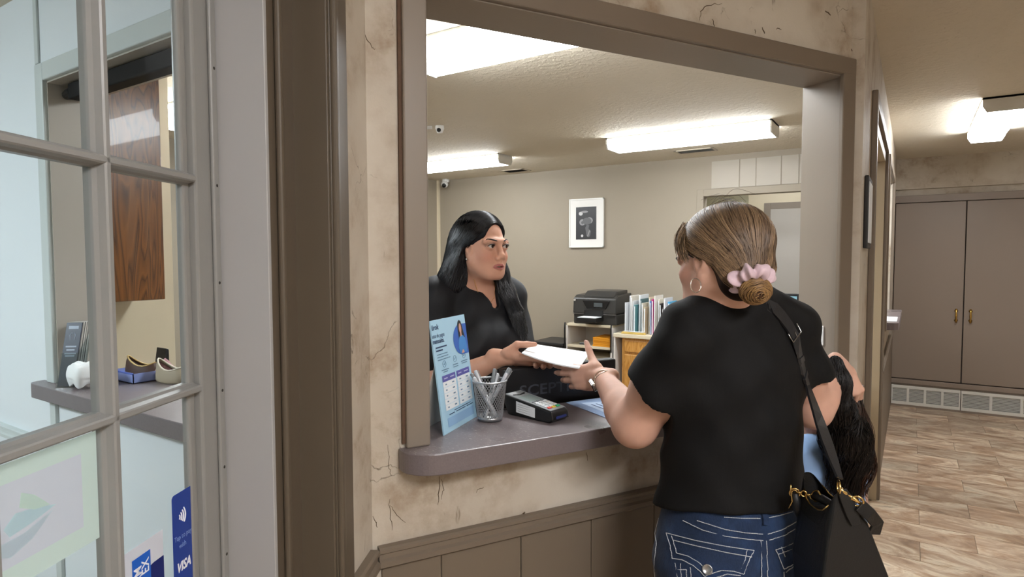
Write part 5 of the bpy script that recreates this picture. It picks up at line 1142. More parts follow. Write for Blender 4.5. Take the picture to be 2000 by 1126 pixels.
def add_hand(S, o, x, y, side, curl, thumb=((0.55, 0.8, -0.25), (0.75, 0.62, -0.25)), sc=1.0, spread=0.06, mode='+'):
    """o wrist, x towards fingers, y thumb side; side +1 right hand, -1 left; curl = 4 bends (degrees per joint)"""
    x = np.array(x, float); x /= np.linalg.norm(x); y = np.array(y, float); y -= x * (x @ y); y /= np.linalg.norm(y); z = np.cross(x, y) * side; R = np.stack([x, y, z], 1)
    q = lambda a, b_, c: np.array(o) + R @ (np.array([a, b_, c]) * sc)
    S.cone(q(-0.03, 0, 0), q(0.02, 0, 0), 0.024 * sc, 0.023 * sc, 0.012)
    S.ell(q(0.047, -0.002, 0), np.array((0.046, 0.036, 0.0155)) * sc, R, 0.012)
    S.ell(q(0.03, 0.024, -0.008), np.array((0.030, 0.016, 0.014)) * sc, R, 0.010); S.ell(q(0.035, -0.028, -0.006), np.array((0.034, 0.013, 0.014)) * sc, R, 0.010)
    tips = []
    base = [(0.084, 0.027), (0.089, 0.009), (0.085, -0.010), (0.077, -0.028)]; ln = [(0.040, 0.024, 0.019), (0.044, 0.028, 0.020), (0.041, 0.026, 0.019), (0.032, 0.020, 0.017)]
    for f in range(4):
        p = q(base[f][0], base[f][1], 0.0); a = 0.0; rr = [0.0098, 0.0090, 0.0082, 0.0072] if f < 3 else [0.0086, 0.0078, 0.0072, 0.0062]
        cl = curl[f] if hasattr(curl[f], '__len__') else (curl[f] * 0.8, curl[f], curl[f] * 0.7)
        S.cone(q(base[f][0] - 0.03, base[f][1] * 0.8, 0.001), p, 0.011 * sc, rr[0] * 1.1 * sc, 0.008)
        sp = spread * (1.5 - f)
        for s_ in range(3):
            a += math.radians(cl[s_]); d = R @ np.array([math.cos(a) * math.cos(sp), math.cos(a) * math.sin(sp), -math.sin(a)]); p2 = p + d * ln[f][s_] * sc
            S.cone(p, p2, rr[s_] * sc, rr[s_ + 1] * sc, 0.003); p = p2
        tips.append((p, d, R[:, 2]))
    p = q(0.018, 0.026, -0.008); d = np.array(thumb[0], float); d /= np.linalg.norm(d); p2 = p + R @ d * 0.040 * sc; S.cone(p, p2, 0.0155 * sc, 0.0112 * sc, 0.010)
    d2 = np.array(thumb[1], float); d2 /= np.linalg.norm(d2); p3 = p2 + R @ d2 * 0.030 * sc; S.cone(p2, p3, 0.0112 * sc, 0.0098 * sc, 0.004); p4 = p3 + R @ d2 * 0.024 * sc; S.cone(p3, p4, 0.0098 * sc, 0.0078 * sc, 0.004)
    tips.append((p4, R @ d2, R[:, 2])); return tips, q, R
def torso_ops(S, T, g=0.0, wide=1.0, bust=1.0, waist=1.0, hip=1.0, part='all'):
    e = lambda c, r, kk=0.05: S.ell(T(*c), (np.array(r) + g) * T.k, T.R, kk)
    if part in ('all', 'top'):
        e((0, -0.005, -0.13), (0.155 * wide, 0.105, 0.16)); e((0, 0.0, -0.25), (0.150 * wide * waist, 0.108, 0.14))
        for sx in (-1, 1): e((sx * 0.073 * wide, 0.085, -0.19), (0.070 * bust, 0.062 * bust, 0.068 * bust), 0.05)
        e((0, 0.005, -0.37), (0.150 * waist, 0.118 * waist, 0.14))
        for sx in (-1, 1):
            S.cone(T(0, -0.022, 0.045), T(sx * 0.150 * wide, -0.015, -0.012), (0.046 + g) * T.k, (0.048 + g) * T.k, 0.04)
    if part in ('all', 'hip'):
        e((0, -0.005, -0.50), (0.172 * hip, 0.132 * hip, 0.13)); 
        for sx in (-1, 1): e((sx * 0.078, -0.062, -0.565), (0.088 * hip, 0.085 * hip, 0.095), 0.05)
def legs_ops(S, T, foot_z, g=0.0, hip=1.0, fwd=0.0):
    for sx in (-1, 1):
        a, k_ = T(sx * 0.092, -0.01, -0.56), T(sx * 0.085, 0.015, -0.88); an = T(sx * 0.082, -0.02, 0); an[2] = foot_z + 0.085; kn = k_.copy(); kn[2] = foot_z + 0.46 * T.k
        S.cone(a, kn, (0.092 * hip + g) * T.k, (0.060 + g) * T.k, 0.05); S.cone(kn, (kn + an) / 2, (0.058 + g) * T.k, (0.056 + g) * T.k, 0.03); S.cone((kn + an) / 2, an, (0.054 + g) * T.k, (0.040 + g) * T.k, 0.03)
def tube_obj(name, pts, r, mat, parent, n=8): return MB().tube(pts, r, n).build(name, mat, parent, smooth=True)
# ------------------------------------------------------------------ receptionist
def ang(f, r, u=0): return nCF * f + nCR * r + nCU * u
def cosd(a): return math.cos(math.radians(a))
def sind(a): return math.sin(math.radians(a))
def fine_for(pts, pad, h): 
    pts = np.array(pts); return [[(pts[:, i].min() - pad, pts[:, i].max() + pad, h)] for i in range(3)]
def axes(lo, hi, hc, fines): return [axis_(lo[i], hi[i], hc, [f for fs in fines for f in fs[i]]) for i in range(3)]
def head_pts(F): return [F(*p) for p in ((-.09, -.12, -.13), (.09, .12, .13), (-.09, .12, .13), (.09, -.12, -.13), (.09, .12, -.13), (-.09, -.12, .13))]
rF = Frame(P_(940, 481, 2.10), ang(-cosd(44), sind(44)))
rT = Frame(P_(930, 565, 2.17), ang(-cosd(33), sind(33)))
rT.o[2] = 1.365
rec = thing('receptionist', 'woman with long black hair in black scrub top standing behind the counter', 'person', (rT.o[0], rT.o[1], 0))
sR, sL = rT(0.165, -0.01, -0.03), rT(-0.142, -0.01, -0.045)
eR, wR = P_(862, 752, 1.99), P_(976, 700, 1.88)
eL, wL = P_(1016, 712, 2.20), P_(1056, 697, 1.985)
def arm(S, s, e, w, g=0.0, thick=1.0):
    S.cone(s, e, 0.054 * thick + g, 0.042 * thick + g, 0.03); m_ = s + (np.array(e) - s) * 0.45; S.ell(m_, 0.050 * thick + g, None, 0.03)
    f_ = np.array(e) + (np.array(w) - e) * 0.3; S.cone(e, f_, 0.041 * thick + g, 0.042 * thick + g, 0.02); S.cone(f_, w, 0.042 * thick + g, 0.0245 + g, 0.02)
S = SDF(); add_head(S, rF, 1.03)
S.cone(rT(0, 0.0, 0.0), rF(0, -0.012, -0.06), 0.056, 0.052, 0.025)
torso_ops(S, rT, 0.0, 0.93, 1.05, 1.0, 1.05); legs_ops(S, rT, 0.0)
arm(S, sR, eR, wR, 0, 1.0); arm(S, sL, eL, wL, 0, 1.0)
rh = dict(x=ang(-0.25, 0.95, -0.10), y=ang(-0.85, -0.1, 0.50))
tR, qR, RR = add_hand(S, wR + (wR - eR) / np.linalg.norm(wR - eR) * 0.012, rh['x'], rh['y'], 1, [(-2, 2, 4), (0, 4, 4), (2, 5, 5), (4, 8, 6)], ((0.70, 0.35, -0.62), (0.97, -0.1, -0.20)), 0.98)
tL, qL, RL = add_hand(S, wL, ang(-0.95, -0.06, -0.10), ang(0.05, 0.95, 0.05), -1, [(6, 8, 8), (6, 8, 8), (8, 8, 8), (10, 10, 8)], ((0.6, 0.75, 0.0), (0.8, 0.55, 0.0)), 0.95)
for sx in (-1, 1):
    f_ = rT(sx * 0.082, 0.03, 0); f_[2] = 0.04; S.cone((*rT(sx * 0.082, -0.05, 0)[:2], 0.05), (*rT(sx * 0.085, 0.12, 0)[:2], 0.03), 0.035, 0.03, 0.02)
RLIP = np.array(lin('#a8655f')[:3]); RSK = np.array(lin('#c8977f')[:3])
def face_col(F, skin, lip):
    def f(V):
        L = F.loc(V); c = np.tile(skin, (len(V), 1)); x, y, z = L.T
        m = ((np.abs(x) / 0.0255) ** 2 + ((z + 0.0685) / 0.0098) ** 2 < 1) & (y > 0.078); c[m] = lip
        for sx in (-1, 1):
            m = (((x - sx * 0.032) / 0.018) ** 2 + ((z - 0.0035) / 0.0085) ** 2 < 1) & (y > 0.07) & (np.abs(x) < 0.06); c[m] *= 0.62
            w_ = np.exp(-(((x - sx * 0.045) / 0.02) ** 2 + ((z + 0.035) / 0.018) ** 2)) * (y > 0.04); c *= 1 - w_[:, None] * np.array([0.0, 0.13, 0.12])
        return c
    return f
ax = axes(rT.o - (0.62, 0.62, 1.42), rT.o + (0.62, 0.62, 0.36), 0.0085, [fine_for(head_pts(rF), 0.0, 0.0021), fine_for([t[0] for t in tR] + [wR], 0.03, 0.003), fine_for([t[0] for t in tL] + [wL], 0.03, 0.003)])
rec_body = body_mesh('body', S, ax, SKIN, rec, face_col(rF, RSK, RLIP), 1)
rec_sdf = S
add_eyes(rF, rec, ang(-cosd(55), sind(55), -0.02))
def brow(F, parent, mat, sx, z=0.0195, thick=0.0026):
    ctl = np.array([(0.0150, z - 0.0030), (0.024, z - 0.0005), (0.034, z + 0.0022), (0.043, z + 0.0028), (0.0505, z - 0.0005)]); out = []; ys = np.linspace(0.125, 0.0, 260)
    for t in np.linspace(0, 4, 13):
        k = min(int(t), 3); x, zz = ctl[k] + (ctl[k + 1] - ctl[k]) * (t - k)
        v = rec_sdf_cur.at(np.array([F(sx * x, y, zz) for y in ys])); out.append(Vector(F(sx * x, ys[int(np.argmax(v < 0))] + 0.0002, zz)))
    rs = [thick * r for r in (0.55, 0.8, 0.95, 1.0, 1.0, 1.0, 1.0, 0.95, 0.85, 0.7, 0.55, 0.4, 0.2)]
    MB().tube(out, rs, 6).build('eyebrow', mat, parent, smooth=True)
def lash(F, parent, sx):
    pts = []
    for a in np.linspace(-1, 1, 9):
        x = 0.0145 * a; z = -0.0005 + 0.0062 * math.sqrt(max(0, 1 - a * a)) - 0.0004; y = 0.079 + math.sqrt(max(0, 0.0156 ** 2 - x * x - z ** 2)) + 0.0006; pts.append(Vector(F(sx * 0.032 + x, y, z)))
    MB().tube(pts, [0.0010, 0.0014, 0.0016, 0.0017, 0.0017, 0.0017, 0.0016, 0.0014, 0.0010], 5).build('eyelashes', flat('lash_black', '#0b0807', 0.6), parent)
rec_sdf_cur = rec_sdf
BROWM = flat('brow_black', '#17100d', 0.7)
for sx in (-1, 1): brow(rF, rec, BROWM, sx); lash(rF, rec, sx)
m = MB()
for k in range(6): 
    x = (k - 2.5) * 0.0052; c_ = Vector(rF(x, 0.0885 - abs(x) * 0.25, -0.0672)); m.box(tuple(c_ - Vector((0.0024, 0.0024, 0.0026))), tuple(c_ + Vector((0.0024, 0.0024, 0.0026))))
stuff(m.build('teeth', flat('teeth_white', '#d8d2c6', 0.3), rec, bevel=0.0008, seg=1))
# scrub top and trousers
S = SDF(); torso_ops(S, rT, 0.014, 0.93, 1.05, 1.02, 1.08)
for s_, e_ in ((sR, eR), (sL, eL)):
    c_ = s_ + (e_ - s_) * 0.68; S.cone(s_, c_, 0.066, 0.068, 0.035); d_ = (e_ - s_) / np.linalg.norm(e_ - s_); 
vb = S.hit(967, 590, 1.6, 2.4); vn = S.grad(vb)[0]; vt = np.array(rT(0, 0.04, 0.11))
S.cone(vt, vb - vn * 0.004, 0.070, 0.017, 0.004, '-'); S.ell(rT(0, 0.0, 0.085), (0.072, 0.072, 0.055), rT.R, 0.006, '-')
S.plane(rT(0, 0, -0.62), (0, 0, -1))
for s_, e_ in ((sR, eR), (sL, eL)): pass
def folds(T, amp, freq, seed=0, zlo=-9):
    def f(X, Y, Z):
        x = (X - T.o[0]) * T.R[0, 0] + (Y - T.o[1]) * T.R[1, 0]; y = (X - T.o[0]) * T.R[0, 1] + (Y - T.o[1]) * T.R[1, 1]; z = Z - T.o[2]
        return amp * (np.sin(freq * (z * 1.0 + 0.55 * np.abs(x) + 0.35 * y) + seed + 3 * np.sin(9 * x + seed)) * np.clip(1.2 * np.sin(5 * z + 2 * x + seed) + 0.3, 0, 1) + 0.5 * np.sin(freq * 1.7 * (x * 0.8 + z * 0.5) + seed))
    return f
S.disp(folds(rT, 0.0028, 60, 1.0))
ax = axes(rT.o - (0.45, 0.45, 0.66), rT.o + (0.45, 0.45, 0.12), 0.0052, [])
body_mesh('scrub_top', S, ax, SCRUB, rec, None, 1)
S = SDF(); torso_ops(S, rT, 0.010, 1, 1, 1, 1.05, 'hip'); legs_ops(S, rT, 0.0, 0.014); S.plane(rT(0, 0, -0.47), (0, 0, 1)); S.plane((0, 0, 0.07), (0, 0, -1))
body_mesh('scrub_trousers', S, axes(rT.o - (0.36, 0.36, 1.34), rT.o + (0.36, 0.36, -0.42), 0.011, []), SCRUB, rec, None, 1)
for sx in (-1, 1):
    S = SDF(); a, b_ = rT(sx * 0.082, -0.06, 0), rT(sx * 0.086, 0.13, 0); a[2] = 0.045; b_[2] = 0.036; S.cone(a, b_, 0.046, 0.040, 0.02); a2 = a.copy(); a2[2] = 0.09; S.cone(a, a2, 0.046, 0.045, 0.02); S.plane((0, 0, 0.001), (0, 0, -1))
    body_mesh('shoe', S, axes(np.minimum(a, b_) - 0.07, np.maximum(a, b_) + 0.12, 0.009, []), flat('shoe_black', '#111112', 0.4), rec, None, 1)
# hair: a combed base volume with drawn-out strands on it
H = SDF(); e = lambda c, r, kk=0.02, mode='+': H.ell(rF(*c), r, rF.R, kk, mode); c = lambda a, b_, ra, rb, kk=0.03, mode='+': H.cone(rF(*a), rF(*b_), ra, rb, kk, mode)
e((0, -0.018, 0.036), (0.079, 0.104, 0.085)); e((0.01, -0.075, -0.06), (0.080, 0.050, 0.12), 0.04)
c((0.060, -0.035, -0.01), (0.078, -0.070, -0.12), 0.036, 0.042); c((0.078, -0.070, -0.12), (0.095, -0.085, -0.24), 0.042, 0.020); c((0.03, -0.095, -0.12), (0.03, -0.115, -0.28), 0.05, 0.025)
c((-0.064, 0.002, 0.0), (-0.076, 0.012, -0.09), 0.020, 0.024); c((-0.076, 0.012, -0.09), (-0.090, 0.030, -0.16), 0.024, 0.026); c((-0.090, 0.030, -0.16), (-0.095, 0.075, -0.235), 0.026, 0.022); c((-0.095, 0.075, -0.235), (-0.085, 0.100, -0.30), 0.02, 0.006)
e((-0.008, 0.110, -0.020), (0.067, 0.080, 0.108), 0.010, '-'); e((0.040, 0.075, -0.050), (0.046, 0.070, 0.072), 0.012, '-'); e((0.076, 0.010, -0.026), (0.020, 0.020, 0.030), 0.008, '-')
hp = np.array([rF(*p) for p in ((-.14, -.17, -.34), (.14, .12, .13), (-.14, .12, .13), (.14, -.17, -.34), (-.14, -.17, .13), (.14, .12, -.34))]); BH = np.array(lin('#0b0b10')[:3])
body_mesh('hair', H, axes(hp.min(0) - 0.02, hp.max(0) + 0.02, 0.0042, []), HAIR0, rec, lambda V: np.tile(BH, (len(V), 1)), 2)
rg = np.random.default_rng(3)
def guide(pts, n, m, jit, F, H, off=(0.0, 0.0025), tone=BH, tv=0.5, snap=True, free=0, flick=0.0):
    """n strands along a family of guides: pts (g guides, p points, 3 local); the last free samples hang loose"""
    G = np.array(pts, float); g, p_, _ = G.shape; u = np.sort(rg.random(n)) * max(g - 1, 1e-6); i = np.minimum(u.astype(int), max(g - 2, 0)); fr = (u - i)[:, None, None]
    B = G[i] * (1 - fr) + G[np.minimum(i + 1, g - 1)] * fr; B = B + rg.normal(0, jit, (n, 1, 3)) + rg.normal(0, jit * 0.3, B.shape)
    t = np.linspace(0, p_ - 1, m); k = np.minimum(t.astype(int), p_ - 2); f = (t - k)[None, :, None]
    Bp = np.concatenate([2 * B[:, :1] - B[:, 1:2], B, 2 * B[:, -1:] - B[:, -2:-1]], 1); p0, p1, p2, p3 = Bp[:, k], Bp[:, k + 1], Bp[:, k + 2], Bp[:, k + 3]
    Q = 0.5 * (2 * p1 + (p2 - p0) * f + (2 * p0 - 5 * p1 + 4 * p2 - p3) * f ** 2 + (3 * p1 - p0 - 3 * p2 + p3) * f ** 3)
    W0 = F.o + (Q * F.k) @ F.R.T; W_ = W0
    if snap:
        W_ = H.snap(W0.reshape(-1, 3), 0.0, 5).reshape(W0.shape) + H.grad(W0.reshape(-1, 3)).reshape(W0.shape) * rg.uniform(off[0], off[1], (n, 1, 1))
        if free:
            d = (W_[:, m - free - 1:m - free] - W0[:, m - free - 1:m - free]); W_[:, m - free:] = W0[:, m - free:] + d
    tn = tone[None] * np.exp(rg.normal(0, tv, (n, 1))); return W_, tn
hs = [guide([[(-0.045, 0.080, 0.078), (0.02, 0.088, 0.088), (0.070, 0.050, 0.035), (0.078, 0.0, -0.01), (0.09, -0.055, -0.12), (0.10, -0.09, -0.25)],
                [(-0.045, 0.055, 0.110), (0.03, 0.055, 0.110), (0.080, 0.015, 0.045), (0.088, -0.04, -0.03), (0.10, -0.075, -0.14), (0.105, -0.10, -0.26)],
                [(-0.035, -0.02, 0.125), (0.04, -0.04, 0.105), (0.075, -0.07, 0.03), (0.08, -0.095, -0.06), (0.07, -0.11, -0.16), (0.07, -0.13, -0.28)],
                [(-0.03, -0.06, 0.11), (0.0, -0.11, 0.07), (0.01, -0.125, 0.0), (0.01, -0.125, -0.08), (0.02, -0.13, -0.18), (0.02, -0.14, -0.30)]], 900, 16, 0.004, rF, H, free=2),
      guide([[(0.075, -0.03, -0.03), (0.085, -0.06, -0.12), (0.095, -0.08, -0.20), (0.10, -0.085, -0.28)], [(0.06, -0.05, -0.03), (0.06, -0.085, -0.12), (0.06, -0.10, -0.20), (0.06, -0.11, -0.30)]], 420, 12, 0.020, rF, H, free=2),
      guide([[(-0.045, 0.080, 0.078), (-0.066, 0.055, 0.05), (-0.078, 0.02, 0.0), (-0.085, 0.03, -0.09), (-0.100, 0.06, -0.17), (-0.095, 0.10, -0.30)],
                [(-0.045, 0.03, 0.118), (-0.07, 0.02, 0.075), (-0.085, -0.005, 0.0), (-0.095, 0.01, -0.09), (-0.11, 0.035, -0.18), (-0.10, 0.10, -0.32)],
                [(-0.035, -0.04, 0.12), (-0.07, -0.05, 0.06), (-0.08, -0.05, -0.02), (-0.09, -0.04, -0.1), (-0.100, -0.03, -0.18), (-0.09, 0.0, -0.26)]], 420, 16, 0.005, rF, H, free=2),
      guide([[(-0.066, 0.004, -0.02), (-0.078, 0.014, -0.09), (-0.090, 0.032, -0.16), (-0.095, 0.075, -0.235), (-0.090, 0.105, -0.32)]], 420, 14, 0.014, rF, H, free=2)]
for P_s, T_s in hs: pass
lens_ = {}
for P_s, T_s in hs: lens_.setdefault(P_s.shape[1], []).append((P_s, T_s))
for m_, grp in lens_.items(): strands('hair_strands', np.concatenate([a for a, _ in grp]), np.linspace(0.0010, 0.0005, m_), HAIRB, rec, np.concatenate([b_ for _, b_ in grp]))
MB().lathe([(0.0, 0), (0.0045, 0.0005), (0.004, 0.003), (0.0, 0.0045)], Vector(rF(0.0725, 0.010, -0.043)), Vector(rF.R[:, 0]), 12).build('earring', flat('stud_silver', '#e6dfdc', 0.1, 0.8), rec, smooth=True)
nk = rec_sdf.snap([rT(x, 0.075, z) for x, z in ((-0.062, 0.045), (-0.048, 0.01), (-0.028, -0.022), (-0.006, -0.045), (0.014, -0.03), (0.036, 0.0), (0.055, 0.04))], 0.0012)
MB().tube([Vector(p) for p in nk], 0.0009, 5).build('necklace', flat('necklace_gold', '#d8b878', 0.2, 1.0), rec)
NAILM = flat('nail_pink', '#d8a99b', 0.25)
def nails(tips, parent, R, sc=1.0):
    for p, d, up in tips:
        d = d / np.linalg.norm(d); n_ = up - d * (up @ d); n_ /= np.linalg.norm(n_); s_ = np.cross(d, n_); c_ = p + n_ * 0.0052 * sc + d * 0.001
        m = MB(); ring = [Vector(c_ + d * 0.0052 * math.cos(a) * sc + s_ * 0.0042 * math.sin(a) * sc) for a in np.linspace(0, 2 * PI, 10, endpoint=False)]; m.prism(ring, Vector(n_ * 0.0016)); m.build('nail', NAILM, parent, bevel=0.0005, seg=1)
nails(tR[:4], rec, RR)
# the sheets she hands over
pa, pb, pc_, pd_ = Vector(P_(1019, 690, 1.79)), Vector(P_(1041, 673, 2.0)), Vector(P_(1152, 690, 1.9)), Vector(P_(1131, 720, 1.69))
shp = thing('paper_sheets', 'white paper sheets passing between the two women', 'paper', pa)
m = MB(); N = 8; g = {}
nn = (pd_ - pa).cross(pb - pa).normalized(); nn = nn if nn.z > 0 else -nn
for lay in (0, 1):
    for i in range(N + 1):
        for j in range(N + 1):
            u, v = i / N, j / N; p = pa * (1 - u) * (1 - v) + pd_ * u * (1 - v) + pb * (1 - u) * v + pc_ * u * v
            g[lay, i, j] = m.pt(p + nn * (0.0035 * lay + 0.006 * math.sin(PI * u) * (1 - v) * -1))
for i in range(N):
    for j in range(N):
        m.face(g[1, i, j], g[1, i + 1, j], g[1, i + 1, j + 1], g[1, i, j + 1]); m.face(g[0, i, j], g[0, i, j + 1], g[0, i + 1, j + 1], g[0, i + 1, j])
for k in range(N):
    m.face(g[0, k, 0], g[0, k + 1, 0], g[1, k + 1, 0], g[1, k, 0]); m.face(g[0, k, N], g[1, k, N], g[1, k + 1, N], g[0, k + 1, N]); m.face(g[0, 0, k], g[1, 0, k], g[1, 0, k + 1], g[0, 0, k + 1]); m.face(g[0, N, k], g[0, N, k + 1], g[1, N, k + 1], g[1, N, k])
m.build('sheets', flat('paper_bright', '#f2f6f8', 0.6), shp)
# ------------------------------------------------------------------ customer seen from behind
cF = Frame(P_(1409, 503, 1.38), ang(cosd(38), -sind(38), -0.05))
cT = Frame(P_(1436, 620, 1.425), ang(cosd(18), -sind(18))); cT.o[2] = 1.335
cus = thing('customer', 'woman in black tee shirt and jeans at the counter, seen from behind', 'person', (cT.o[0], cT.o[1], 0))
csL, csR = cT(-0.150, -0.01, -0.062), cT(0.158, -0.01, -0.045)
ceL, cwL = P_(1240, 828, 1.46), P_(1177, 738, 1.68)
ceR, cwR = P_(1588, 800, 1.525), P_(1640, 718, 1.595)
CSK = np.array(lin('#d6aa96')[:3])
S = SDF(); add_head(S, cF, 1.0, True)
S.cone(cT(0, -0.005, 0.0), cF(0, -0.015, -0.06), 0.056, 0.053, 0.03)
CW = dict(wide=0.94, bust=1.05, waist=1.05, hip=0.98)
torso_ops(S, cT, 0.0, **CW); legs_ops(S, cT, 0.0)
def arm2(S, s, e, w, t=1.0):
    s, e, w = map(np.array, (s, e, w)); S.cone(s, e, 0.055 * t, 0.050 * t, 0.03); S.ell(s + (e - s) * 0.45 + (0, 0, -0.003), 0.053 * t, None, 0.05)
    f_ = e + (w - e) * 0.28; S.cone(e, f_, 0.049 * t, 0.047 * t, 0.03); S.cone(f_, w, 0.047 * t, 0.0255, 0.02)
arm2(S, csL, ceL, cwL, 1.0); arm2(S, csR, ceR, cwR, 0.82)
lx, ly = ang(0.48, -0.86, -0.10), ang(0.12, 0.02, 0.98)
ctL, cqL, cRL = add_hand(S, cwL + (cwL - ceL) / np.linalg.norm(cwL - ceL) * 0.010, lx, ly, -1, [(12, 14, 8), (20, 18, 10), (26, 22, 14), (34, 26, 18)], ((0.50, 0.66, -0.45), (0.38, 0.80, -0.32)), 0.95, 0.05)
rx, ry = ang(-0.45, 0.28, -0.85), ang(0.1, 0.80, 0.50)
ctR, cqR, cRR = add_hand(S, cwR, rx, ry, 1, [(62, 70, 40), (66, 72, 40), (70, 74, 40), (74, 76, 42)], ((0.75, 0.3, -0.6), (0.6, -0.2, -0.8)), 0.80, 0.0)
for sx in (-1, 1): S.cone((*cT(sx * 0.082, -0.05, 0)[:2], 0.05), (*cT(sx * 0.085, 0.12, 0)[:2], 0.03), 0.035, 0.03, 0.02)
lo = np.minimum.reduce([cT.o - (0.42, 0.42, 1.4), cwL - 0.25, cwR - 0.2]); hi = np.maximum.reduce([cT.o + (0.42, 0.42, 0.32), cwL + 0.25, cwR + 0.2]); lo[2] = -0.03; hi[2] = 1.64
ax = axes(lo, hi, 0.0075, [fine_for(head_pts(cF), 0.0, 0.0024), fine_for([t[0] for t in ctL] + [cwL, cqL(0.05, -0.03, 0)], 0.025, 0.0026), fine_for([t[0] for t in ctR] + [cqR(0.09, 0.03, 0), cqR(0.09, -0.03, 0)], 0.02, 0.003)])
cus_sdf = S
def ccol(V):
    c = face_col(cF, CSK, np.array(lin('#a8655f')[:3]))(V)
    return c
body_mesh('body', S, ax, SKIN, cus, ccol, 1)
add_eyes(cF, cus, ang(cosd(50), -sind(50)))
rec_sdf_cur = cus_sdf
for sx in (-1, 1): brow(cF, cus, flat('brow_brown', '#3f2b1e', 0.7), sx); lash(cF, cus, sx)
nails(ctL, cus, cRL)
# black tee shirt
S = SDF()
for s_, e_, k_, t in ((csL, ceL, 0.37, 1.0), (csR, ceR, 0.40, 0.82)):
    e_ = np.array(e_); d_ = (e_ - s_) / np.linalg.norm(e_ - s_); end = s_ + (e_ - s_) * k_; g_ = 0.013
    S.cone(s_, e_, 0.055 * t + g_, 0.050 * t + g_, 0.03); S.ell(s_ + (e_ - s_) * 0.45 + (0, 0, -0.003), 0.053 * t + g_, None, 0.05); S.cone(end + d_ * 0.105, end + d_ * 0.32, 0.105, 0.12, 0.004, '-')
torso_ops(S, cT, 0.013, **CW)
S.ell(cT(0, 0.01, -0.46), (0.178, 0.142, 0.12), cT.R, 0.05)
S.ell(cT(0.0, 0.02, 0.075), (0.074, 0.085, 0.055), cT.R, 0.006, '-')
hemL, hemR = P_(1275, 1003, 1.32), P_(1560, 988, 1.42); hemB = P_(1420, 1014, 1.25)
hn = np.cross(hemR - hemL, hemB - hemL); hn = hn / np.linalg.norm(hn); hn = hn if hn[2] < 0 else -hn
S.plane(hemB, hn)
S.disp(folds(cT, 0.0030, 48, 2.0))
body_mesh('t_shirt', S, axes(cT.o - (0.40, 0.40, 0.56), cT.o + (0.40, 0.40, 0.12), 0.0040, []), TEE, cus, None, 3)
tee_sdf = S
# jeans with pale stitching
J = SDF(); torso_ops(J, cT, 0.007, 1, 1, 1, 0.98, 'hip'); J.ell(cT(0, 0.0, -0.42), (0.158, 0.125, 0.1), cT.R, 0.05); legs_ops(J, cT, 0.0, 0.013, 1.0); J.plane(cT(0, 0, -0.395), (0, 0, 1)); J.plane((0, 0, 0.05), (0, 0, -1))
J.disp(folds(cT, 0.0016, 70, 5.0))
jlo, jhi = cT.o - (0.34, 0.34, 1.33), cT.o + (0.34, 0.34, -0.36)
jeans = body_mesh('jeans', J, axes(jlo, jhi, 0.012, [[[(-9, 9, 0.0065)], [(-9, 9, 0.0065)], [(0.62, 1.0, 0.0065)]]]), DENIM, cus, None, 1)
STM = flat('stitch_white', '#c9cdd2', 0.8)
def stitch(lines, name, mat, r=0.0009, dash=True, off=0.0012):
    m = MB()
    for ln in lines:
        pts = []
        for (a, b_) in zip(ln, ln[1:]):
            n_ = max(2, int(math.hypot(b_[0] - a[0], b_[1] - a[1]) / 3.0)); pts += [(a[0] + (b_[0] - a[0]) * k / n_, a[1] + (b_[1] - a[1]) * k / n_) for k in range(n_)]
        pts.append(ln[-1]); w_ = np.array([J.hit(x, y, 1.0, 1.7, 250) for x, y in pts]); w_ = J.snap(w_, off, 4)
        for k in range(0, len(w_) - 1, 1): 
            a, b_ = Vector(w_[k]), Vector(w_[k + 1]); m.tube([a, a + (b_ - a) * (0.78 if dash else 1.0)], r, 4)
    return stuff(m.build(name, mat, jeans))
zq = lambda *p: [(1200 + x / 3.4536, 800 + y / 3.4536) for x, y in p]
stitch([zq((465, 745), (600, 810), (750, 850), (900, 870), (1000, 878)), zq((560, 745), (750, 805), (880, 826), (1000, 835)), zq((1030, 835), (1130, 805), (1245, 740)), zq((1040, 875), (1150, 840), (1255, 775)),
        zq((740, 722), (860, 729), (980, 730)), zq((1040, 725), (1120, 708), (1200, 685)), zq((985, 880), (988, 1000), (985, 1200)), zq((1022, 880), (1026, 1000), (1032, 1200)),
        zq((275, 720), (270, 800), (288, 900), (275, 1000), (268, 1126))], 'seam_stitching', STM)
stitch([zq((355, 830), (550, 880), (760, 920), (940, 945)), zq((400, 878), (560, 918), (760, 962), (925, 990)), zq((355, 830), (380, 910), (395, 1000)), zq((390, 850), (412, 920), (424, 965)), zq((395, 1000), (460, 1010), (530, 1045), (580, 1085), (610, 1120), (660, 1100), (720, 1080), (800, 1085), (870, 1105)), zq((424, 965), (500, 985), (570, 1025), (620, 1075)),
        zq((940, 945), (910, 1000), (885, 1060), (870, 1105)), zq((890, 945), (880, 1000), (850, 1070)), zq((415, 1030), (430, 1126), (440, 1200)), zq((450, 1035), (455, 1126)), zq((430, 1075), (490, 1075), (490, 1126)), zq((690, 1126), (760, 1105), (850, 1115)), zq((515, 1060), (520, 1126))], 'pocket_stitching', STM)
stitch([zq((1085, 940), (1160, 915), (1235, 880)), zq((1100, 970), (1170, 945), (1240, 915)), zq((1085, 940), (1110, 1000), (1140, 1070)), zq((1120, 920), (1150, 990)), zq((1140, 1070), (1200, 1040), (1280, 1050)), zq((1150, 1090), (1215, 1045), (1280, 1100)), zq((1140, 1090), (1150, 1200))], 'pocket_stitching', STM)
lp = J.snap([J.hit(x, y, 1.0, 1.7) for x, y in ((1488, 988), (1490, 1000), (1493, 1012), (1494, 1024))], 0.001, 4); MB().ribbon([Vector(p) for p in lp], [Vector(n_) for n_ in J.grad(lp)], 0.013, 0.004).build('belt_loop', DENIM, jeans)
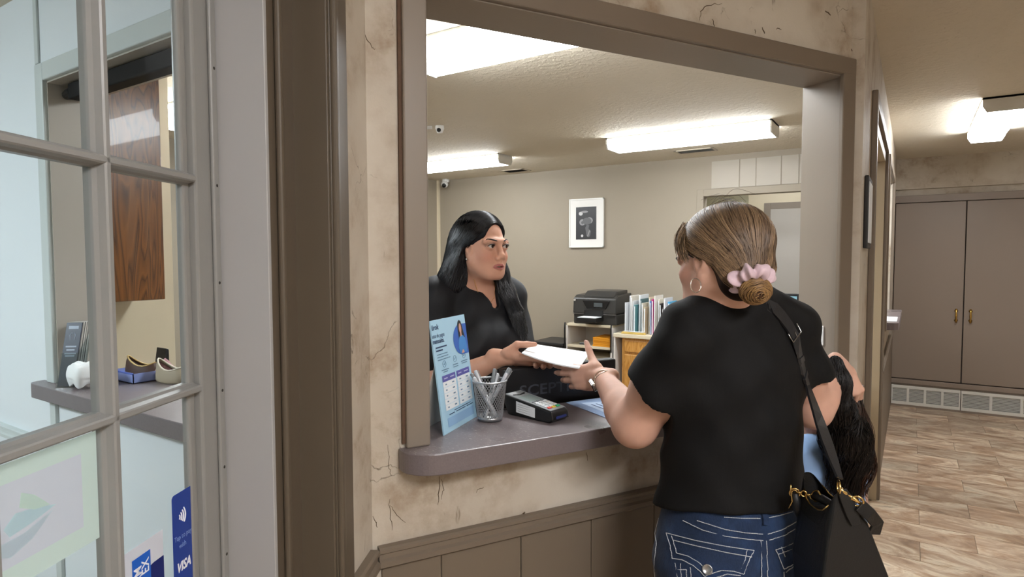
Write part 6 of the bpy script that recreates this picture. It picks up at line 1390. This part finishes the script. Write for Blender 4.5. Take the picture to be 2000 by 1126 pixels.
bp = J.snap([J.hit(1382, 1111, 1.0, 1.7)], 0.0, 4)[0]; MB().lathe([(0.0105, 0), (0.0112, 0.0025), (0.009, 0.004), (0.0085, 0.0032), (0.0, 0.0036)], Vector(bp), Vector(J.grad(bp)[0]), 20).build('pocket_button', flat('button_silver', '#aeb0b2', 0.3, 0.9), jeans, smooth=True)
for sx in (-1, 1):
    S = SDF(); a, b_ = cT(sx * 0.082, -0.06, 0), cT(sx * 0.086, 0.13, 0); a[2] = 0.045; b_[2] = 0.036; S.cone(a, b_, 0.046, 0.040, 0.02); a2 = a.copy(); a2[2] = 0.09; S.cone(a, a2, 0.046, 0.045, 0.02); S.plane((0, 0, 0.001), (0, 0, -1))
    body_mesh('shoe', S, axes(np.minimum(a, b_) - 0.07, np.maximum(a, b_) + 0.12, 0.009, []), flat('shoe_black', '#111112', 0.4), cus, None, 1)
# hair gathered into a low bun
bun = cF.loc(P_(1474, 566, 1.262))[0]
H = SDF(); e = lambda c, r, kk=0.02, mode='+': H.ell(cF(*c), r, cF.R, kk, mode)
e((0, -0.016, 0.036), (0.078, 0.104, 0.084)); e((-0.015, -0.055, -0.045), (0.060, 0.042, 0.052), 0.03); H.cone(cF(-0.02, -0.085, -0.03), cF(*bun), 0.045, 0.022, 0.03)
e((0.0, 0.112, -0.030), (0.066, 0.075, 0.095), 0.010, '-'); e((-0.070, 0.045, -0.078), (0.034, 0.060, 0.060), 0.012, '-'); e((0.070, 0.045, -0.060), (0.034, 0.060, 0.058), 0.012, '-')
BR0 = np.array(lin('#2c1d15')[:3]); BR1 = np.array(lin('#5c4231')[:3]); BR2 = np.array(lin('#a98b6a')[:3])
hp = np.array([cF(*p) for p in ((-.13, -.17, -.14), (.13, .12, .13), (-.13, .12, .13), (.13, -.17, -.14), (-.13, -.17, .13), (.13, .12, -.14))])
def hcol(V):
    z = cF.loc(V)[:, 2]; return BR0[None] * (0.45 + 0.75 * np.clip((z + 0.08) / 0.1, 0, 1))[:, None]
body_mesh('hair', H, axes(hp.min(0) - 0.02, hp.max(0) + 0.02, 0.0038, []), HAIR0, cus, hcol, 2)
b_ = tuple(bun + np.array((0.004, 0.012, 0.012)))
gs = [guide([[(-0.030, 0.088, 0.060), (-0.066, 0.062, 0.030), (-0.080, 0.018, 0.004), (-0.080, -0.035, -0.030), (-0.066, -0.070, -0.058), b_],
             [(-0.010, 0.090, 0.080), (-0.060, 0.065, 0.060), (-0.084, 0.010, 0.030), (-0.084, -0.045, -0.010), (-0.066, -0.085, -0.045), b_],
             [(0.010, 0.075, 0.102), (-0.045, 0.060, 0.090), (-0.082, 0.000, 0.055), (-0.082, -0.055, 0.005), (-0.066, -0.092, -0.04), b_],
             [(0.010, 0.030, 0.122), (-0.040, 0.015, 0.112), (-0.076, -0.030, 0.070), (-0.074, -0.080, 0.015), (-0.062, -0.098, -0.035), b_],
             [(0.010, -0.020, 0.125), (-0.030, -0.050, 0.108), (-0.058, -0.085, 0.060), (-0.058, -0.105, 0.010), (-0.055, -0.104, -0.035), b_],
             [(0.020, -0.050, 0.115), (0.000, -0.090, 0.085), (-0.020, -0.118, 0.035), (-0.035, -0.122, -0.01), (-0.045, -0.108, -0.045), b_],
             [(0.045, -0.050, 0.105), (0.050, -0.095, 0.060), (0.035, -0.120, 0.015), (0.005, -0.120, -0.025), (-0.025, -0.105, -0.05), b_],
             [(0.060, 0.02, 0.090), (0.082, -0.03, 0.04), (0.070, -0.085, 0.0), (0.035, -0.105, -0.04), (-0.01, -0.10, -0.06), b_]], 1500, 16, 0.0035, cF, H, (0.0002, 0.0030), BR1, 0.1)]
def streak(T, n): 
    mix = np.clip(rg.beta(1.3, 2.0, (n, 1)) * 1.25, 0, 1); return (BR0 * 1.2)[None] * (1 - mix) + BR2[None] * mix
Pq = gs[0][0]; n_ = len(Pq); tq = np.repeat(np.clip(rg.beta(1.3, 2.0, (n_ // 12 + 1, 1)) * 1.2, 0, 1), 12, 0)[:n_] * 0.7 + rg.random((n_, 1)) * 0.3
strands('hair_strands', Pq, np.linspace(0.0011, 0.0008, 16), HAIRM, cus, (BR0 * 1.25)[None] * (1 - tq) + BR2[None] * tq)
Pw, Tw = guide([[(-0.030, 0.070, 0.078), (-0.048, 0.074, 0.060), (-0.060, 0.072, 0.042), (-0.066, 0.064, 0.022)], [(-0.050, 0.055, 0.062), (-0.068, 0.055, 0.040), (-0.076, 0.048, 0.016), (-0.076, 0.040, -0.006)]], 220, 10, 0.0045, cF, H, snap=False, tone=BR2 * 0.6, tv=0.4)
strands('fringe', Pw, np.linspace(0.0009, 0.0004, 10), HAIRM, cus, Tw)
Pw, Tw = guide([[(0.0, 0.03, 0.120), (-0.02, 0.0, 0.128), (-0.04, -0.04, 0.122)], [(0.02, 0.0, 0.122), (0.02, -0.05, 0.126), (0.0, -0.09, 0.10)]], 26, 8, 0.010, cF, H, snap=False, tone=BR1, tv=0.3)
strands('flyaway_hair', Pw, 0.0004, HAIRM, cus, Tw)
# bun: coiled strands over a small core
bc = cF(*bun); bax = (cF(*bun) - cF(-0.02, -0.06, -0.04)); bax /= np.linalg.norm(bax); bR = Frame(bc, bax)
S = SDF(); S.ell(bR(0, 0.004, 0), (0.031, 0.021, 0.028), bR.R, 0.01); body_mesh('bun', S, axes(bc - 0.05, bc + 0.05, 0.0035, []), HAIR0, cus, lambda V: np.tile(BR1, (len(V), 1)), 1)
n_, m_ = 300, 18; th = np.linspace(0, 1, m_)[None, :]; ph0 = rg.random((n_, 1)) * 2 * PI; lat = rg.uniform(-0.9, 1.3, (n_, 1)); arc_ = rg.uniform(1.2, 2.6, (n_, 1)); tw = rg.uniform(-0.5, 0.5, (n_, 1))
aa = ph0 + th * arc_; la = lat + tw * (th - 0.5); rr = 1.02 + rg.uniform(0, 0.07, (n_, 1))
loc = np.stack([0.031 * np.cos(la) * np.cos(aa) * rr, 0.004 + 0.023 * np.sin(la) * rr, 0.028 * np.cos(la) * np.sin(aa) * rr], -1)
strands('bun_strands', bc + loc @ bR.R.T, 0.0010, HAIRM, cus, (BR1 * 1.0)[None] * (1 - (t_ := np.clip(rg.beta(1.6, 1.5, (n_, 1)), 0, 1))) + np.array(lin('#b08a58')[:3])[None] * t_)
# pink scrunchie
sc0 = cF.loc(P_(1468, 545, 1.268))[0]; sR_ = Frame(cF(*sc0), bax * 0.75 + nCU * -0.62); m = MB(); NU, NV = 72, 12; g = {}
for i in range(NU):
    a = 2 * PI * i / NU; ruf = 0.0045 * math.sin(7 * a + 1) + 0.003 * math.sin(13 * a); wob = 0.006 * math.sin(9 * a + 2)
    for j in range(NV):
        v_ = 2 * PI * j / NV; R_ = 0.029 + ruf * 0.6; r_ = 0.0155 + ruf * (0.5 + 0.5 * math.cos(v_)) + 0.0025 * math.sin(11 * a + 2 * v_)
        g[i, j] = m.pt(sR_((R_ + r_ * math.cos(v_)) * math.cos(a), r_ * 0.9 * math.sin(v_) + wob * 0.5, (R_ + r_ * math.cos(v_)) * math.sin(a) * 0.95))
for i in range(NU):
    for j in range(NV): m.face(g[i, j], g[(i + 1) % NU, j], g[(i + 1) % NU, (j + 1) % NV], g[i, (j + 1) % NV])
m.build('scrunchie', cloth_mat('pink_satin', '#cdb4bd', (40, 40, 40), 0.5, 0.3, 0.3), cus, smooth=True, subd=1)
# hoop earring
hc_ = Vector(P_(1359, 557, 1.318)); MB().torus(hc_, Vector(ang(-0.85, 0.45, 0.1)), 0.0150, 0.0011, 36, 6).build('hoop_earring', flat('hoop_silver', '#e3d9cf', 0.2, 0.9), cus, smooth=True)
# watch with a crossed strap
wd = (cwL - ceL) / np.linalg.norm(cwL - ceL); wc0 = cwL - wd * 0.012; wz = -np.cross(lx, ly); wz = wz - wd * (wz @ wd); wz /= np.linalg.norm(wz); wy = np.cross(wd, wz)
WB = flat('watch_band_gold', '#d9c2ad', 0.25, 0.6)
wt_ = MB()
for ph, amp in ((0, 1), (PI, 1)):
    pts = []
    for k in range(33):
        a = 2 * PI * k / 32; pts.append(Vector(wc0 + (wz * math.cos(a) * 0.0275 + wy * math.sin(a) * 0.0285) + wd * 0.008 * amp * math.sin(2 * a + ph + 0.6)))
    wt_.tube(pts, 0.0017, 6)
wband = wt_.build('watch_band', WB, cus, smooth=True)
fz = wz * 0.55 + wy * 0.83; fz = -fz if (fz @ nCF) > 0.6 else fz; fz = ang(-0.35, -0.75, -0.45); fz = fz - wd * (fz @ wd); fz /= np.linalg.norm(fz); fc = wc0 + fz * 0.028; fs_ = np.cross(wd, fz); m = MB()
m.prism([Vector(fc + wd * a + fs_ * c) for a, c in ((-0.015, -0.012), (0.015, -0.012), (0.017, -0.009), (0.017, 0.009), (0.015, 0.012), (-0.015, 0.012), (-0.017, 0.009), (-0.017, -0.009))], Vector(fz * 0.009)); wfa = m.build('watch_case', flat('watch_case', '#c9c3bd', 0.2, 0.8), wband, bevel=0.002)
m = MB(); m.prism([Vector(fc + fz * 0.0091 + wd * a + fs_ * c) for a, c in ((-0.013, -0.010), (0.013, -0.010), (0.013, 0.010), (-0.013, 0.010))], Vector(fz * 0.0012)); m.build('watch_glass', flat('watch_black', '#08080a', 0.1), wband)
# ------------------------------------------------------------------ child held close by the customer
kF = Frame(P_(1606, 792, 1.76), ang(0.8, -0.6, -0.15), (0, 0, 1), 0.86)
kT = Frame(P_(1612, 890, 1.79), ang(0.85, -0.5), (0, 0, 1), 0.74); kT.o[2] = 0.93
kid = thing('child', 'child with long dark wavy hair and light blue shirt held beside the customer', 'person', (kT.o[0], kT.o[1], 0))
S = SDF(); add_head(S, kF, 1.0, False); S.cone(kT(0, 0, 0), kF(0, -0.012, -0.06), 0.040, 0.038, 0.02); torso_ops(S, kT, 0.0, 0.95, 0.55, 1.0, 0.9); legs_ops(S, kT, 0.0, 0.0, 0.9)
kt_, ks = [], []
for sx in (-1, 1):
    s_, e_, w_ = kT(sx * 0.155, 0, -0.03), kT(sx * 0.20, -0.02, -0.30), kT(sx * 0.19, 0.10, -0.52); ks.append((s_, e_)); S.cone(s_, e_, 0.038, 0.030, 0.02); S.cone(e_, w_, 0.030, 0.020, 0.02)
    t_, q_, R_ = add_hand(S, w_, kT.R @ np.array([0, 0.55, -0.83]), kT.R @ np.array([-sx * 0.2, 0.8, 0.5]), sx, [(20, 20, 15)] * 4, ((0.7, 0.6, -0.2), (0.85, 0.4, -0.2)), 0.70, 0.04); kt_.append([p[0] for p in t_] + [w_])
    S.cone((*kT(sx * 0.082, -0.05, 0)[:2], 0.04), (*kT(sx * 0.085, 0.12, 0)[:2], 0.025), 0.028, 0.024, 0.02)
body_mesh('body', S, axes(kT.o - (0.30, 0.30, 0.96), kT.o + (0.30, 0.30, 0.30), 0.0075, [fine_for(p, 0.015, 0.0028) for p in kt_]), SKIN, kid, lambda V: np.tile(CSK, (len(V), 1)), 1)
S = SDF(); torso_ops(S, kT, 0.016, 0.97, 0.55, 1.06, 0.95)
for s_, e_ in ks: S.cone(s_, s_ + (e_ - s_) * 0.5, 0.050, 0.048, 0.02)
S.ell(kT(0, 0.02, 0.08), (0.055, 0.06, 0.045), kT.R, 0.006, '-'); S.plane((0, 0, 0.70), (0, 0, -1)); S.disp(folds(kT, 0.004, 55, 3.0))
body_mesh('shirt', S, axes(kT.o - (0.26, 0.26, 0.28), kT.o + (0.26, 0.26, 0.10), 0.005, []), cloth_mat('light_blue_cotton', '#8fb0dc', (22, 22, 8), 0.8, 0.35, 0.1), kid, None, 1)
S = SDF(); torso_ops(S, kT, 0.010, 0.95, 0.6, 1.05, 0.92, 'hip'); legs_ops(S, kT, 0.0, 0.012, 0.9); S.ell(kT(0, 0, -0.36), (0.11, 0.095, 0.08), kT.R, 0.03); S.plane((0, 0, 0.74), (0, 0, 1)); S.plane((0, 0, 0.05), (0, 0, -1))
body_mesh('jeans', S, axes(kT.o - (0.26, 0.26, 0.93), kT.o + (0.26, 0.26, -0.17), 0.009, []), flat('bright_denim', '#2d62b4', 0.8, grain=0.2, gscale=200), kid, None, 1)
for sx in (-1, 1):
    S = SDF(); a, b_ = kT(sx * 0.082, -0.06, 0), kT(sx * 0.086, 0.13, 0); a[2] = 0.036; b_[2] = 0.030; S.cone(a, b_, 0.037, 0.032, 0.02); a2 = a.copy(); a2[2] = 0.07; S.cone(a, a2, 0.037, 0.036, 0.02); S.plane((0, 0, 0.001), (0, 0, -1))
    body_mesh('shoe', S, axes(np.minimum(a, b_) - 0.06, np.maximum(a, b_) + 0.10, 0.008, []), WHITE, kid, None, 1)
H = SDF(); H.ell(kF(0, -0.016, 0.034), (0.073, 0.094, 0.078), kF.R, 0.02); H.ell(kF(0, 0.115, -0.03), (0.058, 0.07, 0.08), kF.R, 0.01, '-')
hl = [P_(1632, 706, 1.570), P_(1638, 745, 1.563), P_(1640, 800, 1.575), P_(1648, 850, 1.62), P_(1654, 895, 1.66), P_(1650, 930, 1.68)]
H.chain(hl, [0.012, 0.019, 0.030, 0.052, 0.050, 0.022], 0.03); H.chain([P_(1645, 790, 1.68), P_(1660, 840, 1.68), P_(1662, 895, 1.69)], [0.048, 0.040, 0.025], 0.03)
DB = np.array(lin('#120d0b')[:3]); pts_ = np.array(hl + [kF(*p) for p in ((-.1, -.12, -.1), (.1, .1, .13), (.1, -.12, .1), (-.1, .1, -.1))])
body_mesh('hair', H, axes(pts_.min(0) - 0.08, pts_.max(0) + 0.08, 0.0048, []), HAIR0, kid, lambda V: np.tile(DB, (len(V), 1)), 2)
# wavy strands, written as world points
class WF: 
    o = np.zeros(3); R = np.eye(3); k = 1.0
def wavy(pxs, n, m, jit, amp, fr, tone, tv, H, free=3):
    G = [[P_(x, y, d) for x, y, d in pxs]]; W_, tn = guide(G, n, m, jit, WF, H, (0.0, 0.004), tone, tv, True, free)
    t = np.linspace(0, 1, m)[None, :, None]; ph = rg.random((n, 1, 1)) * 1.2; W_ = W_ + (nCR[None, None] * np.sin(t * fr + ph) + nCF[None, None] * 0.6 * np.cos(t * fr * 0.9 + ph)) * amp * t; return W_, tn
BRN = np.array(lin('#3a2316')[:3]); G_ = [wavy([(1630, 696, 1.575), (1640, 745, 1.555), (1640, 800, 1.56), (1652, 850, 1.60), (1660, 900, 1.64), (1654, 965, 1.67)], 300, 24, 0.011, 0.016, 11, DB, 0.4, H),
      wavy([(1645, 760, 1.66), (1664, 820, 1.64), (1676, 870, 1.66), (1676, 910, 1.66), (1664, 960, 1.66)], 240, 24, 0.010, 0.020, 12, BRN, 0.5, H, 8), wavy([(1640, 780, 1.60), (1640, 850, 1.58), (1640, 900, 1.62), (1646, 950, 1.65)], 180, 24, 0.016, 0.014, 10, DB, 0.4, H)]
strands('hair_strands', np.concatenate([g[0] for g in G_]), np.linspace(0.0012, 0.0006, 24), HAIRM, kid, np.concatenate([g[1] for g in G_]))
G_ = [wavy([(1676, 800, 1.66), (1694, 850, 1.65), (1692, 890, 1.65), (1698, 905, 1.65), (1688, 945, 1.65)], 60, 24, 0.003, 0.008, 16, BRN, 0.4, H, 23), wavy([(1690, 920, 1.66), (1700, 940, 1.66), (1690, 965, 1.66)], 10, 14, 0.002, 0.004, 8, BRN, 0.3, H, 13)]
for P_s, T_s in G_: strands('loose_lock', P_s, 0.0008, HAIRM, kid, T_s)

# ------------------------------------------------------------------ handbag hanging from the customer's shoulder
LEA = NT('black_leather'); _v = LEA.coord('Object'); _f = LEA.noise(_v, 420, 3); LEA.bump(_f, 0.35, 0.0015); LEA.b.inputs['Base Color'].default_value = lin('#0f0f10'); LEA.set(Roughness=0.45, Specular_IOR_Level=0.45); LEA = LEA.m
STR = flat('strap_leather', '#1d1d20', 0.38, grain=0.2, gscale=300); GOLD = flat('gold_hardware', '#d9b877', 0.22, 1.0)
BD = 1.17
bag = thing('handbag', 'black leather shoulder bag with gold rings hanging behind the customer', 'handbag', P_(1650, 1180, BD))
far = ang(0.115, -0.008)
def sec(px, py, t): return Vector(P_(px, py, BD) + far * t)
m = MB(); NS = 9; L_ = []; Rr = []; prof = []
for i in range(NS):
    t = i / (NS - 1); e_ = abs(2 * t - 1) ** 3; sag = (1 - e_)
    near = [(1632 - 3 * sag - 6 * sag, 962 + 52 * sag), (1622 - 6 * sag, 1030 + 10 * sag), (1607, 1126), (1612, 1205), (1640, 1224), (1722, 1224), (1748, 1205), (1738, 1126), (1696 + 6 * sag, 1020 + 6 * sag), (1652 + 22 * sag, 962 + 40 * sag)]
    prof.append([m.pt(sec(x, y, t)) for x, y in near])
for i in range(NS - 1):
    for j in range(len(prof[0]) - 1): m.face(prof[i][j], prof[i][j + 1], prof[i + 1][j + 1], prof[i + 1][j])
m.face(*prof[0]); m.face(*prof[-1][::-1])
body = m.build('body', LEA, bag, bevel=0.006, seg=3)
m = MB(); m.poly([sec(1632 - 6, 1030, 0.12), sec(1690, 1024, 0.12), sec(1690, 1024, 0.88), sec(1632 - 6, 1030, 0.88)]); m.build('dark_lining', flat('lining_dark', '#1a1715', 0.7), bag)
for j, nm in ((0, 'zip_left'), (-1, 'zip_right')):
    pts = [Vector(m_) for m_ in [body.data.vertices[prof[i][j]].co for i in range(1, NS - 1)]]; MB().tube(pts, 0.0016, 6).build('zip', GOLD, bag, smooth=True)
zp = sec(1600, 985, 0.9); MB().tube([zp, zp + Vector((0, 0, -0.012)), zp + Vector(ang(0, 0.004, -0.035)), zp + Vector(ang(0, -0.004, -0.05))], [0.0015, 0.002, 0.0024, 0.001], 6).build('zip_pull', GOLD, bag, smooth=True)
# tab with ring at the near end, ring with chain at the far end
tb = [(1641, 955), (1652, 975), (1662, 1000), (1668, 1022)]; tp = [sec(x, y, -0.02) - Vector(nCF) * 0.002 for x, y in tb]
MB().ribbon(tp, [-Vector(nCF)] * 4, [0.018, 0.026, 0.027, 0.018], 0.003).build('end_tab', LEA, bag, bevel=0.001)
R1 = sec(1637, 946, -0.02); R2 = sec(1552, 968, 1.0)
R2 = Vector(P_(1552, 962, 1.275))
MB().torus(R1 + Vector((0, 0, -0.004)), Vector(ang(-0.3, 1, 0)), 0.0125, 0.0019, 24, 8).build('ring', GOLD, bag, smooth=True)
MB().torus(R2, Vector(ang(1, 0.4, 0.2)), 0.010, 0.0017, 22, 8).build('ring', GOLD, bag, smooth=True)
sw0, sw1 = R1 + Vector((0, 0, -0.006)), Vector(P_(1684, 985, BD - 0.01))
MB().lathe([(0.002, 0), (0.0045, 0.004), (0.0045, 0.014), (0.0025, 0.018), (0.0025, 0.026), (0.005, 0.030), (0.003, 0.040), (0.0035, 0.048)], sw0, sw1 - sw0, 10).build('swivel_hook', GOLD, bag, smooth=True)
MB().torus(Vector(P_(1674, 978, BD - 0.01)), Vector(ang(1, 0.5, 0.3)), 0.0105, 0.0018, 20, 8).build('ring', GOLD, bag, smooth=True)
hpz = [Vector(P_(x, y, d)) for x, y, d in ((1678, 985, BD - 0.01), (1698, 1003, BD - 0.01), (1712, 1020, BD), (1705, 1040, BD + 0.01))]
MB().ribbon(hpz, [-Vector(nCF)] * 4, 0.026, 0.005).build('handle_end', LEA, bag, bevel=0.001)
ch = [R2, Vector(P_(1570, 966, 1.265)), Vector(P_(1588, 968, 1.255))]
for k in range(5):
    p = ch[0].lerp(ch[2], k / 4.0); MB().torus(p + Vector((0, 0, 0.002 * math.sin(k))), Vector(ang(0.6, 0.2, 1 if k % 2 else -0.2)), 0.0055, 0.0015, 14, 6).build('chain_link', GOLD, bag, smooth=True)
hnd = [Vector(P_(x, y, d)) for x, y, d in ((1590, 967, 1.255), (1606, 974, 1.24), (1622, 984, 1.22), (1636, 1000, 1.19))]
MB().tube(hnd, 0.009, 10).build('handle', LEA, bag, smooth=True)
MB().torus(Vector(P_(1594, 968, 1.25)), Vector(ang(0.3, 1, -0.3)), 0.0105, 0.0017, 20, 8).build('ring', GOLD, bag, smooth=True)
MB().tube([R2, Vector(P_(1556, 985, 1.28)), Vector(P_(1562, 1006, 1.285))], [0.007, 0.011, 0.008], 10).build('end_tab', LEA, bag, smooth=True)
# shoulder strap with buckle
path = [(1494, 594), (1508, 601), (1522, 616), (1536, 636), (1548, 658), (1556, 690), (1564, 725), (1571, 752)]
on = tee_sdf.snap(np.array([tee_sdf.hit(x, y, 1.1, 1.8) for x, y in path]), 0.0035, 5); gn = tee_sdf.grad(on)
pre = tee_sdf.snap(np.array([cT(0.060, 0.10, -0.06), cT(0.066, 0.075, 0.0), cT(0.072, 0.045, 0.035)]), 0.0035, 6); gp_ = tee_sdf.grad(pre)
A_ = list(pre) + list(on); N_ = list(gp_) + list(gn); e0 = on[-1]; e1_ = np.array(R1) + np.array((0, 0, 0.012))
for k in range(1, 7):
    t = k / 6; A_.append(e0 * (1 - t) + e1_ * t); N_.append(gn[-1] * max(0, 0.5 - t) - nCF)
MB().ribbon([Vector(p) for p in A_], [Vector(n_) for n_ in N_], [0.027] * (len(A_) - 2) + [0.022, 0.012], 0.0045).build('shoulder_strap', STR, bag)
bk = 3 + 3; c_ = Vector(A_[bk + 0]) * 0.35 + Vector(A_[bk + 1]) * 0.65; t_ = (Vector(A_[bk + 1]) - Vector(A_[bk])).normalized(); n_ = Vector(N_[bk + 1]).normalized(); s_ = t_.cross(n_).normalized(); up_ = n_ * 0.006
SIL = flat('buckle_silver', '#b9b9bb', 0.2, 1.0)
bkl = MB().tube([c_ + up_ + s_ * 0.019 - t_ * 0.013, c_ + up_ + s_ * 0.019 + t_ * 0.011, c_ + up_ - s_ * 0.019 + t_ * 0.011, c_ + up_ - s_ * 0.019 - t_ * 0.013], 0.0019, 8).build('buckle', SIL, bag, smooth=True)
MB().tube([c_ + up_ + t_ * 0.011, c_ + up_ * 1.3 - t_ * 0.004], 0.0013, 6).build('buckle_pin', SIL, bkl)
for kk, w_ in ((8, 0.030), (9, 0.031)):
    a = Vector(A_[kk]); b2 = Vector(A_[kk + 1]); d_ = (b2 - a).normalized(); p0 = a.lerp(b2, 0.2); MB().ribbon([p0, p0 + d_ * 0.014], [Vector(N_[kk])] * 2, w_, 0.0065).build('strap_keeper', STR, bag, bevel=0.001)
